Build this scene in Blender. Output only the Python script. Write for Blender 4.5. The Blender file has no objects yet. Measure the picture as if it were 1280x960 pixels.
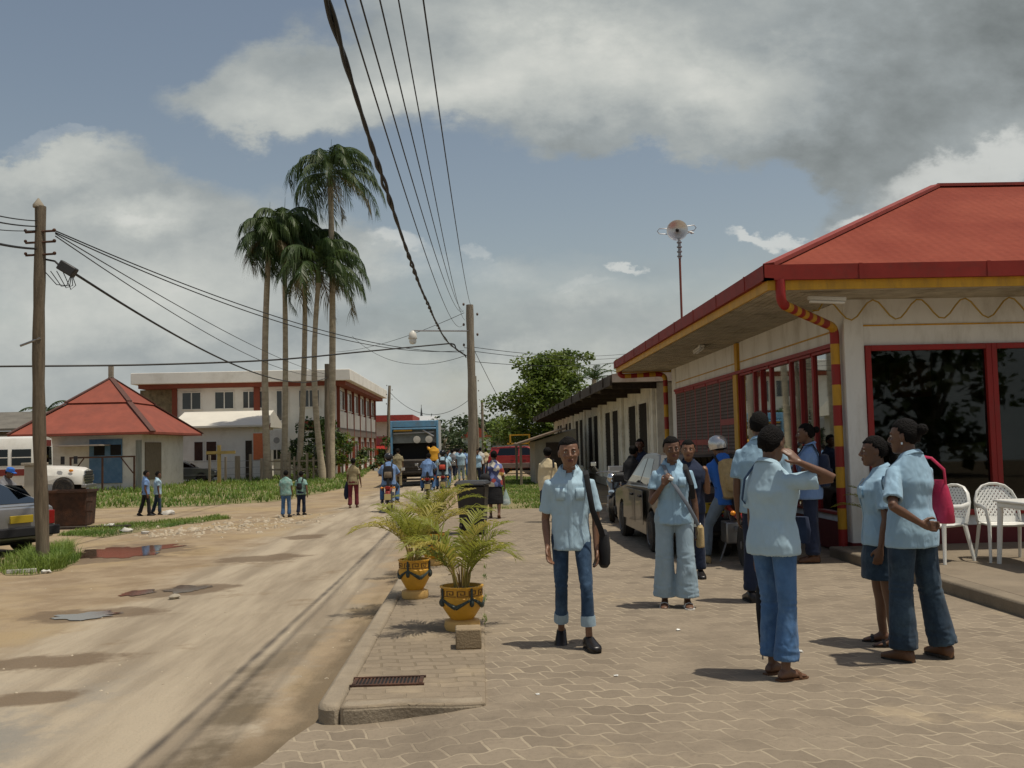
import bpy, bmesh, math, random
import numpy as np
from mathutils import Vector, Matrix, noise
random.seed(11)
PI = math.pi
R = math.radians
SC = bpy.context.scene
COL = SC.collection
V = Vector

# ------------------------------------------------------------------ camera
F, PXW, PXH = 1250.0, 1280.0, 960.0
VPX, VPY, ROLL, CAMZ = 603.0, 558.0, R(1.2), 1.57
_cy = V(((VPX-PXW/2)/F, (PXH/2-VPY)/F, -1)).normalized()
_up = V((-math.sin(ROLL), math.cos(ROLL), 0)); _up = (_up-_cy*_up.dot(_cy)).normalized()
_cx = _cy.cross(_up)
CAMR = Matrix((_cx, _cy, _up))                    # camera -> world
CAM = V((0, 0, CAMZ))
def ray(px, py):
    return CAMR @ V(((px-PXW/2)/F, (PXH/2-py)/F, -1))
def at(px, py, Y):                                # world point on the plane y = Y
    d = ray(px, py); return CAM+d*(Y/d.y)
def gp(px, py, z=0.0):                            # world point on the plane z
    d = ray(px, py); return CAM+d*((z-CAMZ)/d.z)
def gz(x):                                        # lie of the land
    if x > -1.05: return -0.16
    if x > -5: return -0.14-0.11*(-1.05-x)/3.95
    return -0.25
cam = bpy.data.cameras.new('camera'); camo = bpy.data.objects.new('camera', cam); COL.objects.link(camo)
cam.sensor_width = 36; cam.lens = 36*F/PXW; cam.clip_end = 3000; cam.clip_start = .05
camo.matrix_world = Matrix.Translation(CAM) @ CAMR.to_4x4()
SC.camera = camo

# ------------------------------------------------------------------ materials
def newmat(name):
    m = bpy.data.materials.new(name); m.use_nodes = True
    return m, m.node_tree.nodes, m.node_tree.links, m.node_tree.nodes['Principled BSDF']
def M(name, col, rough=.7, var=.15, vs=5, bump=0, bs=60, metal=0, spec=.4, dirt=None, stretch=None, trans=0, coat=0):
    m, N, L, B = newmat(name)
    tc = N.new('ShaderNodeTexCoord'); src = tc.outputs['Object']
    if stretch:
        mp = N.new('ShaderNodeMapping'); mp.inputs['Scale'].default_value = stretch; L.new(src, mp.inputs[0]); src = mp.outputs[0]
    nz = N.new('ShaderNodeTexNoise'); nz.inputs['Scale'].default_value = vs; nz.inputs['Detail'].default_value = 6
    nz.inputs['Roughness'].default_value = .65
    L.new(src, nz.inputs['Vector'])
    rmp = N.new('ShaderNodeMapRange'); rmp.inputs[1].default_value = .3; rmp.inputs[2].default_value = .7
    L.new(nz.outputs['Fac'], rmp.inputs[0])
    mx = N.new('ShaderNodeMix'); mx.data_type = 'RGBA'
    mx.inputs[6].default_value = [c*(1-var) for c in col]+[1]; mx.inputs[7].default_value = [min(1, c*(1+var)) for c in col]+[1]
    L.new(rmp.outputs[0], mx.inputs[0]); out = mx.outputs[2]
    if dirt:
        dc, amt, ds = dirt
        n2 = N.new('ShaderNodeTexNoise'); n2.inputs['Scale'].default_value = ds; n2.inputs['Detail'].default_value = 8
        n2.inputs['Roughness'].default_value = .7
        L.new(src, n2.inputs['Vector'])
        r2 = N.new('ShaderNodeMapRange'); r2.inputs[1].default_value = .48; r2.inputs[2].default_value = .72; r2.inputs[4].default_value = amt
        L.new(n2.outputs['Fac'], r2.inputs[0])
        m2 = N.new('ShaderNodeMix'); m2.data_type = 'RGBA'; m2.inputs[7].default_value = list(dc)+[1]
        L.new(r2.outputs[0], m2.inputs[0]); L.new(out, m2.inputs[6]); out = m2.outputs[2]
    L.new(out, B.inputs['Base Color'])
    B.inputs['Roughness'].default_value = rough; B.inputs['Metallic'].default_value = metal
    B.inputs['Specular IOR Level'].default_value = spec; B.inputs['Transmission Weight'].default_value = trans
    B.inputs['Coat Weight'].default_value = coat
    if bump:
        n3 = N.new('ShaderNodeTexNoise'); n3.inputs['Scale'].default_value = bs; n3.inputs['Detail'].default_value = 4
        L.new(src, n3.inputs['Vector'])
        b = N.new('ShaderNodeBump'); b.inputs['Strength'].default_value = bump; b.inputs['Distance'].default_value = .02
        L.new(n3.outputs['Fac'], b.inputs['Height']); L.new(b.outputs[0], B.inputs['Normal'])
    return m
def cloth(name, col, var=.08, vs=3, rough=.88, spec=.12, dirt=None, crease=.8, cs=8):
    """woven cloth with creases"""
    m = M(name, col, rough, var, vs, 0, spec=spec, dirt=dirt); N, L = m.node_tree.nodes, m.node_tree.links; B = N['Principled BSDF']
    tc = N.new('ShaderNodeTexCoord'); prev = None
    for sc, st, dist in ((cs, crease, .035), (cs*2.6, crease*.6, .014)):
        mp = N.new('ShaderNodeMapping'); mp.inputs['Scale'].default_value = (1, 1, .55); mp.inputs['Rotation'].default_value = (0, .5, .3); L.new(tc.outputs['Object'], mp.inputs[0])
        n = N.new('ShaderNodeTexNoise'); n.noise_type = 'RIDGED_MULTIFRACTAL'; n.inputs['Scale'].default_value = sc; n.inputs['Detail'].default_value = 2; n.inputs['Distortion'].default_value = .6; L.new(mp.outputs[0], n.inputs['Vector'])
        b = N.new('ShaderNodeBump'); b.inputs['Strength'].default_value = st; b.inputs['Distance'].default_value = dist; L.new(n.outputs['Fac'], b.inputs['Height'])
        if prev is not None: L.new(prev.outputs[0], b.inputs['Normal'])
        prev = b
    L.new(prev.outputs[0], B.inputs['Normal']); B.inputs['Sheen Weight'].default_value = .1; return m
def leafmat(name, col, col2, vs=3, tl=.35):
    m, N, L, B = newmat(name)
    g = N.new('ShaderNodeNewGeometry')
    nz = N.new('ShaderNodeTexNoise'); nz.inputs['Scale'].default_value = vs; nz.inputs['Detail'].default_value = 4
    L.new(g.outputs['Position'], nz.inputs['Vector'])
    r = N.new('ShaderNodeMapRange'); r.inputs[1].default_value = .35; r.inputs[2].default_value = .65; L.new(nz.outputs['Fac'], r.inputs[0])
    mx = N.new('ShaderNodeMix'); mx.data_type = 'RGBA'; mx.inputs[6].default_value = list(col)+[1]; mx.inputs[7].default_value = list(col2)+[1]
    L.new(r.outputs[0], mx.inputs[0]); L.new(mx.outputs[2], B.inputs['Base Color'])
    B.inputs['Roughness'].default_value = .5; B.inputs['Specular IOR Level'].default_value = .35
    t = N.new('ShaderNodeBsdfTranslucent'); L.new(mx.outputs[2], t.inputs[0])
    ms = N.new('ShaderNodeMixShader'); ms.inputs[0].default_value = tl
    o = N['Material Output']; L.new(B.outputs[0], ms.inputs[1]); L.new(t.outputs[0], ms.inputs[2]); L.new(ms.outputs[0], o.inputs[0])
    return m
def glassmat(name, tint=(.35, .38, .38), refl=1.0):
    m, N, L, B = newmat(name); N.remove(B)
    t = N.new('ShaderNodeBsdfTransparent'); t.inputs[0].default_value = list(tint)+[1]
    g = N.new('ShaderNodeBsdfGlossy'); g.inputs['Roughness'].default_value = .02; g.inputs[0].default_value = (.9, .95, .95, 1)
    f = N.new('ShaderNodeFresnel'); f.inputs[0].default_value = 1.5
    mu = N.new('ShaderNodeMath'); mu.operation = 'MULTIPLY'; mu.inputs[1].default_value = refl; mu.use_clamp = True
    L.new(f.outputs[0], mu.inputs[0])
    ms = N.new('ShaderNodeMixShader'); L.new(mu.outputs[0], ms.inputs[0]); L.new(t.outputs[0], ms.inputs[1]); L.new(g.outputs[0], ms.inputs[2])
    L.new(ms.outputs[0], N['Material Output'].inputs[0])
    return m

def hollowed(rings, w, depth=.07):
    """turn the closed end of a loft into an open hem with a wall of thickness w"""
    a = rings[-1]; c = sum(a, V())/len(a); r = sum((p-c).length for p in a)/len(a); k = 1-w/r
    up = (sum(rings[-2], V())/len(a)-c).normalized()*depth
    return rings+[[c+(p-c)*k for p in a], [c+(p-c)*k+up for p in a]]
# ------------------------------------------------------------------ mesh builder
class MB:
    def __init__(s): s.v = []; s.f = []; s.m = []
    def add(s, vs, fs, mi=0, X=None):
        o = len(s.v)
        s.v += [(X @ V(v)) if X is not None else V(v) for v in vs]
        s.f += [tuple(i+o for i in f) for f in fs]; s.m += [mi]*len(fs); return s
    def box(s, c, d, rz=0, mi=0, X=None):
        x, y, z = d[0]/2, d[1]/2, d[2]/2
        vs = [(-x,-y,-z),(x,-y,-z),(x,y,-z),(-x,y,-z),(-x,-y,z),(x,-y,z),(x,y,z),(-x,y,z)]
        T = Matrix.Translation(c) @ Matrix.Rotation(rz, 4, 'Z')
        if X is not None: T = X @ T
        return s.add(vs, [(0,3,2,1),(4,5,6,7),(0,1,5,4),(1,2,6,5),(2,3,7,6),(3,0,4,7)], mi, T)
    def bx(s, x0, x1, y0, y1, z0, z1, mi=0, X=None):
        return s.box(((x0+x1)/2, (y0+y1)/2, (z0+z1)/2), (abs(x1-x0), abs(y1-y0), abs(z1-z0)), 0, mi, X)
    def prism(s, poly, vec, mi=0, X=None):
        n = len(poly); vec = V(vec); vs = [V(p) for p in poly]+[V(p)+vec for p in poly]
        fs = [tuple(range(n-1, -1, -1)), tuple(range(n, 2*n))]+[(i, (i+1) % n, n+(i+1) % n, n+i) for i in range(n)]
        return s.add(vs, fs, mi, X)
    def beam(s, a, b, w, h, mi=0, X=None):
        a, b = V(a), V(b); d = (b-a).normalized(); u = V((0, 0, 1)) if abs(d.z) < .95 else V((0, 1, 0))
        sd = d.cross(u).normalized()*w/2; up = sd.cross(d).normalized()*h/2
        return s.prism([a-sd-up, a+sd-up, a+sd+up, a-sd+up], b-a, mi, X)
    def loft(s, rings, mi=0, X=None, caps=True):
        n = len(rings[0]); vs = [p for r in rings for p in r]; fs = []
        for i in range(len(rings)-1):
            for j in range(n):
                k = (j+1) % n; fs.append((i*n+j, i*n+k, (i+1)*n+k, (i+1)*n+j))
        if caps: fs += [tuple(range(n-1, -1, -1)), tuple((len(rings)-1)*n+j for j in range(n))]
        return s.add(vs, fs, mi, X)
    def tube(s, pts, r, n=8, mi=0, X=None, hollow=0, ref=None, caps=True):
        pts = [V(p) for p in pts]; k = len(pts); rs = r if isinstance(r, list) else [r]*k
        rings = []; u = None
        for i, p in enumerate(pts):
            d = (pts[min(i+1, k-1)]-pts[max(i-1, 0)])
            d = d.normalized() if d.length > 1e-9 else V((0, 0, 1))
            if u is None:
                ref = V(ref) if ref is not None else (V((0, 1, 0)) if abs(d.y) < .9 else V((1, 0, 0)))
                u = (ref-d*ref.dot(d)).normalized()
            else: u = (u-d*u.dot(d)).normalized()
            w = d.cross(u); ra, rb = rs[i] if isinstance(rs[i], tuple) else (rs[i], rs[i])
            rings.append([p+u*(ra*math.cos(2*PI*j/n))+w*(rb*math.sin(2*PI*j/n)) for j in range(n)])
        if hollow: rings = hollowed(rings, hollow)
        return s.loft(rings, mi, X, caps)
    def lathe(s, prof, n=20, c=(0, 0, 0), mi=0, X=None, caps=True):
        c = V(c)
        return s.loft([[c+V((r*math.cos(2*PI*j/n), r*math.sin(2*PI*j/n), z)) for j in range(n)] for r, z in prof], mi, X, caps)
    def ball(s, c, r, nu=12, nv=8, mi=0, X=None):
        c = V(c); r = r if isinstance(r, (list, tuple)) else (r, r, r); rings = []
        for i in range(nv+1):
            t = -PI/2+PI*i/nv; t = max(-PI/2+.06, min(PI/2-.06, t))
            rings.append([c+V((r[0]*math.cos(t)*math.cos(2*PI*j/nu), r[1]*math.cos(t)*math.sin(2*PI*j/nu), r[2]*math.sin(t))) for j in range(nu)])
        return s.loft(rings, mi, X)
    def mesh(s, name, mats, smooth=True, angle=42, fix=True):
        me = bpy.data.meshes.new(name); me.from_pydata([tuple(v) for v in s.v], [], s.f)
        for m in (mats if isinstance(mats, (list, tuple)) else [mats]): me.materials.append(m)
        if s.m and max(s.m) > 0: me.polygons.foreach_set('material_index', s.m)
        if fix:
            bm = bmesh.new(); bm.from_mesh(me); bmesh.ops.recalc_face_normals(bm, faces=bm.faces); bm.to_mesh(me); bm.free()
        if smooth:
            me.polygons.foreach_set('use_smooth', [True]*len(me.polygons))
            if angle < 179: me.set_sharp_from_angle(angle=R(angle))
        me.update(); return me
    def build(s, name, mats, parent=None, smooth=True, angle=42, bevel=0, loc=None, fix=True):
        o = bpy.data.objects.new(name, s.mesh(name, mats, smooth, angle, fix)); COL.objects.link(o)
        if parent is not None: o.parent = parent
        if loc is not None: o.location = loc
        if bevel:
            b = o.modifiers.new('bevel', 'BEVEL'); b.width = bevel; b.segments = 2; b.limit_method = 'ANGLE'; b.angle_limit = R(50)
        return o
def tag(o, label=None, cat=None, group=None, kind=None):
    if label: o['label'] = label
    if cat: o['category'] = cat
    if group: o['group'] = group
    if kind: o['kind'] = kind
    return o
def thing(name, label, cat, loc=(0, 0, 0), rz=0, group=None):
    o = bpy.data.objects.new(name, None); COL.objects.link(o); o.empty_display_size = .2
    o.location = loc; o.rotation_euler = (0, 0, rz)
    return tag(o, label, cat, group)
def dup(o, loc, rz=0, label=None, group=None, parent=None, recol=None):
    c = o.copy(); COL.objects.link(c)
    if parent is None:
        c.location = loc; c.rotation_euler = (0, 0, rz)
        if label: c['label'] = label
        if group: c['group'] = group
    else: c.parent = parent
    if recol and c.type == 'MESH':
        b = c.name.split('.')[0]
        if b in recol:
            for sl in c.material_slots: sl.link = 'OBJECT'; sl.material = recol[b]
    for ch in o.children: dup(ch, None, 0, parent=c, recol=recol)
    return c
def evald(o):                                        # apply an object's modifiers
    dg = bpy.context.evaluated_depsgraph_get(); dg.update()
    me = bpy.data.meshes.new_from_object(o.evaluated_get(dg))
    o.modifiers.clear(); o.data = me; return o
def cut(o, cutter):                                  # boolean difference, applied
    c = cutter.build('cutter', o.data.materials[0] if o.data.materials else None)
    b = o.modifiers.new('cut', 'BOOLEAN'); b.object = c; b.operation = 'DIFFERENCE'; b.solver = 'EXACT'
    if o.parent is not None: c.parent = o.parent
    evald(o); bpy.data.objects.remove(c)
    o.data.polygons.foreach_set('use_smooth', [True]*len(o.data.polygons)); o.data.set_sharp_from_angle(angle=R(35)); return o
def sm(a, b, x):
    t = max(0, min(1, (x-a)/(b-a))); return t*t*(3-2*t)
def text(parent, name, s, size, X, mat, depth=.003):
    c = bpy.data.curves.new(name, 'FONT'); c.body = s; c.size = size; c.align_x = 'CENTER'; c.align_y = 'CENTER'; c.extrude = depth
    o = bpy.data.objects.new(name, c); COL.objects.link(o); c.materials.append(mat)
    dg = bpy.context.evaluated_depsgraph_get(); me = bpy.data.meshes.new_from_object(o.evaluated_get(dg)); bpy.data.objects.remove(o)
    o = bpy.data.objects.new(name, me); COL.objects.link(o); o.parent = parent; o.matrix_local = X; return o

MT = dict(
 skin=M('dark_skin', (.135, .068, .040), .42, .12, 8, .05, 200),
 skin2=M('brown_skin', (.19, .098, .058), .42, .12, 8, .05, 200),
 hair=M('black_hair', (.007, .006, .0055), .75, .3, 40, .9, 90, spec=.12),
 lip=M('lip', (.14, .05, .04), .4, .05), eyew=M('eye_white', (.6, .57, .5), .25, .02), iris=M('iris', (.012, .008, .006), .15, .02),
 shirt=cloth('light_blue_shirt', (.29, .44, .56)),
 shirt2=cloth('pale_blue_shirt', (.36, .50, .59)),
 shirtd=cloth('medium_and_shaded_blue_shirt', (.17, .28, .50)),
 denim=cloth('blue_denim', (.065, .14, .28), .35, 4, dirt=((.17, .28, .42), .5, 6)),
 denimd=cloth('dark_denim', (.026, .045, .07), .4, 4, dirt=((.08, .13, .17), .6, 5)),
 deniml=cloth('pale_denim', (.29, .39, .46), .15, 4, dirt=((.36, .44, .48), .6, 3)),
 navy=cloth('navy_cloth', (.02, .028, .055), .25, 5), black=M('black_cloth', (.012, .012, .014), .85, .25, 6, .2, 120),
 leather=M('black_leather', (.012, .010, .010), .35, .2, 10), brownl=M('brown_leather', (.12, .055, .025), .5, .2, 12),
 cream=M('cream_cloth', (.62, .52, .33), .85, .08), yellowc=M('yellow_cloth', (.65, .33, .03), .85, .08),
 royal=cloth('royal_blue_cloth', (.03, .12, .42), .12), tan=M('tan_canvas', (.34, .25, .12), .85, .2, 20, .3, 120),
 pink=M('raspberry_leather', (.42, .02, .07), .42, .12, 10, .15, 60),
 white=M('white_plastic', (.72, .72, .68), .35, .05), wpaint=M('white_paint', (.66, .65, .60), .6, .06, 2, .05, 40, dirt=((.35, .31, .24), .45, 1.6)),
 rubber=M('tyre_rubber', (.018, .017, .016), .85, .2, 20, dirt=((.12, .09, .06), .6, 8)),
 chrome=M('chrome', (.6, .6, .6), .15, .05, metal=1), steel=M('grey_steel', (.28, .28, .28), .4, .15, metal=.8),
 redp=M('red_paint', (.30, .016, .013), .5, .18, 2, dirt=((.13, .03, .02), .7, 4), stretch=(2.5, 2.5, .6)),
 yelp=M('yellow_paint', (.56, .30, .02), .55, .15, 3, dirt=((.27, .15, .04), .6, 4), stretch=(2.5, 2.5, .6)),
 bark=M('grey_bark', (.26, .22, .16), .9, .25, 6, .5, 20, stretch=(1, 1, .3)),
 wood=M('weathered_wood', (.235, .20, .15), .9, .35, 8, .5, 40, stretch=(3, 3, .25)),
 woodn=M('old_brown_pole', (.135, .105, .07), .9, .45, 7, .6, 40, stretch=(3, 3, .25), dirt=((.22, .19, .14), .7, 3)),
 woodd=M('dark_wood', (.045, .033, .024), .85, .35, 8, .4, 40),
 cable=M('black_cable', (.012, .012, .012), .6, .1),
 conc=M('old_concrete', (.30, .265, .205), .9, .2, 3, .3, 60, dirt=((.15, .12, .08), .6, 2.5)),
 rust=M('rusty_iron', (.055, .027, .016), .85, .4, 5, .4, 40, dirt=((.14, .055, .025), .7, 4)),
 insul=M('insulator', (.12, .08, .06), .3, .2),
 dark=M('dark_void', (.008, .008, .008), .8, .1),
 tail=M('tail_light_red', (.25, .012, .01), .2, .05), amber=M('amber_lens', (.7, .25, .02), .2, .05),
 glass=glassmat('window_glass', (.30, .33, .33), 1.0), glassd=glassmat('dark_glass', (.06, .075, .08), 1.3),
)
# ------------------------------------------------------------------ sky and sun
SUNDIR = V((.27, -.10, .96)).normalized()
W = bpy.data.worlds.new('World'); SC.world = W; W.use_nodes = True
def build_sky():
    N, L = W.node_tree.nodes, W.node_tree.links; N.clear()
    out = N.new('ShaderNodeOutputWorld'); bg = N.new('ShaderNodeBackground'); L.new(bg.outputs[0], out.inputs[0])
    bg.inputs[1].default_value = .108
    sky = N.new('ShaderNodeTexSky'); sky.sky_type = 'NISHITA'; sky.sun_disc = False
    sky.sun_elevation = math.asin(SUNDIR.z); sky.sun_rotation = math.atan2(SUNDIR.x, SUNDIR.y); sky.air_density = 1.1; sky.dust_density = 1.5
    def math_(op, a, b=None, c=False):
        n = N.new('ShaderNodeMath'); n.operation = op; n.use_clamp = c
        for i, x in enumerate((a, b)):
            if x is None: continue
            if isinstance(x, (int, float)): n.inputs[i].default_value = x
            else: L.new(x, n.inputs[i])
        return n.outputs[0]
    tc = N.new('ShaderNodeTexCoord'); d = tc.outputs['Generated']
    sp = N.new('ShaderNodeSeparateXYZ'); L.new(d, sp.inputs[0])
    yy = math_('MAXIMUM', math_('ABSOLUTE', sp.outputs[1]), .12)
    u = math_('DIVIDE', sp.outputs[0], yy); v = math_('DIVIDE', sp.outputs[2], yy)
    cb = N.new('ShaderNodeCombineXYZ'); L.new(u, cb.inputs[0]); L.new(v, cb.inputs[1])
    def nz(scale, detail, rough=.6, vec=None, dist=0):
        n = N.new('ShaderNodeTexNoise'); n.inputs['Scale'].default_value = scale; n.inputs['Detail'].default_value = detail
        n.inputs['Roughness'].default_value = rough; n.inputs['Distortion'].default_value = dist
        L.new(vec if vec is not None else uvs, n.inputs['Vector']); return n
    mp0 = N.new('ShaderNodeMapping'); mp0.inputs['Scale'].default_value = (1, 1.5, 1); L.new(cb.outputs[0], mp0.inputs[0]); uvs = mp0.outputs[0]
    wn = nz(5, 7, .62)                                     # edge warp
    sub = N.new('ShaderNodeVectorMath'); sub.operation = 'SUBTRACT'; L.new(wn.outputs['Color'], sub.inputs[0]); sub.inputs[1].default_value = (.5, .5, .5)
    scl = N.new('ShaderNodeVectorMath'); scl.operation = 'SCALE'; L.new(sub.outputs[0], scl.inputs[0]); scl.inputs['Scale'].default_value = .19
    add = N.new('ShaderNodeVectorMath'); L.new(cb.outputs[0], add.inputs[0]); L.new(scl.outputs[0], add.inputs[1]); wv = add.outputs[0]
    def field(blobs, lo, hi):
        acc = None
        for px, py, a, b, wgt in blobs:
            r = ray(px, py); u0, v0 = r.x/r.y, r.z/r.y; a, b = a/F, b/F
            mp = N.new('ShaderNodeMapping'); mp.inputs['Location'].default_value = (-u0/a, -v0/b, 0); mp.inputs['Scale'].default_value = (1/a, 1/b, 0)
            L.new(wv, mp.inputs[0])
            ln = N.new('ShaderNodeVectorMath'); ln.operation = 'LENGTH'; L.new(mp.outputs[0], ln.inputs[0])
            mr = N.new('ShaderNodeMapRange'); mr.interpolation_type = 'SMOOTHSTEP'
            mr.inputs[1].default_value = lo; mr.inputs[2].default_value = hi; mr.inputs[3].default_value = wgt; mr.inputs[4].default_value = 0
            L.new(ln.outputs['Value'], mr.inputs[0])
            acc = mr.outputs[0] if acc is None else math_('ADD', acc, mr.outputs[0])
        return acc
    n1 = nz(2.6, 9, .6); n2 = nz(7, 9, .6); n3 = nz(1.2, 4, .5)
    # coverage of the broad grey layer
    cov = field([(640, 60, 380, 130, .8), (400, 105, 240, 85, .75), (270, 130, 130, 50, .4), (900, 90, 300, 150, .7), (1200, 90, 330, 230, .9), (60, 230, 190, 100, .85), (220, 320, 300, 110, .8),
                 (90, 60, 330, 130, -.55), (300, 160, 130, 50, -.4), (640, 250, 330, 55, -.5), (850, 235, 230, 70, -.6), (470, 270, 130, 60, .2), (1000, 250, 60, 60, -.3), (40, 150, 100, 30, -.3)], .25, 1.25)
    low = N.new('ShaderNodeMapRange'); low.interpolation_type = 'SMOOTHSTEP'; low.inputs[1].default_value = .09; low.inputs[2].default_value = .24
    low.inputs[3].default_value = .55; low.inputs[4].default_value = 0.02; L.new(v, low.inputs[0])
    c = math_('ADD', math_('ADD', cov, low.outputs[0]), math_('MULTIPLY', math_('SUBTRACT', n1.outputs['Fac'], .5), 1.5))
    cm = N.new('ShaderNodeMapRange'); cm.interpolation_type = 'SMOOTHSTEP'; cm.inputs[1].default_value = .05; cm.inputs[2].default_value = .6; L.new(c, cm.inputs[0])
    # brightness of that layer
    br = field([(700, 70, 260, 70, .30), (480, 130, 200, 50, .26), (960, 100, 150, 70, .22), (60, 190, 100, 45, .20), (180, 265, 80, 40, .25), (290, 330, 90, 50, .12), (560, 310, 120, 40, .15), (640, 450, 1000, 150, .12), (150, 390, 300, 70, .12), (640, 335, 130, 32, .22), (770, 365, 110, 28, .2), (520, 320, 110, 40, .2), (110, 290, 120, 40, .12), (560, 420, 240, 26, -.10), (230, 440, 240, 28, -.10), (660, 480, 300, 40, .1),
                (1250, 30, 320, 160, -.28), (1060, 190, 230, 90, -.16), (760, 170, 200, 40, -.08), (90, 300, 140, 60, -.07), (480, 420, 300, 40, -.06)], .1, 1.3)
    b2 = math_('ADD', math_('ADD', br, .44), math_('ADD', math_('MULTIPLY', math_('SUBTRACT', n2.outputs['Fac'], .5), .66), math_('MULTIPLY', math_('SUBTRACT', n3.outputs['Fac'], .5), .25)))
    rp = N.new('ShaderNodeValToRGB'); L.new(b2, rp.inputs[0])
    e = rp.color_ramp.elements; e[0].position = 0; e[0].color = (1.0, 1.13, 1.13, 1); e[1].position = 1; e[1].color = (7.6, 7.5, 6.9, 1)
    m = rp.color_ramp.elements.new(.38); m.color = (3.0, 3.3, 3.35, 1)
    m = rp.color_ramp.elements.new(.66); m.color = (4.8, 5.0, 4.75, 1)
    # crisp white cumulus heads
    cu = field([(1215, 225, 150, 42, 1), (1120, 262, 75, 22, 1), (1040, 300, 60, 16, .9), (950, 300, 62, 18, 1), (905, 297, 30, 14, .7), (772, 326, 24, 13, 1), (735, 358, 60, 14, .5),
                (490, 298, 60, 22, .8), (600, 300, 40, 18, .6), (170, 270, 60, 16, .5), (70, 165, 80, 16, .5)], .35, 1.15)
    cu2 = N.new('ShaderNodeMapRange'); cu2.interpolation_type = 'SMOOTHSTEP'; cu2.inputs[1].default_value = .15; cu2.inputs[2].default_value = 1.05
    L.new(math_('ADD', cu, math_('MULTIPLY', math_('SUBTRACT', n2.outputs['Fac'], .5), 1.3)), cu2.inputs[0])
    tint = N.new('ShaderNodeMix'); tint.data_type = 'RGBA'; tint.blend_type = 'MULTIPLY'; tint.inputs[0].default_value = 1; L.new(sky.outputs[0], tint.inputs[6]); tint.inputs[7].default_value = (1.05, .90, .745, 1)
    m1 = N.new('ShaderNodeMix'); m1.data_type = 'RGBA'; L.new(cm.outputs[0], m1.inputs[0]); L.new(tint.outputs[2], m1.inputs[6]); L.new(rp.outputs[0], m1.inputs[7])
    m2 = N.new('ShaderNodeMix'); m2.data_type = 'RGBA'; L.new(math_('MULTIPLY', cu2.outputs[0], .7), m2.inputs[0]); L.new(m1.outputs[2], m2.inputs[6]); m2.inputs[7].default_value = (6.3, 6.4, 6.1, 1)
    L.new(m2.outputs[2], bg.inputs[0])
build_sky()
sl = bpy.data.lights.new('sun', 'SUN'); sl.energy = 3.6; sl.angle = R(.9); sl.color = (1, .93, .80)
so = bpy.data.objects.new('sun', sl); COL.objects.link(so); so.rotation_euler = SUNDIR.to_track_quat('Z', 'Y').to_euler()
SC.view_settings.view_transform = 'Standard'; SC.view_settings.look = 'None'; SC.view_settings.exposure = 0; SC.view_settings.gamma = 1
SC.cycles.max_bounces = 6; SC.cycles.transparent_max_bounces = 12; SC.cycles.use_denoising = True

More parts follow.
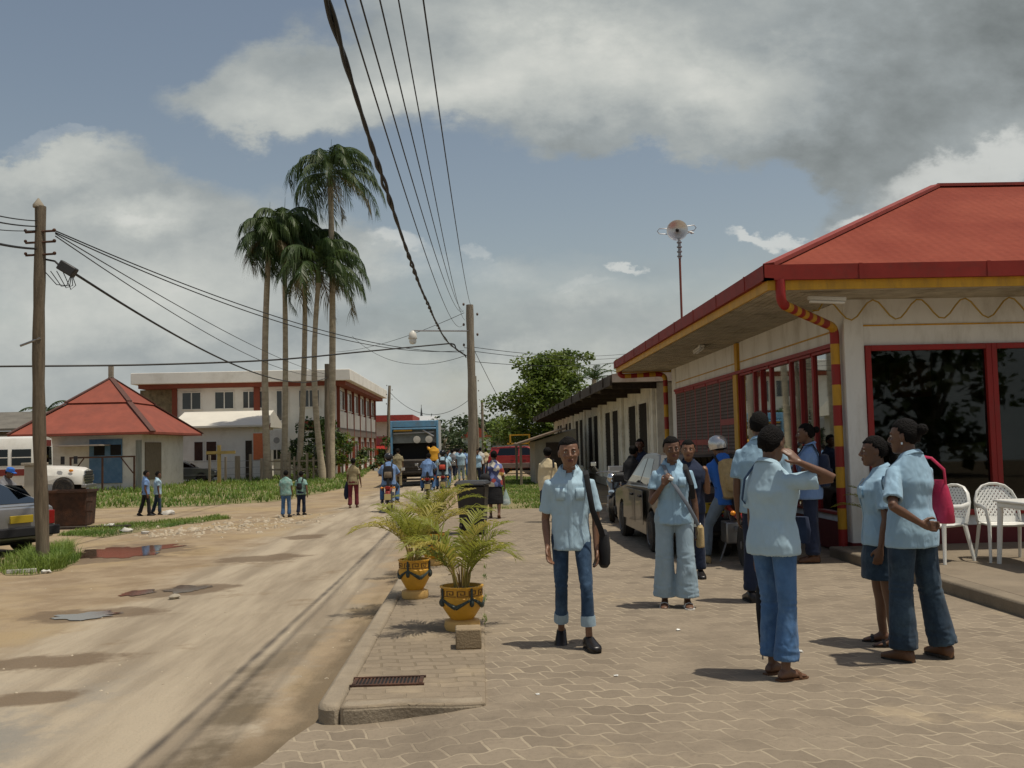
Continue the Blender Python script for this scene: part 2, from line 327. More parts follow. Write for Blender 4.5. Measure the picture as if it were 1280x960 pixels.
# ------------------------------------------------------------------ ground
def groundmat(name):
    m, N, L, B = newmat(name)
    g = N.new('ShaderNodeNewGeometry'); P = g.outputs['Position']
    sp = N.new('ShaderNodeSeparateXYZ'); L.new(P, sp.inputs[0]); X, Y = sp.outputs[0], sp.outputs[1]
    def nz(s, d=6, r=.6, sc=(1, 1, 1)):
        mp = N.new('ShaderNodeMapping'); mp.inputs['Scale'].default_value = sc; L.new(P, mp.inputs[0])
        n = N.new('ShaderNodeTexNoise'); n.inputs['Scale'].default_value = s; n.inputs['Detail'].default_value = d; n.inputs['Roughness'].default_value = r
        L.new(mp.outputs[0], n.inputs['Vector']); return n.outputs['Fac']
    def mt(op, a, b):
        n = N.new('ShaderNodeMath'); n.operation = op
        for i, x in enumerate((a, b)):
            if isinstance(x, (int, float)): n.inputs[i].default_value = x
            else: L.new(x, n.inputs[i])
        return n.outputs[0]
    def rng(x, a, b, c=0, d=1):
        n = N.new('ShaderNodeMapRange'); n.interpolation_type = 'SMOOTHSTEP'
        for i, k in enumerate((a, b, c, d)): n.inputs[i+1].default_value = k
        L.new(x, n.inputs[0]); return n.outputs[0]
    def mix(f, a, b):
        n = N.new('ShaderNodeMix'); n.data_type = 'RGBA'
        if isinstance(f, (int, float)): n.inputs[0].default_value = f
        else: L.new(f, n.inputs[0])
        for i, x in ((6, a), (7, b)):
            if isinstance(x, tuple): n.inputs[i].default_value = x+(1,)
            else: L.new(x, n.inputs[i])
        return n.outputs[2]
    big, med, fine = nz(.35, 5), nz(1.3, 7, .65), nz(9, 6, .7)
    lane = nz(1.0, 6, .6, (2.2, .25, 1))                     # streaks along the road
    dirt = mix(rng(med, .35, .65), (.23, .17, .108), (.32, .25, .165))
    dirt = mix(rng(big, .45, .65), dirt, (.33, .25, .145))
    road = mix(rng(lane, .35, .65), (.25, .205, .148), (.38, .32, .235))
    road = mix(rng(fine, .5, .8, 0, .35), road, (.30, .25, .17))
    e = mt('ADD', X, mt('MULTIPLY', mt('SUBTRACT', med, .5), 1.6))
    mask = mt('MULTIPLY', rng(e, -4.9, -4.0), rng(e, -1.3, -1.6))
    c = mix(mask, dirt, road)
    # worn grey asphalt showing through low on the left
    ga = mt('MULTIPLY', mt('MULTIPLY', rng(e, -4.6, -3.6), rng(e, -2.4, -2.9)), rng(mt('ADD', Y, mt('MULTIPLY', big, 4)), 10.8, 9.0))
    c = mix(mt('MULTIPLY', ga, rng(med, .4, .58)), c, (.24, .22, .185))
    # wet tyre track and damp gutter near the kerb
    near = rng(Y, 11.5, 7.0)
    w1 = mt('ADD', X, mt('MULTIPLY', mt('SUBTRACT', nz(.7, 7, .65), .5), 1.1))
    tr = mt('MULTIPLY', mt('MULTIPLY', rng(w1, -2.0, -1.75), rng(w1, -1.42, -1.66)), near)
    c = mix(mt('MULTIPLY', tr, rng(med, .36, .56, .0, .75)), c, (.10, .078, .05))
    gu = mt('MULTIPLY', rng(w1, -1.42, -1.18), rng(Y, 15, 9))
    gf = mt('MULTIPLY', rng(w1, -2.1, -1.5), rng(Y, 6.6, 5.4)); c = mix(mt('MULTIPLY', gf, rng(med, .34, .55, .2, .85)), c, (.11, .082, .052))
    c = mix(mt('MULTIPLY', gu, rng(lane, .38, .58, .05, .8)), c, (.13, .10, .065))
    # muddy stains of their own outline
    st = rng(nz(.7, 7, .7), .58, .68)
    c = mix(mt('MULTIPLY', st, .55), c, (.19, .135, .08))
    c = mix(rng(nz(60, 3), .6, .8, 0, .5), c, (.22, .17, .11))
    wet = None
    for px, py, rx, ry in ((150, 691, 78, 11), (235, 740, 60, 7), (115, 769, 85, 8), (378, 673, 24, 3), (30, 880, 70, 10), (330, 700, 60, 5), (60, 830, 90, 10)):
        q = gp(px, py, -.24); a = abs(gp(px+rx, py, -.24).x-q.x); b_ = (gp(px, py-ry, -.24).y-gp(px, py+ry, -.24).y)/2
        dx = mt('DIVIDE', mt('SUBTRACT', X, q.x), a); dy = mt('DIVIDE', mt('SUBTRACT', Y, q.y), b_)
        dd = mt('SQRT', mt('ADD', mt('MULTIPLY', dx, dx), mt('MULTIPLY', dy, dy)), 0)
        mk = rng(mt('ADD', dd, mt('MULTIPLY', mt('SUBTRACT', nz(1.6, 8, .68), .5), 2.2)), 1.15, .75)
        wet = mk if wet is None else mt('MAXIMUM', wet, mk)
    c = mix(mt('MULTIPLY', wet, .85), c, (.15, .105, .062))
    far = rng(Y, 70, 160); c = mix(far, c, (.10, .12, .04))
    L.new(c, B.inputs['Base Color']); L.new(rng(wet, 0, 1, .95, .55), B.inputs['Roughness']); B.inputs['Specular IOR Level'].default_value = .15
    b = N.new('ShaderNodeBump'); b.inputs['Strength'].default_value = .6; b.inputs['Distance'].default_value = .05
    hh = mt('ADD', mt('MULTIPLY', nz(40, 5), .35), mt('ADD', med, lane)); L.new(hh, b.inputs['Height']); L.new(b.outputs[0], B.inputs['Normal'])
    return m
MG = groundmat('sandy_ground')
XS = [-700, -60, -30, -15, -10, -7, -5, -4, -3, -2, -1.05, -1.04, 6, 20, 60, 700]
YS = [-40, 0, 4, 8, 12, 20, 30, 45, 70, 120, 250, 1200]
def sheet(name, x0, x1, y0, y1, inside, dz=0):
    b = MB(); xs = [x for x in XS if x0 <= x <= x1]; ys = [y for y in YS if y0 <= y <= y1]
    for i in range(len(xs)-1):
        for j in range(len(ys)-1):
            if not inside((xs[i]+xs[i+1])/2, (ys[j]+ys[j+1])/2): continue
            q = [(xs[i], ys[j]), (xs[i+1], ys[j]), (xs[i+1], ys[j+1]), (xs[i], ys[j+1])]
            b.add([(x, y, gz(x)+dz) for x, y in q], [(0, 1, 2, 3)])
    return tag(b.build(name, MG, smooth=False, fix=False), kind='structure')
isroad = lambda x, y: -5 < x < -1.05 and y < 120
sheet('ground', -700, 700, -40, 1200, lambda x, y: not isroad(x, y))
sheet('road', -5, -1.05, -40, 120, isroad)

def pavermat(name, bw, bh, col, col2, joint, sand, wave=.022, skew=.3, mort=.010, sandcol=(.40, .32, .21)):
    m, N, L, B = newmat(name)
    g = N.new('ShaderNodeNewGeometry'); sp = N.new('ShaderNodeSeparateXYZ'); L.new(g.outputs['Position'], sp.inputs[0])
    def mt(op, a, b=0):
        n = N.new('ShaderNodeMath'); n.operation = op
        for i, x in enumerate((a, b)):
            if isinstance(x, (int, float)): n.inputs[i].default_value = x
            else: L.new(x, n.inputs[i])
        return n.outputs[0]
    def nz(s, d=5, r=.6):
        n = N.new('ShaderNodeTexNoise'); n.inputs['Scale'].default_value = s; n.inputs['Detail'].default_value = d; n.inputs['Roughness'].default_value = r
        L.new(g.outputs['Position'], n.inputs['Vector']); return n.outputs['Fac']
    def rng(x, a, b, c=0, d=1):
        n = N.new('ShaderNodeMapRange'); n.interpolation_type = 'SMOOTHSTEP'
        for i, k in enumerate((a, b, c, d)): n.inputs[i+1].default_value = k
        L.new(x, n.inputs[0]); return n.outputs[0]
    X, Y = sp.outputs[0], sp.outputs[1]
    wob = mt('MULTIPLY', mt('SUBTRACT', nz(1.2, 3), .5), .10)
    Xs = mt('ADD', mt('ADD', X, mt('MULTIPLY', Y, skew)), wob)
    Yw = mt('ADD', mt('ADD', Y, mt('MULTIPLY', mt('SINE', mt('MULTIPLY', Xs, 2*PI/bw)), wave)), mt('MULTIPLY', wob, .8))
    cb = N.new('ShaderNodeCombineXYZ'); L.new(Xs, cb.inputs[0]); L.new(Yw, cb.inputs[1])
    bt = N.new('ShaderNodeTexBrick'); bt.inputs['Scale'].default_value = 1; bt.inputs['Brick Width'].default_value = bw; bt.inputs['Row Height'].default_value = bh
    bt.inputs['Mortar Size'].default_value = mort; bt.inputs['Mortar Smooth'].default_value = .35; bt.offset = .5
    bt.inputs['Color1'].default_value = col+(1,); bt.inputs['Color2'].default_value = col2+(1,); bt.inputs['Mortar'].default_value = joint+(1,)
    L.new(cb.outputs[0], bt.inputs['Vector'])
    def mix(f, a, b):
        n = N.new('ShaderNodeMix'); n.data_type = 'RGBA'; L.new(f, n.inputs[0])
        for i, x in ((6, a), (7, b)):
            if isinstance(x, tuple): n.inputs[i].default_value = x+(1,)
            else: L.new(x, n.inputs[i])
        return n.outputs[2]
    plain = mix(rng(nz(2), .35, .65), col, col2)
    c = mix(rng(nz(.9, 6, .65), .35, .62, .15, 1), plain, bt.outputs['Color'])     # joints silted over in places
    c = mix(rng(nz(22, 5, .75), .45, .8, 0, .45), c, tuple(k*.62 for k in col))
    c = mix(rng(nz(.55, 7, .68), .60-.06*sand, .72, 0, .75), c, sandcol)
    c = mix(rng(nz(1.7, 7, .7), .60, .70, 0, .45), c, tuple(k*.55 for k in col))
    L.new(c, B.inputs['Base Color']); B.inputs['Roughness'].default_value = .92; B.inputs['Specular IOR Level'].default_value = .15
    b = N.new('ShaderNodeBump'); b.inputs['Strength'].default_value = .5; b.inputs['Distance'].default_value = .012
    L.new(mt('ADD', mt('SUBTRACT', mt('MULTIPLY', nz(70, 4), .5), bt.outputs['Fac']), mt('MULTIPLY', nz(3), 1.2)), b.inputs['Height']); L.new(b.outputs[0], B.inputs['Normal'])
    return m
MPAV = pavermat('interlocking_pavers', .215, .19, (.185, .151, .112), (.265, .218, .16), (.355, .297, .215), .6)
MSTRIP = pavermat('old_kerb_pavers', .24, .13, (.21, .17, .122), (.265, .215, .155), (.18, .145, .10), 1.6, wave=.014, skew=.12, mort=.011)
# paved forecourt: flush at the front, dipping to the road at the drive
def hp(x, y):
    return -.098*sm(.15, -.75, x)*sm(7.3, 6.2, y)-.03*sm(5.6, 4.4, y)*sm(1.5, -1, x)
b = MB(); nx, ny = 26, 60
xs = [-1.05+i*(5.95/nx) for i in range(nx+1)]; ys = [3.0+j*(22.0/ny) for j in range(ny+1)]
jag = lambda y: .09*noise.noise(V((y*1.7, 3, 0)))+.05*noise.noise(V((y*6, 1, 0)))
def pv(x, y, i):
    if i == 0 and y < 6.3: x += jag(y)-.26*(6.3-y)
    return (x, y, hp(x, y))
vs = [pv(x, y, i) for y in ys for i, x in enumerate(xs)]
fs = [(j*(nx+1)+i, j*(nx+1)+i+1, (j+1)*(nx+1)+i+1, (j+1)*(nx+1)+i) for j in range(ny) for i in range(nx)
      if not (xs[i+1] < .01 and ys[j] > 6.4)]
o = len(vs); vs += [(pv(xs[0], y, 0)[0], y, -.3) for y in ys]
fs += [(o+j, j*(nx+1), (j+1)*(nx+1), o+j+1) for j in range(ny) if ys[j] < 6.4]
b.add(vs, fs); tag(b.build('paved_forecourt', MPAV, fix=False, angle=30), kind='structure')
MKERB = M('kerb_concrete', (.26, .215, .155), .9, .2, 2.5, .4, 50, dirt=((.17, .13, .085), .6, 3))
# raised strip between kerb and forecourt, with a concrete kerb
x0, x1 = -1.05, -.012
b = MB()
def fr(x): return 6.22+.02*math.sin(9*x)+.05*sm(-.85, -1.05, x)
segx = [-.90+.888*i/10 for i in range(11)]
b.prism([(x, fr(x), .012) for x in segx]+[(-.012, 25, .012), (-.90, 25, .012)], (0, 0, -.35))
tag(b.build('pavement_strip', MSTRIP, bevel=.012), kind='structure')
b = MB()
pts = [(-1.05, 6.34), (-1.035, 6.27), (-.99, 6.22), (-.902, fr(-.9)), (-.902, 6.42), (-.902, 25), (-1.05, 25)]
b.prism([(x, y, .018) for x, y in pts], (0, 0, -.36)); 
tag(b.build('kerb', MKERB, bevel=.03), kind='structure')
b = MB(); b.prism([(x, fr(x)-.004, .016) for x in segx]+[(x, fr(x)+.14, .016) for x in reversed(segx)], (0, 0, -.16))
tag(b.build('kerb_return', MKERB, bevel=.03), kind='structure')
# lip of mud and crumbled concrete where the kerb return meets the drive
# iron grate set in the strip
g0, g1 = gp(437, 857, .02), gp(533, 843, .02)
t = thing('drain_grate', 'rusty iron drain grate set in the kerb strip', 'drain grate', ((g0.x+g1.x)/2, 6.82, .012))
b = MB(); gw, gd = .44, .22
for sx in (-1, 1): b.box((sx*gw/2, 0, .006), (.025, gd, .014))
for sy in (-1, 1): b.box((0, sy*gd/2, .006), (gw+.05, .025, .014))
b.build('frame', MT['rust'], t)
b = MB()
for k in range(17): b.box((-gw/2+.025+k*(gw-.05)/16, 0, .004), (.010, gd-.02, .009))
b.build('bars', MT['rust'], t)
MB().box((0, 0, .0015), (gw, gd, .002)).build('drain_opening', MT['dark'], t)
# patio of the shop
MPAT = M('patio_concrete', (.21, .17, .12), .9, .15, 2, .3, 60, dirt=((.12, .09, .06), .5, 1.5))
b = MB(); b.bx(4.80, 15, 3, 13.36, -.2, .125); tag(b.build('patio', MPAT, bevel=.01), kind='structure')
b = MB(); b.bx(4.60, 4.797, 3, 13.36, -.2, .13); tag(b.build('patio_kerb', M('patio_kerb_concrete', (.19, .155, .11), .9, .2, 3, .3, 50), bevel=.025), kind='structure')

# ------------------------------------------------------------------ grass, puddles, stones
GR = leafmat('grass_green', (.085, .165, .025), (.20, .265, .05), .7)
MGS = M('grass_soil', (.19, .165, .075), .95, .35, 1.5, .4, 20, dirt=((.27, .205, .12), .8, .9))
def inpoly(x, y, P):
    c = False; n = len(P)
    for i in range(n):
        (xa, ya), (xb, yb) = P[i], P[(i+1) % n]
        if (ya > y) != (yb > y) and x < (xb-xa)*(y-ya)/(yb-ya)+xa: c = not c
    return c
GB = MB()
def patch(pxs, z, n, h0, h1, w=.02, base=True):
    P = [tuple(gp(x, y, z).xy) for x, y in pxs]
    # ragged outline
    Q = []
    for i in range(len(P)):
        a, c = V(P[i]), V(P[(i+1) % len(P)]); k = max(2, int((c-a).length/.6))
        for j in range(k):
            p = a.lerp(c, j/k); f = 1 if z > -.2 else 1
            Q.append((p.x+.22*noise.noise(V((p.x*2, p.y*2, 1))), p.y+.6*noise.noise(V((p.x*2, p.y*2, 7)))))
    P = Q
    if base:
        b = MB(); b.add([(x, y, max(z, gz(x)) + (.006 if z < -.2 else 0)) for x, y in P], [tuple(range(len(P)))])
        bm = bmesh.new(); me = b.mesh('grass_verge', MGS, False); bm.from_mesh(me); bmesh.ops.triangulate(bm, faces=bm.faces); bm.to_mesh(me); bm.free()
        o = bpy.data.objects.new('grass_verge', me); COL.objects.link(o); tag(o, kind='structure')
    x0, x1 = min(p[0] for p in P), max(p[0] for p in P); y0, y1 = min(p[1] for p in P), max(p[1] for p in P); k = 0
    for _ in range(n*12):
        if k >= n: break
        x, y = random.uniform(x0, x1), random.uniform(y0, y1)
        if not inpoly(x, y, P): continue
        tus = noise.noise(V((x*.8, y*.5, 3)))
        if random.random() > .55+tus: continue
        k += 1; h = random.uniform(h0, h1)*(.75+.9*max(0, tus)); a = random.uniform(0, 2*PI); l = h*random.uniform(.1, 1.3); ww = w*random.uniform(.6, 1.4)
        p = V((x, y, z)); s = V((math.cos(a+1.57), math.sin(a+1.57), 0))*ww; t = V((math.cos(a), math.sin(a), 0))*l
        GB.add([p-s, p+s, p+s*.7+t*.35+V((0, 0, h*.65)), p-s*.7+t*.35+V((0, 0, h*.65)), p+t+V((0, 0, h))], [(0, 1, 2, 3), (3, 2, 4)])
random.seed(21)
patch([(114, 636), (112, 611), (200, 604), (320, 597), (420, 588), (470, 573), (478, 575), (452, 597), (432, 610), (395, 618), (345, 627), (250, 633)], -.25, 20000, .07, .30, .022)
patch([(75, 669), (100, 661), (170, 655), (270, 645), (292, 648), (210, 659), (130, 672)], -.25, 5000, .03, .11, .008)
patch([(0, 722), (0, 700), (30, 690), (78, 686), (98, 702), (70, 716)], -.25, 2600, .06, .24, .006)
patch([(28, 712), (40, 698), (74, 694), (90, 705), (66, 714)], -.25, 2600, .10, .42, .007, False)
patch([(612, 636), (640, 637), (705, 634), (705, 598), (640, 596), (618, 598), (610, 612)], -.03, 12000, .03, .12, .012)
patch([(575, 588), (606, 590), (608, 612), (600, 640), (598, 650), (592, 630)], -.1, 900, .05, .2, .015, False)
random.seed(8)
for k in range(420):                                       # weeds in the kerb joints
    if k % 3: x, y = -1.06+random.gauss(0, .012), random.choice((7.4, 8.3, 9.6, 10.1, 11.5, 12.6, 14, 15.2, 17, 19))+random.gauss(0, .09)
    else: x, y = -.005+random.gauss(0, .012), random.choice((9.2, 10.4, 12.2, 13.1, 15, 16.4, 18.8))+random.gauss(0, .10)
    z = gz(x) if x < -.5 else .0; a = random.uniform(0, 6.3); h = random.uniform(.012, .05); p = V((x, y, z)); s_ = V((math.cos(a+1.57), math.sin(a+1.57), 0))*.004; t_ = V((math.cos(a), math.sin(a), 0))*h*.7
    GB.add([p-s_, p+s_, p+s_*.7+t_*.4+V((0, 0, h*.6)), p-s_*.7+t_*.4+V((0, 0, h*.6)), p+t_+V((0, 0, h))], [(0, 1, 2, 3), (3, 2, 4)])
tag(GB.build('grass', GR, smooth=False, fix=False), kind='stuff')
b = MB(); b.bx(-.011, 4.9, 25.003, 70, -.3, -.034); tag(b.build('yard_ground', MG, smooth=False), kind='structure')
MPUD = M('muddy_water', (.055, .04, .026), .06, .3, 1.5, .015, 5, spec=.45)
MMUD = M('wet_mud', (.19, .135, .08), .55, .3, 3, .5, 25, spec=.3, dirt=((.24, .17, .09), .8, 2))
def blot(name, px, py, rx, ry, mat, dz, seed, kind='structure'):
    c = gp(px, py, -.24); a = gp(px+rx, py, -.24); y1 = gp(px, py-ry, -.24).y; y2 = gp(px, py+ry, -.24).y
    A, Bq = (a-c).length, (y1-y2)/2; cy = (y1+y2)/2; pts = []
    for i in range(160):
        t = 2*PI*i/160; k = 1+.7*noise.noise(V((math.cos(t)*1.3, math.sin(t)*1.3, seed)))+.3*noise.noise(V((math.cos(t)*4, math.sin(t)*4, seed)))+.07*noise.noise(V((math.cos(t)*14, math.sin(t)*14, seed)))
        x = c.x+A*k*math.cos(t); y = cy+Bq*k*math.sin(t); pts.append((x, y, gz(x)+dz))
    b = MB(); b.add([(c.x, cy, gz(c.x)+dz)]+pts, [(0, i+1, (i+1) % 160+1) for i in range(160)])
    return tag(b.build(name, mat, smooth=False, fix=False), kind=kind)
for i, (px, py, rx, ry) in enumerate([(150, 690, 58, 8), (235, 738, 26, 4), (170, 742, 22, 3), (105, 771, 38, 4)]):
    blot('puddle', px, py, rx, ry, MPUD, .006+.001*i, i+20)
def stone(mb, p, r):
    k = MB(); k.ball((0, 0, 0), (r, r*random.uniform(.6, 1), r*random.uniform(.4, .7)), 6, 4)
    k.v = [v*(1+.35*noise.noise(v*(2/r)+V((p[0], p[1], 0)))) for v in k.v]
    mb.add(k.v, k.f, 0, Matrix.Translation(p) @ Matrix.Rotation(random.uniform(0, 6), 4, 'Z'))
b = MB()
for _ in range(420):
    t = random.random(); px = 190+190*t+random.gauss(0, 18); py = 668-20*t+random.gauss(0, 4)
    p = gp(px, py, -.24); p.z = gz(p.x); stone(b, p, abs(random.gauss(.0, .032))+.012)
for _ in range(70):
    p = gp(random.uniform(0, 560), random.uniform(690, 900), -.2); p.z = gz(p.x)
    if p.x < -1.2: stone(b, p, random.uniform(.006, .018))
tag(b.build('roadside_rubble', M('pale_stone', (.40, .34, .25), .9, .3, 6)), kind='stuff')
o = MB(); q = gp(218, 747, -.2); stone(o, V((q.x, q.y, gz(q.x)+.03)), .085)
tag(o.build('loose_stone', MT['conc']), 'single pale stone lying beside the muddy puddle on the road', 'stone')
# ------------------------------------------------------------------ the corner shop
MSW = M('shop_wall_paint', (.74, .73, .69), .75, .06, 1.2, .06, 60, dirt=((.36, .32, .25), .6, 1.3), stretch=(1.6, 1.6, .5))
MROOF, _N, _L, _B = newmat('red_roof_sheet')
def roofmat():
    N, L, B = _N, _L, _B
    g = N.new('ShaderNodeNewGeometry')
    nz = N.new('ShaderNodeTexNoise'); nz.inputs['Scale'].default_value = .9; nz.inputs['Detail'].default_value = 7; L.new(g.outputs['Position'], nz.inputs['Vector'])
    n2 = N.new('ShaderNodeTexNoise'); n2.inputs['Scale'].default_value = 14; n2.inputs['Detail'].default_value = 4; L.new(g.outputs['Position'], n2.inputs['Vector'])
    rp = N.new('ShaderNodeValToRGB'); rp.color_ramp.elements[0].position = .35; rp.color_ramp.elements[1].position = .68
    rp.color_ramp.elements[0].color = (.225, .046, .028, 1); rp.color_ramp.elements[1].color = (.29, .07, .042, 1); L.new(nz.outputs['Fac'], rp.inputs[0])
    mx = N.new('ShaderNodeMix'); mx.data_type = 'RGBA'; mx.blend_type = 'MULTIPLY'; mx.inputs[0].default_value = .35; L.new(rp.outputs[0], mx.inputs[6]); L.new(n2.outputs['Fac'], mx.inputs[7])
    wv = N.new('ShaderNodeTexWave'); wv.inputs['Scale'].default_value = 2.2; wv.inputs['Distortion'].default_value = .3; L.new(g.outputs['Position'], wv.inputs['Vector'])
    bp = N.new('ShaderNodeBump'); bp.inputs['Strength'].default_value = .35; bp.inputs['Distance'].default_value = .012; L.new(wv.outputs['Fac'], bp.inputs['Height']); L.new(bp.outputs[0], B.inputs['Normal'])
    L.new(mx.outputs[2], B.inputs['Base Color']); B.inputs['Roughness'].default_value = .85; B.inputs['Specular IOR Level'].default_value = .12
roofmat()
SX, FY = 4.95, 13.4
EX, EY, EY1, EX1 = 3.53, 12.2, 26.4, 15.5
shop = thing('corner_shop', 'corner shop with red hip roof, yellow fascia and red framed windows', 'shop', (SX, FY, 0))
O = Matrix.Translation((-SX, -FY, 0))
def sp_(mb, name, mats, **k): 
    for i, v in enumerate(mb.v): mb.v[i] = v-V((SX, FY, 0))
    return mb.build(name, mats, shop, **k)
b = MB()                                                  # walls: returns, lintels, sills
b.bx(SX, 5.22, FY, FY+.3, 0, 3.46)                         # corner pilaster
b.bx(5.22, 15, FY+.02, FY+.28, 2.82, 3.46); b.bx(5.22, 15, FY+.02, FY+.28, .36, .50)
b.bx(SX+.02, SX+.28, FY+.3, EY1-.6, 2.84, 3.46)
b.bx(SX+.02, SX+.26, FY+.3, 25.6, .40, .50)
b.bx(SX, SX+.3, 25.3, 25.8, 0, 3.46); b.bx(SX+.3, 15, 25.5, 25.8, 0, 3.46)
sp_(b, 'wall', MSW, bevel=.008)
b = MB(); b.bx(5.222, 15, FY+.01, FY+.29, 0, .36); b.bx(SX+.01, SX+.27, FY+.302, 25.298, 0, .40); b.bx(SX-.012, 5.22, FY-.012, FY+.302, 0, .16)
sp_(b, 'plinth', M('dark_red_plinth', (.13, .012, .012), .6, .25, 3, dirt=((.05, .02, .015), .6, 3)))
b = MB(); b.bx(5.22, 15, FY+.005, FY+.02, 3.085, 3.105); b.bx(SX+.004, SX+.02, FY+.3, 25.3, 3.06, 3.08)
sp_(b, 'yellow_stripe', MT['yelp'])
# facade windows
wx = [5.225, 6.96, 8.75, 10.6, 12.5, 14.5]
for i in range(5):
    fr_ = MB(); a, c = wx[i], wx[i+1]
    z0, z1, w = .50, 2.82, .075
    fr_.bx(a, a+w, FY-.03, FY+.1, z0, z1); fr_.bx(c-w+.0, c-.002, FY-.03, FY+.1, z0, z1)
    fr_.bx(a+w, c-w, FY-.03, FY+.1, z1-w, z1); fr_.bx(a+w, c-w, FY-.03, FY+.1, z0, z0+w)
    fo = sp_(fr_, 'window', MT['redp'], bevel=.006)
    g = MB(); g.bx(a+w, c-w, FY+.03, FY+.036, z0+w, z1-w)
    for k, v in enumerate(g.v): g.v[k] = v-V((SX, FY, 0))
    g.build('pane', glassmat('shopfront_glass', (.5, .5, .48), .9), fo)
# side windows
wy = [13.72, 14.75, 15.85, 16.95, 18.0, 18.95]
for i in range(5):
    fr_ = MB(); a, c = wy[i], wy[i+1]; z0, z1, w = .50, 2.84, .042
    fr_.bx(SX-.005, SX+.05, a, a+w, z0, z1); fr_.bx(SX-.005, SX+.05, c-w, c-.002, z0, z1)
    fr_.bx(SX-.02, SX+.1, a+w, c-w, z1-w, z1); fr_.bx(SX-.02, SX+.1, a+w, c-w, z0, z0+w)
    if i in (1, 3): fr_.bx(SX-.02, SX+.1, (a+c)/2-.02, (a+c)/2+.02, z0+w, z1-w)
    fo = sp_(fr_, 'window', MT['redp'], bevel=.005)
    g = MB(); g.bx(SX+.03, SX+.036, a+w, c-w, z0+w, z1-w)
    for k, v in enumerate(g.v): g.v[k] = v-V((SX, FY, 0))
    g.build('pane', glassmat('side_window_glass', (.25, .25, .25), 3.2), fo)
b = MB(); b.bx(SX-.03, SX+.22, 13.702, 13.718, .5, 2.84)
b.bx(SX-.05, SX+.03, FY+.3, 25.3, 2.842, 2.90)
sp_(b, 'red_rail', MT['redp'])
b = MB(); b.bx(SX-.06, SX+.2, 19.0, 19.28, 0, 2.838); sp_(b, 'post', [MT['yelp']], bevel=.01)
b = MB(); b.bx(SX-.03, SX+.18, 18.952, 18.998, .5, 2.838); b.bx(SX-.03, SX+.18, 19.282, 19.4, .5, 2.838); sp_(b, 'post_trim', MT['redp'])
b = MB(); b.bx(SX-.035, SX+.02, 19.0, 19.2, 2.91, 3.44); sp_(b, 'post_cap', MT['yelp'])
# louvred security panels
MLOUV, N_, L_, B_ = newmat('louvre_mesh')
def louv():
    N, L, B = N_, L_, B_
    g = N.new('ShaderNodeNewGeometry'); w = N.new('ShaderNodeTexBrick'); sp = N.new('ShaderNodeSeparateXYZ'); cb = N.new('ShaderNodeCombineXYZ')
    L.new(g.outputs['Position'], sp.inputs[0]); L.new(sp.outputs[1], cb.inputs[0]); L.new(sp.outputs[2], cb.inputs[1]); L.new(cb.outputs[0], w.inputs['Vector'])
    w.offset = 0; w.inputs['Scale'].default_value = 1; w.inputs['Brick Width'].default_value = .11; w.inputs['Row Height'].default_value = .07; w.inputs['Mortar Size'].default_value = .016
    w.inputs['Color1'].default_value = (.15, .115, .10, 1); w.inputs['Color2'].default_value = (.19, .15, .13, 1); w.inputs['Mortar'].default_value = (.06, .035, .03, 1)
    L.new(w.outputs['Color'], B.inputs['Base Color']); B.inputs['Roughness'].default_value = .8
louv()
py_ = [19.4, 20.6, 21.8, 23.0, 24.15, 25.29]
for i in range(5):
    a, c = py_[i], py_[i+1]; fr_ = MB(); w = .035
    fr_.bx(SX-.004, SX+.03, a, a+w, .5, 2.84); fr_.bx(SX-.004, SX+.03, c-w, c-.002, .5, 2.84)
    zz = 1.95 if i == 0 else 1.55
    fr_.bx(SX-.008, SX+.03, a+w, c-w, zz-.06, zz+.06); fr_.bx(SX-.03, SX+.06, a+w, c-w, 2.78, 2.84)
    fr_.bx(SX-.003, SX+.03, (a+c)/2-.012, (a+c)/2+.012, .5, 2.78)
    fo = sp_(fr_, 'security_panel', MT['redp'])
    g = MB(); g.bx(SX+.0, SX+.03, a+w, c-w, .5, 2.78)
    for k, v in enumerate(g.v): g.v[k] = v-V((SX, FY, 0))
    g.build('louvre', MLOUV, fo)
# roof, gutter, fascia, soffit
tr, rz0, rz1 = 4.2, 3.735, 5.76
b = MB(); e = .10
q = [(EX+e, EY+e), (EX1, EY+e), (EX1, EY1-e), (EX+e, EY1-e)]; t_ = [(EX+tr, EY+tr), (EX1-1, EY+tr), (EX1-1, EY1-tr), (EX+tr, EY1-tr)]
vs = [(x, y, rz0) for x, y in q]+[(x, y, rz1) for x, y in t_]
b.add(vs, [(0, 1, 5, 4), (1, 2, 6, 5), (2, 3, 7, 6), (3, 0, 4, 7), (4, 5, 6, 7)])
ro = sp_(b, 'roof', MROOF, smooth=False)
b = MB(); b.beam((EX+e, EY+e, rz0+.02), (EX+tr, EY+tr, rz1+.02), .16, .05); b.beam((EX+tr, EY+tr, rz1+.02), (EX1-1, EY+tr, rz1+.02), .16, .05)
for v in range(len(b.v)): b.v[v] = b.v[v]-V((SX, FY, 0))
b.build('hip_cap', M('hip_cap_red', (.25, .04, .025), .6, .2), ro)
gp_ = [(0, 3.55), (0, 3.74), (.012, 3.74), (.012, 3.58), (.13, 3.57), (.13, 3.55)]
b = MB()
b.prism([(EX1, EY+u, z) for u, z in gp_], (EX-EX1, 0, 0)); b.prism([(EX+u, EY, z) for u, z in gp_], (0, EY1-EY, 0))
for kk in range(9):                                        # gutter joints
    y = EY+.9+kk*1.62; b.bx(EX-.008, EX, y, y+.045, 3.545, 3.745)
for kk in range(7):
    x = EX+1.2+kk*1.62; b.bx(x, x+.045, EY-.008, EY, 3.545, 3.745)
gut = sp_(b, 'gutter', M('red_gutter', (.25, .03, .022), .6, .2, 2, spec=.2, dirt=((.14, .04, .03), .65, 3.5)), smooth=False)
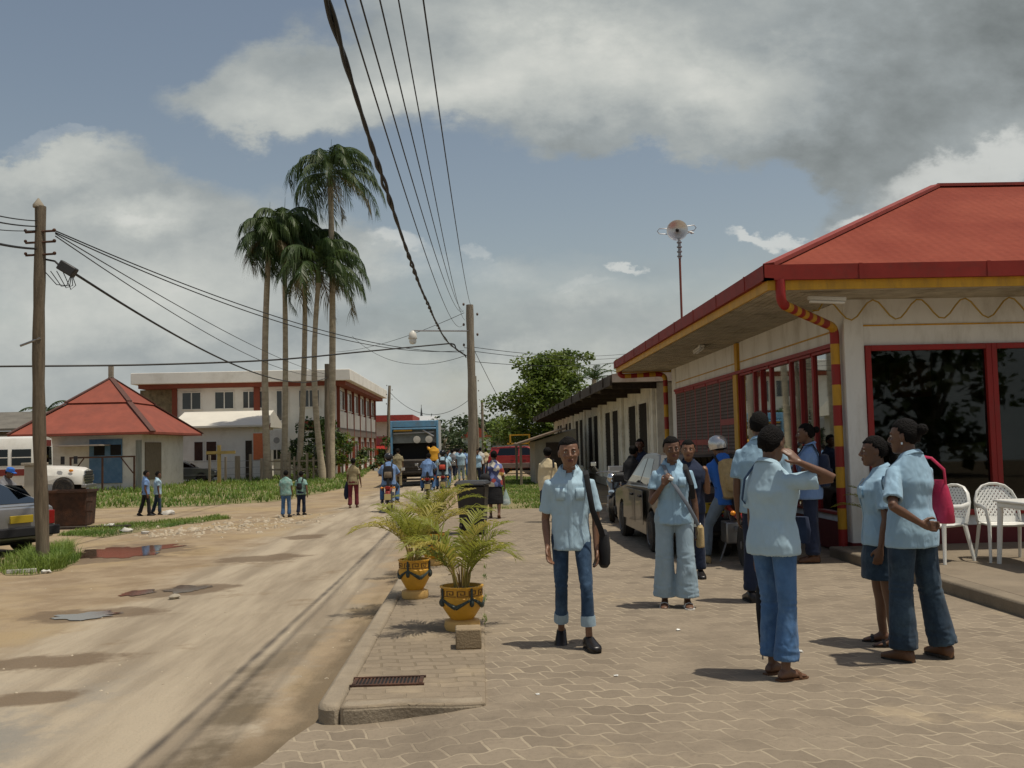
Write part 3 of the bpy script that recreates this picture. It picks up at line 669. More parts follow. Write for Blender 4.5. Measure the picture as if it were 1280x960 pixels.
b = MB(); b.bx(EX+.06, EX1, EY+.06, EY+.09, 3.43, 3.549); b.bx(EX+.06, EX+.09, EY+.09, EY1, 3.43, 3.549); b.bx(EX+.06, EX1, EY1-.03, EY1, 3.43, 3.549)
sp_(b, 'fascia', MT['yelp'])
MSOF = M('soffit_boards', (.46, .41, .31), .8, .2, 4, dirt=((.16, .12, .07), .7, 2.5))
b = MB(); nb = 13; wd = (SX+.05-EX-.09)/nb
for i in range(nb):
    x0 = EX+.09+i*wd; y0 = EY+.09+i*wd*(FY+.02-EY-.09)/(SX-EX)
    b.bx(x0, x0+wd-.018, y0, EY1-.03, 3.455+random.uniform(0, .008), 3.48)
for i in range(11):
    y0 = EY+.09+i*.115; x0 = EX+.09+(i+1)*.115*1.17
    b.bx(x0, EX1, y0, y0+.10, 3.455+random.uniform(0, .006), 3.48)
sp_(b, 'soffit', MSOF, smooth=False)
b = MB(); b.bx(EX+.09, EX1, EY+.09, EY1-.03, 3.485, 3.50); sp_(b, 'ceiling_deck', MT['woodd'])
def striped(pts, r, sl, first=0):
    mb = MB(); acc = 0; k = first; fine = []
    for i in range(len(pts)-1):
        a, c = V(pts[i]), V(pts[i+1]); n = max(1, int((c-a).length/.04))
        for j in range(n): fine.append(a.lerp(c, j/n))
    fine.append(V(pts[-1])); cur = [fine[0]]
    for i in range(1, len(fine)):
        cur.append(fine[i]); acc += (fine[i]-fine[i-1]).length
        L_ = sl[min(k, len(sl)-1)] if isinstance(sl, list) else sl
        if acc >= L_ or i == len(fine)-1:
            mb.tube(cur, r, 12, mi=k % 2, caps=False); cur = [fine[i]]; acc = 0; k += 1
    return mb
def arc(a, c, d, n=6):                                     # bend from a via corner c to d
    a, c, d = V(a), V(c), V(d); return [a*(1-t)**2+c*2*t*(1-t)+d*t*t for t in [i/n for i in range(n+1)]]
p0 = (EX+.22, EY+.05, 3.56)
pth = [p0, (EX+.22, EY+.05, 3.36)]+arc((EX+.22, EY+.05, 3.36), (EX+.22, EY+.05, 3.25), (EX+.33, EY+.17, 3.235))[1:]+[(SX-.17, FY+.03, 3.10)]
pth += arc(pth[-1], (SX-.09, FY+.12, 3.08), (SX-.09, FY+.12, 2.98))[1:]+[(SX-.09, FY+.12, .02)]
sp_(striped(pth, .062, [.36]+[.105]*9+[.19, .25]*2+[.26]*30), 'downpipe', [MT['redp'], MT['yelp']])
yb = EY1-.25
pth = [(EX+.12, yb, 3.55), (EX+.12, yb, 3.42)]+arc((EX+.12, yb, 3.42), (EX+.12, yb, 3.33), (EX+.25, yb, 3.33))[1:]+[(SX-.28, yb, 3.36)]+arc((SX-.28, yb, 3.36), (SX-.1, yb, 3.36), (SX-.1, yb, 3.2))[1:]+[(SX-.1, yb, .02)]
sp_(striped(pth, .062, [.3]+[.16]*9+[.3]*30), 'downpipe', [MT['redp'], MT['yelp']])
def tubelamp(a, c):
    a, c = V(a), V(c); mb = MB(); mb.beam(a, c, .10, .05); o = sp_(mb, 'fluorescent_lamp', MT['wpaint'], bevel=.008)
    mb = MB(); dn = V((0, 0, -.045))
    for s in (-.03, .03):
        off = (c-a).cross(V((0, 0, 1))).normalized()*s; mb.tube([a.lerp(c, .04)+dn+off, a.lerp(c, .96)+dn+off], .016, 8)
    for v in range(len(mb.v)): mb.v[v] = mb.v[v]-V((SX, FY, 0))
    mb.build('lamp_tube', MT['white'], o)
tubelamp((4.22, 12.65, 3.38), (4.68, 12.55, 3.34)); tubelamp((4.3, 19.2, 3.42), (4.42, 20.4, 3.42))
pts = []
for i in range(90):
    x = 4.5+i*.075; pts.append((x, FY-.06-.2*abs(math.sin(i*.33)), 3.45-.32*abs(math.sin((x-4.5)*2.6))**1.0))
b = MB(); b.tube([(x, FY-.10, 3.43-.27*math.sin((x-4.9)*5.0+1.0)**2 if x > 4.6 else 3.3) for x, _, _ in pts], .011, 6)
sp_(b, 'festoon_cable', M('yellow_cable', (.42, .27, .04), .5, .1))
# inside the shop
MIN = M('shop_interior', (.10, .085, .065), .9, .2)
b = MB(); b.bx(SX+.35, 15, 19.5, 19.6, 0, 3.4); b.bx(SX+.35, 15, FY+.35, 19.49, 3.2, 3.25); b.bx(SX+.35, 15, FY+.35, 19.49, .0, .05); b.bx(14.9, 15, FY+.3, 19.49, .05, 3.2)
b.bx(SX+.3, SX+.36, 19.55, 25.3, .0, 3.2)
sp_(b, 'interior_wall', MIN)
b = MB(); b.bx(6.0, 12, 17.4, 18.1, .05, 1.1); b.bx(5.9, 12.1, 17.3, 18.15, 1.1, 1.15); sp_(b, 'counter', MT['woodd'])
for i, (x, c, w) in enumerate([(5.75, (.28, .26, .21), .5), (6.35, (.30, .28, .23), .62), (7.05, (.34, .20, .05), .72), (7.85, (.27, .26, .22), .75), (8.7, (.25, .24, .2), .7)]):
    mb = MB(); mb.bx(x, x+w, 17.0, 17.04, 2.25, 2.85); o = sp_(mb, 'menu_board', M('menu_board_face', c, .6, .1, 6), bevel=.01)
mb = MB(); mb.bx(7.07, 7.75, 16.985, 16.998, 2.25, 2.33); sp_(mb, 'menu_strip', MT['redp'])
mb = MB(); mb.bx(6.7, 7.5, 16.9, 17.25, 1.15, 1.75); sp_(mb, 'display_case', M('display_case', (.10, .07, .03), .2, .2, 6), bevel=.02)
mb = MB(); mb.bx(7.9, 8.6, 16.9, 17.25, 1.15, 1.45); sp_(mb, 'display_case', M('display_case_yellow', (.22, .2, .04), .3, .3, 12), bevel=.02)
# siren on its mast above the eave
sr = at(852, 392, 19.0)
sn = thing('roof_siren', 'shiny domed siren with wire loops on thin red mast above the shop eave', 'siren', (sr.x, 19.0, 3.86))
top = at(849, 288, 19.0).z-3.86
b = MB(); b.tube([(0, 0, -.02), (0, 0, top-.55)], .022, 8); b.build('mast', M('rusty_red_mast', (.20, .06, .04), .6, .2), sn)
b = MB(); b.tube([(0, 0, top-.55), (0, 0, top-.15)], .03, 8)
for k in range(4): b.lathe([(.02, top-.53+k*.09), (.05, top-.515+k*.09), (.05, top-.495+k*.09), (.02, top-.48+k*.09)], 10)
b.build('mast_head', MT['steel'], sn)
X_ = Matrix.Translation((-.03, 0, top)) @ Matrix.Rotation(R(-14), 4, 'Z') @ Matrix.Rotation(R(90), 4, 'X')
b = MB(); b.lathe([(.02, -.10), (.14, -.09), (.185, -.03), (.20, .0), (.205, .015), (.195, .015), (.15, -.02), (.07, -.05), (.03, -.055)], 28, X=X_); b.build('dish', M('polished_aluminium', (.74, .73, .69), .32, .05, metal=.55), sn)
b = MB(); b.lathe([(.008, -.04), (.03, -.03), (.035, .03), (.012, .07)], 14, X=X_); b.build('driver', MT['dark'], sn)
b = MB()
for s in (-1, 1):
    a0 = .19; pts = [(s*a0-.03, .05, top+.07+.02*s), (s*(a0+.15)-.03, .05, top+.08+.03*s), (s*(a0+.19)-.03, .05, top+.03+.03*s), (s*(a0+.15)-.03, .05, top-.02+.03*s), (s*a0-.03, .05, top-.04+.02*s)]
    b.tube(pts, .008, 6)
b.tube([(.15, .05, top-.06), (.24, .05, top-.02), (.30, .05, top-.05)], .012, 6); b.tube([(.17, .05, top+.0), (.27, .05, top-.06)], .012, 6)
b.build('wire_loop', MT['steel'], sn)

# ------------------------------------------------------------------ the long building behind it
MCW = M('cream_wall', (.76, .72, .61), .8, .1, 1.5, .05, 40, dirt=((.26, .22, .15), .6, 1.2))
lb = thing('long_low_building', 'long low cream building with dark overhanging eave and tall dark windows', 'building', (4.75, 27, 0))
def L2(mb, name, mats, parent=None, **k):
    mb.v = [v-V((4.75, 27, 0)) for v in mb.v]; return mb.build(name, mats, parent or lb, **k)
BX, B0, B1 = 4.75, 27.0, 66.0
b = MB(); b.bx(BX, 12, B0, B1, 0, 3.2); L2(b, 'wall', MCW)
y = B0+.2; k = 0
while y < B1-3:
    b = MB(); b.bx(BX-.09, BX-.002, y, y+.35, 0, 3.2); L2(b, 'pilaster', MCW, bevel=.01)
    b = MB(); b.tube([(BX-.06, y+.5, .1), (BX-.06, y+.5, 3.1)], .035, 8); L2(b, 'drain_pipe', MCW)
    for a in (1.2, 3.3):
        f = MB(); w0, w1 = y+a, y+a+1.5
        f.bx(BX-.05, BX-.002, w0-.08, w0, .55, 2.8); f.bx(BX-.05, BX-.002, w1, w1+.08, .55, 2.8); f.bx(BX-.05, BX-.002, w0, w1, 2.72, 2.8); f.bx(BX-.09, BX-.002, w0-.1, w1+.1, .47, .55)
        fo = L2(f, 'window', MCW)
        g = MB()
        g.bx(BX-.022, BX-.004, w0, w1, .55, 2.72)
        for q in range(16): g.bx(BX-.034, BX-.02, w0, w1, .6+q*.13, .6+q*.13+.02)
        g.v = [v-V((4.75, 27, 0)) for v in g.v]; g.build('louvre_pane', M('dark_louvre', (.04, .034, .028), .85, .3, 8, spec=.05), fo)
    y += 6.1; k += 1
b = MB(); b.bx(BX-.12, BX-.002, B0, B1, 0, .28); L2(b, 'plinth', MT['conc'])
MDR = M('dark_roof_edge', (.05, .038, .028), .8, .35, 2, dirt=((.16, .13, .09), .5, 1.2))
b = MB(); b.prism([(3.5, B0-.4, 3.22), (3.5, B0-.4, 3.42), (8.5, B0-.4, 4.2), (13.5, B0-.4, 3.42), (13.5, B0-.4, 3.22)], (0, B1+2-B0, 0)); L2(b, 'roof', M('grey_roof_sheet', (.15, .13, .10), .8, .3, 1, dirt=((.26, .22, .15), .6, .8)))
b = MB(); b.bx(3.44, 3.498, B0-.4, B1+1.6, 3.12, 3.40)
for q in range(12): b.bx(3.40, 3.44, B0+1+q*3.3, B0+1.08+q*3.3, 3.15, 3.42)
L2(b, 'eave_board', MDR)
b = MB(); b.bx(3.5, BX+3, B0-.46, B0-.402, 3.2, 3.42); L2(b, 'gable_board', M('stained_white_board', (.48, .42, .36), .8, .15, 3, dirt=((.24, .12, .08), .8, 4)))
for q in range(15): b = MB(); b.beam((3.55, B0+q*2.7, 3.12), (BX, B0+q*2.7, 3.12), .09, .16); L2(b, 'rafter', MT['woodd'])
lw = thing('low_white_wall', 'low white wall stub beyond the parked grey car', 'wall', (2.9, 23, 0))
b = MB(); b.bx(0, 1.7, 0, .22, 0, 1.05); b.build('panel', MT['wpaint'], lw, bevel=.015); MB().bx(-.06, 1.75, -.06, .28, 0, .1).build('footing', MT['conc'], lw)
# shed
sh = thing('lean_to_shed', 'small grey lean-to shed with rusty sloping roof beyond the grass', 'shed', (2.15, 41, -.03))
b = MB(); b.prism([(0, 0, 0), (1.7, 0, 0), (1.7, 0, 2.25), (0, 0, 1.75)], (0, 4.5, 0)); b.build('wall', M('grey_render', (.33, .30, .24), .85, .15, 2, dirt=((.2, .17, .12), .6, 1.5)), sh)
b = MB(); b.prism([(-.75, -.5, 1.60), (1.25, -.5, 2.22), (1.25, -.5, 2.30), (-.75, -.5, 1.68)], (0, 5.5, 0)); b.build('roof', M('rusty_sheet', (.16, .11, .07), .8, .3, 3, dirt=((.3, .25, .17), .6, 2)), sh)
b = MB(); b.bx(.45, 1.35, -.03, -.003, 0, 1.7); b.build('door', MT['woodd'], sh)
for y in (-.4, 4.8): MB().bx(-.65, -.55, y, y+.1, 0, 1.63).build('post', MT['wood'], sh)

# ------------------------------------------------------------------ white office block, left
MOW = M('office_white', (.74, .72, .66), .8, .05, .8, dirt=((.42, .38, .31), .5, .6))
MRB = M('red_brown_paint', (.20, .045, .022), .7, .12, 2)
of = thing('office_block', 'two storey white office block with flat white roof and red trim', 'building', (-16, 72, -.25))
def OF(mb, name, mats, parent=None, **k):
    mb.v = [v-V((-16, 72, -.25)) for v in mb.v]; return mb.build(name, mats, parent or of, **k)
WX0, WX1, WY0, WY1 = -22.3, -10.6, 73.2, 99.0
b = MB(); b.bx(WX0, WX1, WY0, WY1, -.3, 6.25); OF(b, 'wall', MOW)
b = MB(); b.bx(-25.0, -9.4, 72, 100, 6.55, 7.35); OF(b, 'roof', MOW, bevel=.03)
b = MB(); b.bx(-24.6, -9.8, 72.4, 99.6, 6.25, 6.548); OF(b, 'roof_beam', MRB)
b = MB(); b.bx(-25, WX0-.1, 74, 74.25, 2.6, 6.248); OF(b, 'screen_wall', M('screen_block', (.22, .18, .11), .9, .5, 3, .4, 8))
b = MB(); b.bx(WX0-.1, WX0+.25, WY0-.15, WY0-.002, 3, 6.248); OF(b, 'trim', MRB)
b = MB(); x = at(321.5, 500, WY0).x; b.bx(x-.22, x+.22, WY0-.15, WY0-.002, 3.2, 6.248); OF(b, 'trim', MRB)
b = MB(); b.bx(at(374, 500, WY0).x, WX1, WY0-.12, WY0-.002, 3.05, 3.75); OF(b, 'trim', MRB)
def win(x0, x1, z0, z1, y, nx=2, parent=None, axis='x'):
    f = MB(); w = .07
    def q(a0, a1, b0, b1, d0, d1):
        if axis == 'x': f.bx(a0, a1, y-d1, y-d0, b0, b1)
        else: f.bx(y+d0, y+d1, a0, a1, b0, b1)
    q(x0, x0+w, z0, z1, 0.002, .06); q(x1-w, x1, z0, z1, 0.002, .06); q(x0+w, x1-w, z1-w, z1, 0.002, .06); q(x0-.05, x1+.05, z0-.06, z0, 0.002, .1)
    for i in range(1, nx): xm = x0+(x1-x0)*i/nx; q(xm-.035, xm+.035, z0, z1-w, .002, .055)
    o = OF(f, 'window', MOW, parent)
    f = MB(); q(x0+w, x1-w, z0, z1-w, .004, .03); f.v = [v-V((-16, 72, -.25)) for v in f.v]
    f.build('pane', M('office_glass', (.03, .035, .035), .12, .3, 1, spec=.6), o)
for a, c in ((227, 252), (268, 293), (303, 319), (324, 333), (373, 400)):
    win(at(a, 500, WY0).x, at(c, 500, WY0).x, 4.75, 6.0, WY0)
win(at(345, 500, WY0).x, at(361, 500, WY0).x, 3.8, 6.0, WY0, 2)
win(at(408, 500, WY0).x, at(419, 500, WY0).x, 4.4, 6.0, WY0, 1)
for a, c in ((340, 352), (362, 372), (384, 398)): win(at(a, 560, WY0).x, at(c, 560, WY0).x, 1.0, 2.3, WY0)
for i in range(7):                                          # street side: columns, glazing, spandrels
    y = WY0+.3+i*4.15
    b = MB(); b.bx(WX1+.003, WX1+.22, y, y+.22, -.3, 6.248); OF(b, 'column', MRB)
    if i < 6:
        win(y+.5, y+3.9, 4.6, 6.1, WX1, 3, axis='y'); win(y+.6, y+3.8, .7, 2.3, WX1, 2, axis='y')
        b = MB(); b.bx(WX1+.003, WX1+.16, y+.222, y+4.148, 3.2, 4.4); OF(b, 'balcony_panel', MOW)
b = MB(); b.bx(WX1+.003, WX1+.2, WY0, WY1, 2.6, 3.19); OF(b, 'band', M('grey_band', (.14, .11, .09), .8, .2))
an = thing('gatehouse_annex', 'small white annex with pale pitched roof in front of the office', 'building', (-18, 66, -.25))
def AN(mb, name, mats, parent=None, **k):
    mb.v = [v-V((-18, 66, -.25)) for v in mb.v]; return mb.build(name, mats, parent or an, **k)
ax0, ax1 = at(222, 560, 66).x, at(318, 560, 66).x
b = MB(); b.bx(ax0, ax1, 66, 72, -.3, 3.25); AN(b, 'wall', MOW)
b = MB(); zz = 3.3; xr = at(332, 520, 66).x
b.prism([(xr, 65.2, zz), (xr, 68.6, zz+1.05), (xr, 72, zz), (xr, 72, zz-.12), (xr, 65.2, zz-.12)], (at(216, 520, 66).x-xr, 0, 0)); AN(b, 'roof', M('pale_roof_sheet', (.60, .57, .49), .6, .06, 1), smooth=False)
for a, c in ((242, 255), (257, 272)):
    b = MB(); x0, x1 = at(a, 560, 66).x, at(c, 560, 66).x; b.bx(x0, x1, 65.94, 65.998, 1.0, 2.35); o = AN(b, 'window', MOW)
    b = MB(); b.bx(x0+.07, x1-.07, 65.925, 65.938, 1.07, 2.28); b.v = [v-V((-18, 66, -.25)) for v in b.v]; b.build('pane', M('brown_glass', (.05, .025, .02), .15, .4, 1), o)
b = MB(); x0, x1 = at(307, 560, 66).x, at(315, 560, 66).x; b.bx(x0, x1, 65.95, 65.998, -.2, 2.3); AN(b, 'door', MT['woodd'])
os_ = thing('orange_panel_sign', 'orange panel sign standing beside the white annex', 'sign', tuple(at(324, 560, 65.5).xy)+(-.25,))
b = MB(); b.bx(-.38, .38, 0, .08, 1.3, 3.0); b.build('panel', M('orange_paint', (.62, .17, .06), .6, .1), os_); MB().bx(-.42, .42, .082, .12, 0, 3.05).build('frame', MT['wpaint'], os_)
# sign board between the palms
sb = thing('sign_board', 'white sign board with slanting red struts between the palm trunks', 'sign', tuple(at(345, 560, 64).xy)+(-.25,))
MB().bx(-.42, .42, -.03, .03, 1.9, 3.15).build('board', MT['wpaint'], sb, bevel=.01)
for x in (-.36, .36): MB().bx(x-.04, x+.04, -.03, .03, 0, 1.898).build('post', MT['steel'], sb)
b = MB(); b.beam((-.5, 0, 2.6), (-.35, 0, 3.6), .05, .05); b.beam((.35, 0, 2.6), (.55, 0, 3.6), .05, .05); b.build('strut', MRB, sb)
b = MB(); b.lathe([(.12, -.034), (.2, -.034), (.2, -.044), (.12, -.044)], 16, X=Matrix.Translation((.05, 0, 2.5)) @ Matrix.Rotation(R(90), 4, 'X') @ Matrix.Translation((0, 0, .076))); b.build('emblem', MT['steel'], sb)

# ------------------------------------------------------------------ kiosk with red roof
ki = thing('red_roof_house', 'small house with broad rusty red hip roof, blue doors and grey shutters', 'house', (-20.6, 56.5, -.25))
KX0, KX1, KY0, KY1 = -24.3, -16.9, 52.0, 61.0
def KI(mb, name, mats, parent=None, **k):
    mb.v = [v-V((-20.6, 56.5, -.25)) for v in mb.v]; return mb.build(name, mats, parent or ki, **k)
MKR = M('old_red_roof', (.235, .058, .034), .75, .15, 1.5, dirt=((.16, .045, .03), .6, 1.0))
b = MB(); cx, cy = -20.7, 56.5
r0 = [(KX0, KY0), (KX1, KY0), (KX1, KY1), (KX0, KY1)]
def sc_(f): return [(cx+(x-cx)*f, cy+(y-cy)*f) for x, y in r0]
b.loft([[(x, y, 2.60) for x, y in sc_(1)], [(x, y, 2.72) for x, y in sc_(1)], [(x, y, 4.35) for x, y in sc_(.45)], [(x, y, 4.40) for x, y in sc_(.47)], [(x, y, 5.85) for x, y in sc_(.02)]])
KI(b, 'roof', MKR, smooth=False)
b = MB()
for x, y in r0: b.beam((x, y, 2.74), (cx+(x-cx)*.45, cy+(y-cy)*.45, 4.42), .28, .05); b.beam((cx+(x-cx)*.46, cy+(y-cy)*.46, 4.45), (cx, cy, 5.9), .28, .05)
KI(b, 'hip_cap', M('dark_hip', (.09, .04, .03), .8, .2))
b = MB(); b.bx(cx-.12, cx+.12, cy-.1, cy+.1, 5.6, 6.6); KI(b, 'chimney', MT['conc'])
b = MB(); b.bx(KX0+.7, KX1-.9, KY0+1, KY1-.8, -.3, 2.598); KI(b, 'wall', MT['wpaint'])
MBL = M('faded_blue_paint', (.09, .19, .32), .7, .2, 3, dirt=((.2, .24, .26), .5, 3))
b = MB(); yk = KY0+1; x0, x1 = at(112, 570, yk).x, at(153, 570, yk).x; b.bx(x0, x1, yk-.06, yk-.002, .1, 2.4); o = KI(b, 'door', MBL)
for q in range(2):
    b = MB(); b.bx(x0+.25+q*.85, x0+.8+q*.85, yk-.08, yk-.062, 1.55, 2.1); b.v = [v-V((-20.6, 56.5, -.25)) for v in b.v]; b.build('pane', MT['dark'], o)
b = MB(); xa = at(170, 570, yk).x; b.bx(xa, KX1-.92, yk-.05, yk-.002, -.2, 2.3); KI(b, 'shutter', M('galvanised_shutter', (.24, .26, .24), .5, .25, 3, dirt=((.30, .24, .16), .6, 2), stretch=(4, 1, .4)))
b = MB(); b.bx(KX1-.898, KX1-.85, KY0+1.4, KY0+4, .2, 2.2); KI(b, 'shutter', M('brown_shutter', (.15, .12, .08), .7, .2))
b = MB(); b.bx(at(60, 560, yk-1.2).x, at(128, 560, yk-1.2).x, yk-1.6, yk-.01, 2.05, 2.12); KI(b, 'awning', M('awning_sheet', (.35, .30, .25), .7, .2))
rl = thing('steel_rail_frame', 'dark steel rail frame in front of the house with blue doors', 'railing', tuple(at(128, 600, 50).xy)+(-.25,))
for x in (-1.55, 0, 1.55): MB().bx(x-.04, x+.04, -.04, .04, 0, 1.75).build('post', MT['rust'], rl)
MB().bx(-1.6, 1.6, -.03, .03, 1.68, 1.76).build('rail', MT['rust'], rl)
b = MB(); b.beam((-1.5, 0, .9), (-.9, 0, 1.68), .05, .05); b.beam((1.5, 0, .9), (.9, 0, 1.68), .05, .05); b.build('brace', MT['rust'], rl)
# grey roofed building at the left edge, behind the bus
lo = thing('grey_roof_building', 'low building with weathered grey roof behind the white bus', 'building', (-33, 62, -.25))
b = MB(); b.bx(-7, 5.5, 0, 8, 0, 3.4); b.build('wall', M('drab_wall', (.22, .19, .15), .9, .2), lo)
b = MB(); b.prism([(-8, -1, 3.4), (6.5, -1, 3.4), (6.0, 4, 4.6), (-8, 4, 4.6)], (0, 0, .15)); b.build('roof', M('weathered_roof', (.13, .12, .10), .85, .25, 1), lo)
MB().bx(-7, 5, -.9, -.75, 2.5, 3.1).build('fascia', MT['wpaint'], lo)
# buildings further up the street
pk = thing('orange_shop', 'orange and pink shop with red roof edge up the street behind the truck', 'shop', (-9.5, 104, -.25))
b = MB(); b.bx(-1.8, 1.5, 0, 10, 3.1, 4.6); b.build('wall', MT['wpaint'], pk); MB().bx(-1.9, 1.4, -.02, 10, 1.9, 3.098).build('pink_wall', M('pink_paint', (.40, .10, .11), .8, .1), pk)
MB().bx(-1.9, 2.2, -.4, 10, 0, 1.898).build('orange_wall', M('orange_wall_paint', (.52, .12, .025), .8, .12), pk)
b = MB(); b.bx(-2.4, 2.4, -1, 10.5, 4.6, 5.25); b.build('roof', M('red_roof_edge', (.34, .05, .04), .7, .1), pk); MB().bx(-1.2, .2, -.45, -.402, .2, 1.7).build('door', MT['dark'], pk)
b = MB(); b.prism([(-1.9, -1.6, 1.75), (2.2, -1.6, 1.75), (2.2, -.42, 2.15), (-1.9, -.42, 2.15)], (0, 0, .06)); b.build('awning', MT['redp'], pk)
ws = thing('white_roof_hall', 'far hall with pale roof showing above the garbage truck', 'building', (-9, 150, -.25))
MB().bx(-4, 3.2, 0, 8, 0, 5.0).build('wall', MT['wpaint'], ws); b = MB(); b.prism([(-4.4, -.5, 5), (3.0, -.5, 5), (2.2, 4, 6.6), (-4.4, 4, 6.6)], (0, 0, .1)); b.build('roof', M('pale_far_roof', (.42, .43, .43), .6, .05), ws)
cs = at(527, 530, 200); ch = thing('church_spire', 'small dark church spire rising behind the garbage truck', 'spire', (cs.x, 200, -.25))
b = MB(); b.lathe([(1.0, 0), (1.0, 4.4), (1.25, 4.5), (.55, 6.3), (.28, 7.8), (.07, 9.8)], 8); b.build('steeple', M('slate', (.06, .065, .07), .7, .2), ch, smooth=False); MB().tube([(0, 0, 9.7), (0, 0, 10.4)], .06, 6).build('finial', MT['steel'], ch)
b = MB(); b.bx(-3, 6, 1, 12, 0, 3.4); b.build('nave', M('far_stone', (.2, .19, .17), .9, .1), ch)
for i, (px, w, h, Y, c) in enumerate([(596, 4.2, 3.2, 150, (.34, .07, .04)), (618, 5.5, 2.6, 170, (.30, .12, .08)), (578, 5, 2.4, 185, (.40, .38, .33))]):
    p = at(px, 558, Y); hs = thing('far_house', ['far house with red roof between the utility poles', 'far house with brown roof left of the red pickup', 'far pale roofed house above the crowd in the road'][i], 'house', (p.x, Y, -.25), group='houses far up the street')
    MB().bx(-w/2, w/2, 0, 6, 0, h).build('wall', MT['wpaint'], hs); b = MB(); b.prism([(-w/2-.4, -.5, h), (w/2+.4, -.5, h), (0, -.5, h+1.7)], (0, 7, 0)); b.build('roof', M('far_roof', c, .8, .1), hs, smooth=False)
    MB().bx(-.5, .3, -.02, -.002, 0, 2).build('door', MT['woodd'], hs)
    for x in (-w*.35, w*.25): MB().bx(x-.3, x+.4, -.03, -.002, 1.1, 2).build('window', MT['dark'], hs)

# ------------------------------------------------------------------ fences on the left verge
fn = thing('post_fence', 'old fence of grey wooden posts and wire before the annex', 'fence', tuple(at(285, 590, 61).xy)+(-.25,))
fx0 = fn.location.x
for i, px in enumerate((262, 282, 297, 313, 327, 352, 362, 368, 374, 384, 392, 402)):
    x = at(px, 590, 61).x-fx0; h = random.uniform(1.35, 1.9); w = random.choice((.12, .16, .3 if px == 297 else .14))
    MB().bx(x-w/2, x+w/2, -.06, .06, 0, h).build('post', MT['wood'], fn, bevel=.01)
b = MB(); x0, x1 = at(222, 590, 61).x-fx0, at(330, 590, 61).x-fx0
for z in (.5, .9, 1.3): b.tube([(x0, 0, z), (0, 0, z-.04), (x1, 0, z)], .012, 5)
b.build('wire', MT['steel'], fn)
x0, x1 = at(336, 590, 61).x-fx0, at(405, 590, 61).x-fx0
b = MB()
for z in (.7, 1.2): b.beam((x0, 0, z), (x1, 0, z), .05, .1)
b.build('rail', MT['wood'], fn)
gf = thing('yellow_goal_frame', 'faded yellow wooden goal-like frame before the annex windows', 'frame', tuple(at(274, 590, 60).xy)+(-.25,))
MY = M('faded_yellow', (.30, .22, .07), .8, .2, 4)
MB().bx(-.1, .1, -.06, .06, 0, 2.25).build('post', MY, gf); MB().bx(-.75, .95, -.065, .065, 1.72, 1.9).build('crossbar', MY, gf)
yf = thing('yellow_rack', 'yellow steel rack frame standing behind the red pickup', 'frame', tuple(at(652, 560, 63).xy)+(-.1,))
for x in (-.7, .5): MB().bx(x-.05, x+.05, -.05, .05, 0, 2.3).build('post', MT['yelp'], yf)
MB().bx(-.9, .9, -.05, .05, 1.75, 1.85).build('bar', MT['yelp'], yf); MB().bx(-.75, .55, -.05, .05, 2.3, 2.38).build('bar', MT['yelp'], yf)
cp = thing('concrete_post', 'thick square whitish concrete post in front of the white bus', 'post', tuple(gp(43, 655, -.25).xy)+(-.25,))
cpY = cp.location.y; h = at(43, 582, cpY).z+.25
MB().box((0, 0, h/2), (.40, .40, h)).build('shaft', M('dirty_white_post', (.42, .39, .32), .85, .15, 2, dirt=((.2, .17, .12), .6, 2)), cp, bevel=.02); MB().box((0, 0, h+.04), (.52, .52, .08)).build('cap', MT['conc'], cp, bevel=.01)
# ------------------------------------------------------------------ utility poles
def pole(px0, py0, px1, py1, z, r0, r1, label, arms=True, Y=None, lamp=False):
    b0 = gp(px0, py0, z) if Y is None else at(px0, py0, Y); b0.z = z
    tp = at(px1, py1, b0.y); t = thing('utility_pole', label, 'utility pole', b0, group='wooden utility poles along the street')
    d = tp-b0; b = MB(); n = 14; pts = []; rs = []
    for i in range(n+1):
        f = i/n; pts.append(d*f+V((.03*math.sin(f*5+px0), .02*math.sin(f*7), -.1*(i == 0)))); rs.append((r0+(r1-r0)*f)*(1+.06*math.sin(i*2.1+px0)))
    b.tube(pts, rs, 12); b.build('shaft', MT['wood' if arms else 'woodn'], t, angle=60)
    if arms:
        hd = MB()
        for k in range(5):
            b = MB()
            p = d*(.985-.055*k); s = 1 if k % 2 else -1
            b.tube([p, p+V((s*(r1+.10), 0, .02)), p+V((s*(r1+.12), 0, .10))], .014, 6); hd.ball(p+V((s*(r1+.12), 0, .13)), (.045, .045, .06), 8, 6)
        b.build('bracket', MT['steel'], t); hd.build('insulator', M('insulator', (.12, .08, .06), .3, .2), t)
    return t, b0, d
pl, L0, Ld = pole(53, 708, 48, 258, -.25, .112, .088, 'near weathered wooden pole rising by the silver car at left', False)
b = MB(); b.lathe([(.090, Ld.length-.02), (.092, Ld.length+.02), (.01, Ld.length+.14)], 10, X=Matrix.Translation((Ld.x, Ld.y, 0))); b.build('cap', MT['conc'], pl)
for k, f in enumerate((.925, .895, .86)):
    b = MB(); p = Ld*f; b.tube([p+V((-.2, -.05, 0)), p+V((.28, -.05, .02))], .02, 6); b.ball(p+V((.28, -.05, .03)), .032, 8, 6); b.ball(p+V((-.2, -.05, .03)), .028, 8, 6); b.build('bracket', MT['rust'], pl)
b = MB(); b.tube([Ld*.62+V((-.28, -.1, -.08)), Ld*.62+V((.05, -.1, .04))], .02, 6); b.build('step_iron', MT['steel'], pl)
c0 = at(82, 335, L0.y)-L0; X_ = Matrix.Translation(c0+V((.04, -.02, -.02))) @ Matrix.Rotation(R(32), 4, 'Y')
b = MB(); b.box((0, 0, 0), (.30, .16, .17), X=X_); b.build('junction_box', M('junction_box', (.035, .035, .035), .5, .2), pl, bevel=.02)
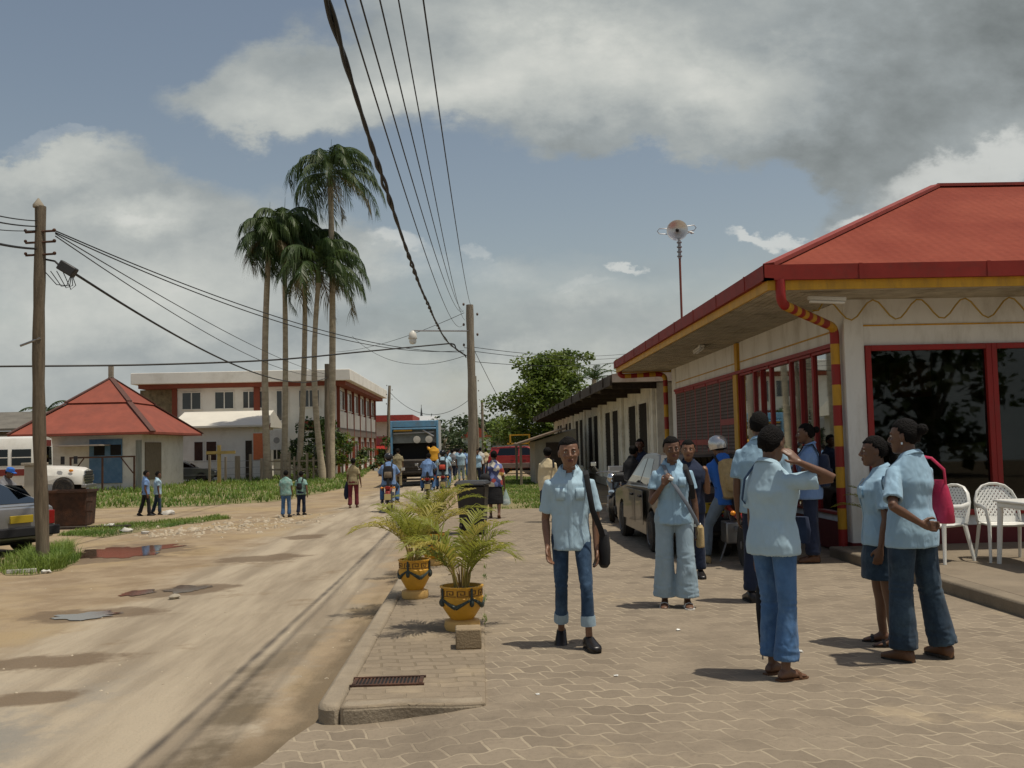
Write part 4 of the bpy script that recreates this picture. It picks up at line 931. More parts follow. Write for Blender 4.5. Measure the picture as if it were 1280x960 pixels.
b = MB(); b.tube([Ld*.85+V((.1, 0, 0)), c0+V((-.18, 0, .12)), c0+V((-.12, 0, .06))], .018, 6)
for q in range(4):
    a = q*.7; b.tube([c0+V((-.35+.1*q, 0, -.05)), c0+V((-.15+.08*q, 0, -.28-.03*q)), c0+V((.02+.05*q, 0, -.3)), c0+V((.1, 0, -.1))], .008, 5)
b.build('loose_cable', MT['cable'], pl)
pc, C0, Cd = pole(590, 606, 588, 381, -.1, .17, .14, 'tall grey wooden pole behind the black wheelie bin', True, 38)
b = MB(); za = at(588, 414, 38).z+.1; xa = at(516, 414, 38).x-C0.x
b.tube([(0, -.1, za), (xa, -.1, za+.05)], .028, 8); b.build('lamp_arm', MT['steel'], pc)
b = MB(); b.lathe([(.05, 0), (.14, -.1), (.17, -.3), (.16, -.32), (.05, -.34)], 14, c=(xa, -.1, za+.05)); b.build('lamp_head', M('lamp_housing', (.6, .58, .52), .4, .1), pc)
b = MB(); b.lathe([(.13, -.32), (.14, -.42), (.10, -.50), (.02, -.52)], 14, c=(xa, -.1, za+.05)); b.build('lamp_glass', M('milky_glass', (.65, .66, .62), .2, .05), pc)
pole(598, 600, 594, 470, -.1, .15, .11, 'second pole up the street just right of the tall grey one', True, 80)
pole(606, 596, 602, 500, -.1, .18, .14, 'farthest wooden pole up the street by the red pickup', True, 112)
pole(485, 596, 487, 482, -.25, .16, .13, 'dark wooden pole at the corner of the office block', True, 92)
pole(411, 600, 408, 455, -.25, .17, .14, 'short dark pole standing among the palm trunks', False, 60)

# ------------------------------------------------------------------ wires
def wire(name, label, pts, r, group, n=40):
    """smooth curve through given points"""
    P = [V(p) for p in pts]; out = []
    if len(P) == 2: out = [P[0].lerp(P[1], i/n) for i in range(n+1)]
    else:
        Q = [P[0]*2-P[1]]+P+[P[-1]*2-P[-2]]
        for i in range(1, len(Q)-2):
            for j in range(12):
                t = j/12; a, b_, c, d = Q[i-1], Q[i], Q[i+1], Q[i+2]
                out.append(.5*((2*b_)+(c-a)*t+(2*a-5*b_+4*c-d)*t*t+(3*b_-a-3*c+d)*t**3))
        out.append(P[-1])
    m = MB()
    if name == 'twisted_cable':                            # two strands laid round each other
        fine = []; acc = 0
        for a, c in zip(out, out[1:]):
            k = max(1, int((c-a).length/.07)); fine += [a.lerp(c, j/k) for j in range(k)]
        for ph in (0, PI):
            m.tube([p+V((r*(.42+.3*math.sin(i*.13))*math.cos(i*.42+ph+.8*math.sin(i*.09)), 0, r*(.42+.3*math.sin(i*.13))*math.sin(i*.42+ph+.8*math.sin(i*.09)))) for i, p in enumerate(fine)], r*.62, 6)
    else: m.tube(out, r, 6)
    o = m.build(name, MT['cable']); return tag(o, label, 'cable', group)
def sag(a, c, s, n=16): 
    a, c = V(a), V(c); return [a.lerp(c, i/n)-V((0, 0, 4*s*(i/n)*(1-i/n))) for i in range(n+1)]
gO = 'overhead wires of the street'
tw = [(-.55, 37.8, 4.95), (-.62, 36, 4.92), (-.80, 24, 4.12), (-.82, 15, 3.83), (-.82, 10, 3.87), (-.80, 5.45, 4.02), (-.78, 0, 4.5), (-.76, -10, 5.8)]
wire('twisted_cable', 'thick black twisted cable drooping from the tall pole to overhead', tw, .022, gO)
P = []
for i in range(260):                                       # loose strand wound round it
    t = i/259*5; k = min(5, int(t)); f = t-k; a, c = V(tw[k+1]), V(tw[k+2]) if k+2 < len(tw) else V(tw[-1]); p = a.lerp(c, f); P.append(p+V((.036*math.cos(i*.9), 0, .036*math.sin(i*.9))))
def thin(px0, py0, X0, zt, Xp, mid):
    Y0 = X0*F/((px0-VPX)) ; z0 = CAMZ+(VPY-py0)/F*Y0
    A, Bp = V((Xp, 38, zt)), V((X0, Y0, z0)); pts = []
    for i in range(25):
        f = i/24*1.5; p = A.lerp(Bp, f); p.z -= mid*4*f*(1-f) if f < 1 else -mid*4*f*(f-1)*1.0; pts.append(p)
    wire('power_line', 'thin black power line running overhead down the street', pts, .0055, gO)
for px0, X0, zt, Xp, mid in ((463, -.62, 6.75, -.62, .55), (487, -.56, 6.75, -.60, .5), (510, -.50, 6.4, -.56, .5), (541, -.30, 6.8, -.24, .5), (444, -.66, 6.2, -.66, .6)): thin(px0, 0, X0, zt, Xp, mid)
top = L0+Ld*.925+V((.28, 0, .03))
def span(name, label, a, c, s, r): wire(name, label, sag(a, c, s), r, gO)
for k in range(2): span('power_line', 'thin wire sagging from the near pole to the tall grey pole', top+V((0, 0, -.03*k)), at(580, 440-2*k, 38), .55+.12*k, .011)
for k in range(2): span('service_wire', 'slack wire from the near pole down towards the palms', top+V((0, 0, -.05-.04*k)), at(409, 468+2*k, 60), .35+.35*k, .010)
span('service_cable', 'thick service cable from the black junction box towards the palms', L0+c0+V((.14, 0, -.09)), at(409, 472, 60), .9, .022)
wire('cross_cable', 'black cable crossing the street in front of the palms', [at(-60, 459, 26), at(0, 458, 27), at(180, 456, 29), at(340, 450, 32), at(450, 440, 35), at(545, 431, 37), at(566, 430, 37.6), at(571, 437, 37.8), at(583, 445, 37.9)], .028, gO)
span('power_line', 'thin wire from the tall pole down to the office block roof', at(580, 391, 38), at(420, 440, 62), .3, .010)
span('power_line', 'thin wire from the street lamp pole back to the palms', at(583, 444, 38), at(440, 420, 60), .9, .010)
span('power_line', 'faint wire from the office corner pole to the tall pole', at(487, 490, 92), at(586, 500, 80), 1.6, .02)
span('power_line', 'low faint wire beyond the truck between far poles', at(487, 520, 92), at(590, 522, 82), 1.0, .02)
for k in range(3): span('power_line', 'thin wire from the tall grey pole away behind the tree at right', at(592, 434+5*k+8*(k > 1), 38), at(800, 440+4*k, 62), .3, .012)
span('guy_wire', 'slanting guy wire right of the tall grey pole', at(592, 436, 38), at(630, 510, 50), .05, .012)
for y0, y1, r in ((265, 276, .010), (274, 283, .012), (300, 311, .02), (289, 288, .008)): span('power_line', 'wire leaving the near pole towards the left edge', at(-60, y0-12, 13), at(46, y1, L0.y), .05, r)

# ------------------------------------------------------------------ palms and trees
PG, PG2 = leafmat('palm_green', (.030, .060, .016), (.065, .10, .025), 1.0, .25), leafmat('palm_brown', (.10, .085, .03), (.16, .12, .05), 1.0, .25)
MCS = M('crownshaft_green', (.12, .16, .05), .5, .2, 3)
MTR = M('palm_trunk', (.40, .34, .24), .85, .22, 3, .3, 14, stretch=(1, 1, 3), dirt=((.16, .13, .09), .6, 1.2))
def frond(mb, o, az, el, L, curve, leaf, nl, wid, droop, mi=0, rach=.02, fold=.5, wind=0):
    pts = []; p = V(o); n = 14
    for i in range(n+1):
        pts.append(p.copy()); f = i/n; e = el-curve*f**1.25
        d = V((math.cos(az)*math.cos(e)+wind*f*.8, math.sin(az)*math.cos(e), math.sin(e))).normalized(); p = p+d*(L/n)
    mb.tube(pts, [rach*(1-.85*i/n) for i in range(n+1)], 5, mi=mi)
    for i in range(nl):
        f = .14+.86*i/nl; k = min(n-1, int(f*n)); u = f*n-k; q = pts[k].lerp(pts[k+1], u); d = (pts[k+1]-pts[k]).normalized()
        sd = d.cross(V((0, 0, 1))); sd = sd.normalized() if sd.length > .05 else V((-math.sin(az), math.cos(az), 0)); up = sd.cross(d)
        l = leaf*(.35+.75*math.sin(PI*min(1, f*.85+.12)))*random.uniform(.85, 1.15)
        for s in (-1, 1):
            dr = (d*(.75+.3*f)*random.uniform(.7, 1.3)+sd*s*(1-.25*f)*random.uniform(.75, 1.2)+up*fold*random.uniform(.5, 1.2)+V((wind*.5, 0, 0))).normalized(); mid = q+dr*l*.5-V((0, 0, droop*l*.25)); e = q+dr*l*.85-V((0, 0, droop*l)); w = d*wid*.5
            mb.add([q-w, q+w, mid+w*1.0, mid-w*1.0, e], [(0, 1, 2, 3), (3, 2, 4)], mi)
def royal_palm(base, crown, label, r=.19, nf=15, L=3.3, seed=0, lean=0):
    random.seed(seed); t = thing('royal_palm', label, 'palm tree', base, group='tall royal palms on the verge'); d = V(crown)-V(base)
    n = 20; pts = [V((d.x*((i/n)**1.3)+lean*math.sin(PI*i/n), 0, d.z*i/n-(.1 if i == 0 else 0))) for i in range(n+1)]
    mb = MB(); mb.tube(pts, [r*(1.25-.25*min(1, i/3))*(1-.28*(i/n)) * (1+.03*math.sin(i*2)) for i in range(n+1)], 12)
    mb.build('trunk', MTR, t, angle=80)
    mb = MB(); tp = pts[-1]; mb.tube([tp-V((0, 0, .1)), tp+V((.0, 0, .5)), tp+V((0, 0, 1.2))], [r*.85, r*.8, r*.4], 10); mb.build('crownshaft', MCS, t)
    mb = MB(); o = tp+V((0, 0, 1.1))
    for i in range(nf):
        az = i*2.4+random.uniform(-.3, .3); f = i/nf; el = R(84-100*f+random.uniform(-10, 10))
        frond(mb, o-V((0, 0, .5*f)), az, el, L*random.uniform(.88, 1.1)*(1-.15*(f < .2)), R(178-70*f), 1.0, 54, .062, 1.0, mi=1 if (f > .8 and random.random() < .6) else 0, rach=.045, fold=.1, wind=.45)
    mb.tube([o, o+V((.05, 0, .9)), o+V((.1, 0, 1.9))], [.035, .02, .008], 5)
    mb.build('crown', [PG, PG2], t, smooth=False, fix=False)
def pb(px, py, Y): p = at(px, py, Y); p.z = -.25; return p
for i, (px, ptop, ytop, Y, lab, L, nf) in enumerate([
    (335, 336, 312, 62, 'leftmost royal palm of the cluster, with a drooping brown frond', 2.5, 12),
    (355, 355, 305, 63, 'second royal palm from the left in the cluster', 3.0, 13),
    (373, 381, 325, 64, 'slender middle royal palm with leaning trunk', 3.1, 13),
    (404, 398, 352, 61, 'royal palm with low crown leaning left across the tallest one', 3.4, 13),
    (413, 413, 232, 63, 'tallest royal palm of the cluster with high spreading crown', 3.7, 15)]):
    royal_palm(pb(px, 592, Y), at(ptop, ytop, Y), lab, r=.235 if i in (0, 4) else .2, L=L*1.16, nf=nf+9, seed=20+i, lean=(-.2, .1, .2, -.4, .15)[i])
def crown_leaves(mb, clumps, leaf, per, flat=.7, mi=0):
    for c, r in clumps:
        k = int(per*r*r)
        for _ in range(k):
            u = V((random.gauss(0, 1), random.gauss(0, 1), random.gauss(0, 1))).normalized()*r*random.uniform(.55, 1.05); u.z *= flat
            p = V(c)+u; a = V((random.gauss(0, 1), random.gauss(0, 1), random.gauss(0, .6))).normalized(); q = a.cross(V((random.gauss(0, .5), random.gauss(0, .5), 1))).normalized()
            l = leaf*random.uniform(.6, 1.4); w = l*.42
            mb.add([p, p+a*l*.5+q*w, p+a*l-V((0, 0, l*.2)), p+a*l*.5-q*w], [(0, 1, 2, 3)], mi)
TG = [leafmat('tree_leaf_dark', (.028, .060, .014), (.07, .115, .022), .6), leafmat('tree_leaf_bright', (.085, .135, .02), (.15, .20, .035), .6), leafmat('far_leaf', (.05, .075, .035), (.09, .12, .05), .1)]
def tree(base, h, w, label, leaf=.28, seed=1, mi=0, ncl=46, trunk=.22, name='broadleaf_tree', per=110, low=.3, group=None):
    random.seed(seed); t = thing(name, label, 'tree' if h > 2.2 else 'bush', base, group=group); mb = MB(); lm = MB(); cl = []
    lm.tube([(0, 0, -.1), (.05*h*random.uniform(-1, 1), 0, h*.25), (0, 0, h*.5)], [trunk, trunk*.8, trunk*.5], 9)
    for i in range(ncl):
        a = random.uniform(0, 2*PI); f = random.random()**.6; z = random.uniform(low, .93); e = math.sin(PI*min(1, max(.12, (z-low)/(1-low)*.8+.2)))**.7
        c = V((math.cos(a)*f*w/2*e, math.sin(a)*f*w/2*e, h*z+.04*h*noise.noise(V((a, z, seed))))); cl.append((c, random.uniform(.09, .2)*w*.8))
        if i % 4 == 0: lm.tube([(0, 0, h*random.uniform(.2, .42)), c*.55+V((0, 0, h*.15)), c], [trunk*.4, trunk*.25, .02], 6)
    lm.build('trunk', MT['bark'], t, angle=80)
    crown_leaves(mb, cl, leaf, per); mb.build('crown', TG[mi], t, smooth=False, fix=False); return t
tb = at(684, 560, 74); tree((tb.x, 74, -.1), 8.6, 8.4, 'large round leafy tree behind the long low building', .25, 5, 1, 130, .3, per=190, low=.06)
tb = at(722, 560, 80); tree((tb.x, 80, -.1), 9.9, 4.2, 'taller thin crowned tree rising beside the large round tree', .26, 15, 1, 24, .2, per=220, low=.5)
tb = at(776, 450, 62); tree((tb.x, 62, 2), 5.6, 2.2, 'small treetop peeping over the long building roof', .3, 16, 1, 10, .15, per=60, low=.6)
tb = at(640, 560, 92); tree((tb.x, 92, -.1), 4.6, 5.5, 'bright bushy tree left of the large round tree', .34, 6, 1, 30, .2, per=50, low=.15)
tb = at(628, 560, 112); tree((tb.x, 112, -.1), 4.6, 6, 'lower bushy tree beyond the red pickup', .4, 7, 0, 26, .2, per=40, low=.1)
tb = at(396, 590, 66); tree((tb.x, 66, -.25), 4.0, 4.3, 'dark green flowering bush behind the palm trunks', .2, 8, 0, 44, .12, name='flowering_bush', per=330, low=.12)
tb = at(428, 575, 72); tree((tb.x, 72, -.25), 3.2, 3.2, 'rounded green bush at the office corner', .2, 9, 1, 26, .1, name='bush', per=330, low=.25)
tb = at(385, 590, 62); tree((tb.x, 62, -.25), 1.7, 2.2, 'low bright green shrub at the foot of the palms', .16, 10, 1, 14, .06, name='shrub', per=420, low=.15)
tb = at(455, 575, 84); tree((tb.x, 84, -.25), 2.0, 3.4, 'low hedge-like shrub along the office street side', .2, 12, 0, 16, .06, name='shrub', per=330, low=.12)
tb = at(484, 575, 90); tree((tb.x, 90, -.25), 3.4, 2.4, 'dark shrub in front of the orange shop', .24, 13, 0, 14, .08, name='shrub', per=330, low=.2)
for (px, Y, h, w, sd) in ((556, 150, 6.0, 10, 31), (575, 165, 6.8, 11, 32), (540, 170, 6.2, 10, 33), (618, 160, 7.0, 10, 34), (598, 190, 7.2, 12, 35), (520, 190, 6, 12, 36)):
    p = at(px, 558, Y); tree((p.x, Y, -.25), h, w, {31: 'far tree just right of the garbage truck', 32: 'far tree above the crowd in the road', 33: 'far tree showing over the truck edge', 34: 'far tree right of the utility poles', 35: 'far tree between the utility poles', 36: 'far tree behind the church spire'}[sd], .6, sd, 2, 26, .3, per=26, low=.08, group='far trees at the end of the street')
random.seed(77); mb = MB(); cl = []
for i in range(150):
    x = random.uniform(-170, 150); y = random.uniform(215, 290); cl.append((V((x, y, random.uniform(.5, 4.5))), random.uniform(2.5, 4.6)))
crown_leaves(mb, cl, 1.3, 9); tag(mb.build('far_treeline', TG[2], smooth=False, fix=False), kind='stuff')
# palm head behind the near pole
pk_ = at(66, 480, 75); random.seed(5); t = thing('coconut_palm', 'dark palm showing behind the near pole over the grey roof', 'palm tree', (pk_.x-.6, 75, -.25))
mb = MB(); mb.tube([(0, 0, 0), (.2, 0, 3), (.1, 0, 5.1)], [.2, .16, .13], 8); mb.build('trunk', MTR, t)
mb = MB()
for i in range(14): frond(mb, (.1, 0, 5.0), i*2.4, R(65-80*i/14), 2.2, R(100), .55, 34, .06, .5, rach=.03, fold=.1)
mb.build('crown', PG, t, smooth=False, fix=False)
tb = at(742, 455, 70); t = thing('coconut_palm', 'spiky palm top right of the large round tree', 'palm tree', (tb.x, 70, -.1)); mb = MB(); mb.tube([(0, 0, 0), (0, 0, 6.2)], .16, 8); mb.build('trunk', MTR, t); mb = MB()
for i in range(12): frond(mb, (0, 0, 6.1), i*2.4, R(75-60*i/12), 2.0, R(80), .5, 30, .05, .4, rach=.03, fold=.2)
mb.build('crown', PG, t, smooth=False, fix=False)

# unseen trees added behind the viewer to darken reflections in the shop's glass
for i, (x, y, h, w_) in enumerate([(7, -16, 7.5, 7), (13, -19, 8.5, 8), (1, -24, 7, 7), (20, -17, 8, 8)]):
    tree((x, y, -.2), h, w_, ['unseen tree added behind the viewer to darken the shop glass', 'big unseen tree added behind the viewer for the shop glass, second from right', 'unseen tree added far behind the viewer in the middle of the street', 'unseen tree added behind the viewer for the shop glass, farthest to the right'][i], .55, 60+i, 0, 40, .3, per=34, low=.12, group='unseen trees added behind the viewer for the shop glass')
# ------------------------------------------------------------------ pots with young palms
MPOT = M('yellow_pot_paint', (.62, .33, .03), .5, .12, 6, .06, 60, dirt=((.38, .2, .04), .55, 7))
MKEY = M('brown_pot_pattern', (.16, .075, .015), .6, .2); MGAR = M('dark_green_relief', (.035, .05, .045), .6, .3, 20); MSOIL = M('soil', (.03, .022, .015), .95, .3, 20, .5, 60)
AG = [leafmat('areca_leaf', (.19, .22, .03), (.30, .31, .05), 4, .45), leafmat('areca_leaf_yellow', (.36, .33, .06), (.42, .36, .09), 4, .45), leafmat('areca_stem', (.26, .20, .05), (.32, .24, .07), 5, .1), leafmat('dry_leaf', (.30, .20, .08), (.36, .26, .12), 5, .3)]
def pot(px, py, rr, hgt, label, seed, fr, z=.014, rz=0, plate=True):
    random.seed(seed); p = gp(px, py, z); t = thing('palm_pot', label, 'plant pot', p, rz, 'yellow pots with young palms along the strip')
    prof = [(.52, 0), (.60, .03), (.60, .07), (.42, .10), (.40, .16), (.62, .30), (.88, .50), (.99, .66), (1.0, .74), (.95, .76), (.96, .96), (1.02, .97), (1.02, 1.0), (.90, 1.0), (.88, .90), (.05, .90)]
    b = MB(); b.lathe([(r*rr, h*hgt) for r, h in prof], 36); b.build('body', MPOT, t, angle=35)
    b = MB(); b.lathe([(.89*rr, .905*hgt), (.5*rr, .95*hgt), (.03*rr, .96*hgt)], 20); b.build('soil', MSOIL, t)
    if plate: b = MB(); b.lathe([(.05*rr, -.003), (.78*rr, -.003), (.84*rr, .03), (.80*rr, .075), (.62*rr, .085), (.05*rr, .085)], 28); b.v = [v+V((0, 0, .002)) for v in b.v]; b.build('base_plate', M('pot_base_paint', (.60, .38, .13), .6, .12, 8), t)
    b = MB(); nk = 11; key = [(0, 0, 1, .12), (0, 0, .12, .85), (0, .85, .78, .12), (.66, .3, .12, .67), (.3, .3, .48, .12), (.3, .3, .12, .35)]
    for k in range(nk):
        for (u, v, du, dv) in key:
            a0 = 2*PI*(k+u*.92)/nk; a1 = 2*PI*(k+(u+du)*.92)/nk; z0 = (.79+.14*v)*hgt; z1 = (.79+.14*(v+dv))*hgt; r0, r1 = rr*.955, rr*.975; vs = []; ns = max(1, int(du*5))
            for i in range(ns+1):
                a = a0+(a1-a0)*i/ns
                for r in (r0, r1):
                    for z_ in (z0, z1): vs.append((r*math.cos(a), r*math.sin(a), z_))
            fs = []
            for i in range(ns):
                o = i*4; fs += [(o+2, o+3, o+7, o+6), (o+1, o+5, o+7, o+3), (o, o+2, o+6, o+4)]
            fs += [(0, 1, 3, 2), (ns*4, ns*4+2, ns*4+3, ns*4+1)]; b.add(vs, fs)
    b.build('key_band', MKEY, t, smooth=False)
    b = MB()
    for k in range(4):
        g = MB()
        a = 2*PI*k/4; ra = rr*1.0
        for q in range(9):
            f = q/8; aa = a+2*PI/4*f; dz = .20*(1-abs(2*f-1))
            r_ = rr*(1.0-.25*max(0, dz-.05)); pt = V((r_*math.cos(aa), r_*math.sin(aa), (.74-dz)*hgt))
            if q: b.tube([prev, pt], [.009+.010*min(q, 9-q)/4, .009+.010*min(q, 8-q)/4], 6)
            prev = pt
        g.tube([V((ra*.985*math.cos(a), ra*.985*math.sin(a), .62*hgt)), V((ra*.985*math.cos(a), ra*.985*math.sin(a), .98*hgt))], .011, 6); g.ball((ra*.99*math.cos(a), ra*.99*math.sin(a), .64*hgt), (.022, .022, .032), 8, 6); g.build('knob_strap', MGAR, t)
    b.build('garland', MGAR, t)
    pm = thing('young_palm', fr[3], 'potted palm', p+V((0, 0, .95*hgt)), rz, 'young palms growing in the yellow pots')
    mb = MB(); nst, L = fr[0], fr[1]
    for i in range(nst):
        az = i*2.4+random.uniform(-.5, .5); f = i/nst; o = V((.05*math.cos(az), .05*math.sin(az), 0)); h = random.uniform(.06, .20)
        q = o+V((.03*math.cos(az), .03*math.sin(az), h)); mb.tube([o-V((0, 0, .03)), q], [.011, .007], 6, mi=2)
        frond(mb, q, az, R(88-42*f+random.uniform(-6, 6)), L*random.uniform(.72, 1.02), R(70+random.uniform(-15, 32)), .25, 26, .014, .35, mi=1 if random.random() < .35 else 0, rach=.006, fold=.55)
    for i in range(14):
        az = random.uniform(0, 6.3); mb.tube([(0.03*math.cos(az), .03*math.sin(az), -.02), (.07*math.cos(az), .07*math.sin(az), .12), (.13*math.cos(az), .13*math.sin(az), random.uniform(.1, .24))], [.006, .005, .002], 5, mi=3)
    mb.build('fronds', AG, pm, smooth=False, fix=False)
pot(578, 786, .185, .37, 'nearest yellow urn with dark garlands behind the concrete block', 41, (15, .62, 0, 'lush young palm in the nearest yellow urn'), rz=.5)
pot(519, 747, .170, .40, 'yellow urn on a round base at the kerb side', 42, (15, .66, 0, 'young palm in the urn at the kerb side'), rz=1.2)
pot(541, 706, .19, .42, 'farthest yellow urn half hidden behind the two nearer ones', 43, (16, .85, 0, 'tall young palm in the farthest yellow urn'), rz=.2)
bk = gp(586, 812, .012); cb_ = thing('concrete_block', 'small concrete block in front of the nearest yellow urn', 'block', bk, R(2))
MB().box((0, .1, .078), (.20, .20, .155)).build('block', M('block_concrete', (.27, .205, .125), .9, .2, 8, .4, 60), cb_, bevel=.012)
# wheelie bin
bn = gp(592, 667, .014); t = thing('wheelie_bin', 'black plastic wheelie bin standing on the strip', 'bin', bn, R(-8)); MBIN = M('black_bin_plastic', (.022, .023, .026), .45, .15, 4, dirt=((.07, .06, .045), .4, 3))
b = MB(); b.loft([[(sx*w, sy*d+o, z) for sx, sy in ((-1, -1), (1, -1), (1, 1), (-1, 1))] for z, w, d, o in ((.03, .20, .20, .03), (.10, .21, .22, .02), (.80, .255, .275, 0), (.83, .265, .285, 0), (.86, .265, .285, 0))]); b.build('body', MBIN, t, bevel=.03, angle=30)
b = MB(); b.loft([[(sx*w, sy*d, z) for sx, sy in ((-1, -1), (1, -1), (1, 1), (-1, 1))] for z, w, d in ((.862, .29, .31), (.90, .29, .31), (.945, .25, .27), (.95, .20, .22))]); b.build('lid', MBIN, t, bevel=.02, angle=30)
b = MB(); b.tube([(-.26, -.30, .85), (-.24, -.34, .88), (.24, -.34, .88), (.26, -.30, .85)], .016, 8); b.build('handle', MBIN, t)
for s in (-1, 1): b = MB(); b.lathe([(.02, -.025), (.10, -.025), (.105, 0), (.10, .025), (.02, .025)], 18, X=Matrix.Translation((s*.19, -.19, .105)) @ Matrix.Rotation(R(90), 4, 'Y')); b.build('wheel', MT['rubber'], t)
# rusty box at left on planks
rb = gp(89, 657, -.25); t = thing('rusty_metal_box', 'dark rusty metal bin on planks beside the near pole', 'container', rb, R(4))
b = MB(); b.loft([[(sx*w, sy*d, z) for sx, sy in ((-1, -1), (1, -1), (1, 1), (-1, 1))] for z, w, d in ((.02, .47, .4), (.90, .52, .45))], caps=True); b.build('body', MT['rust'], t, bevel=.01)
b = MB()
for s in (-1, 1): b.bx(-.55, .55, s*.45-.03, s*.45+.03, .87, .93)
for s in (-1, 1): b.bx(s*.52-.03, s*.52+.03, -.42, .42, .87, .93)
for z in (.35, .6): b.bx(.48, .66, -.4, -.34, z, z+.05)
b.build('rim', MT['rust'], t)
pk2 = thing('wooden_plank', 'long weathered plank lying under the rusty metal bin', 'plank', gp(100, 661, -.25), R(5)); MB().bx(-1.4, 1.2, -.14, .14, 0, .06).build('board', MT['woodd'], pk2)
random.seed(9)
for i, (px, py, s) in enumerate([(27, 716, .16), (58, 716, .08), (136, 659, .14), (158, 665, .16), (210, 643, .2), (182, 667, .1), (70, 690, .1)]):
    p = gp(px, py, -.24); b = MB()
    if i == 0: b.box((0, 0, .03), (.42, .06, .05), .35)
    else:
        k = MB(); k.ball((0, 0, 0), (s, s*.7, s*.3), 7, 5); k.v = [v+V((.3*s*noise.noise(v*9/s), 0, .5*s*noise.noise(v*7/s+V((3, i, 1))))) for v in k.v]; b.add(k.v, k.f, 0, Matrix.Translation((0, 0, s*.25)))
    o = b.build('litter', M('white_litter', (.55, .53, .48), .7, .2, 6)); o.location = (p.x, p.y, gz(p.x)+.01)
    tag(o, ['pale stick lying in the weeds below the near pole', 'white scrap in the weeds beside the pale stick', 'crumpled bluish wrapper on the grass right of the rusty bin', 'white scrap of rubbish at the edge of the rubble', 'flat pale slab behind the walking schoolboys', 'small white scrap among the rubble', 'white scrap lying just behind the near pole'][i], 'litter', 'litter on the left verge')
for i, (px, py, s) in enumerate([(848, 788, .022), (1000, 815, .026), (770, 845, .016), (1128, 722, .018), (672, 868, .014)]):
    p = gp(px, py, .003); k = MB(); k.ball((0, 0, 0), (s, s*.6, s*.25), 7, 5); k.v = [v+V((.3*s*noise.noise(v*9/s), 0, .5*s*noise.noise(v*7/s+V((3, i, 1))))) for v in k.v]
    o = k.build('paper_scrap', MT['white']); o.location = p+V((0, 0, s*.2)); tag(o, ['white paper scrap on the pavers behind the woman with raised hand', 'white paper scrap right of the feet of the woman with raised hand', 'tiny paper scrap on the pavers between the schoolboy and the drain', 'paper scrap on the pavers by the patio kerb', 'tiny paper scrap near the drain end of the strip'][i], 'litter', 'paper scraps on the pavers')
# plastic furniture on the patio
def chair(loc, rz, label):
    t = thing('plastic_chair', label, 'chair', loc, rz, 'white plastic chairs on the patio'); W_ = MT['white']
    b = MB(); pr = [(-.21, -.2), (-.24, .22), (.24, .22), (.21, -.2)]; b.loft([[(x*s, y*s+.0, z) for x, y in pr] for s, z in ((1, .40), (1.03, .415), (1.03, .43), (.9, .425))]); b.build('seat', W_, t, bevel=.015)
    b = MB()                                                # chair faces local +y, back at -y
    def bk_(u, v): return V((u*(.235-.05*max(0, v-.5)), -.20-.13*v-.02*(1-u*u), .43+.42*v))
    arch = [bk_(-1, 0), bk_(-1.02, .3), bk_(-1, .6), bk_(-.88, .82), bk_(-.6, .97), bk_(-.2, 1.03), bk_(.2, 1.03), bk_(.6, .97), bk_(.88, .82), bk_(1, .6), bk_(1.02, .3), bk_(1, 0)]
    b.tube(arch, (.028, .016), 8, ref=(0, 1, 0)); b.build('back_frame', W_, t)
    b = MB()
    for k in range(-7, 15):
        for s in (1, -1):
            seg = []
            for q in range(25):
                v = .06+.9*q/24; u = s*((v-.06)/.9*1.25-1.45+.2*k*1.0)
                lim = .93*(1 if v < .6 else math.sqrt(max(0, 1-((v-.6)/.44)**2)))
                if abs(u) < lim: seg.append(bk_(u, v))
            if len(seg) > 1: b.tube(seg, (.006, .0125), 5, ref=(0, 1, 0))
    b.build('back_lattice', W_, t, fix=False)
    b = MB(); b.loft([[bk_(u, v)+V((0, e, 0)) for u, v in ((-.95, .0), (.95, .0), (.9, .14), (-.9, .14))] for e in (0, .012)]); b.build('back_rail', W_, t)
    for s in (-1, 1):
        b = MB(); b.tube([bk_(s*1.0, .52), V((s*.29, -.05, .63)), V((s*.295, .12, .635)), V((s*.275, .20, .60))], (.03, .014), 8, ref=(0, 0, 1)); b.build('armrest', W_, t)
        b = MB(); b.tube([V((s*.275, .195, .61)), V((s*.25, .21, .42)), V((s*.27, .25, 0))], [(.030, .018), (.034, .02), (.022, .016)], 8); b.build('leg', W_, t)
        b = MB(); b.tube([V((s*.225, -.19, .42)), V((s*.25, -.30, 0))], [(.034, .02), (.022, .016)], 8); b.build('leg', W_, t)
p1, p2 = gp(1181, 703, .125), gp(1238, 702, .125)
chair((p1.x, p1.y+.15, .125), R(118), 'white plastic chair half hidden behind the pink bag'); chair((p2.x+.24, p2.y+.08, .125), R(172), 'white plastic armchair with lattice back beside the table')
tp = gp(1282, 716, .125); t = thing('plastic_table', 'white plastic table at the right edge of the patio', 'table', (tp.x+.56, tp.y+.35, .125))
b = MB(); b.bx(-.46, .46, -.46, .46, .69, .72); b.bx(-.43, .43, -.43, .43, .63, .688); b.build('table_top', MT['white'], t, bevel=.012)
for sx in (-1, 1):
    for sy in (-1, 1): b = MB(); b.tube([(sx*.40, sy*.40, .63), (sx*.43, sy*.43, 0)], [(.04, .03), (.028, .024)], 8); b.build('leg', MT['white'], t)
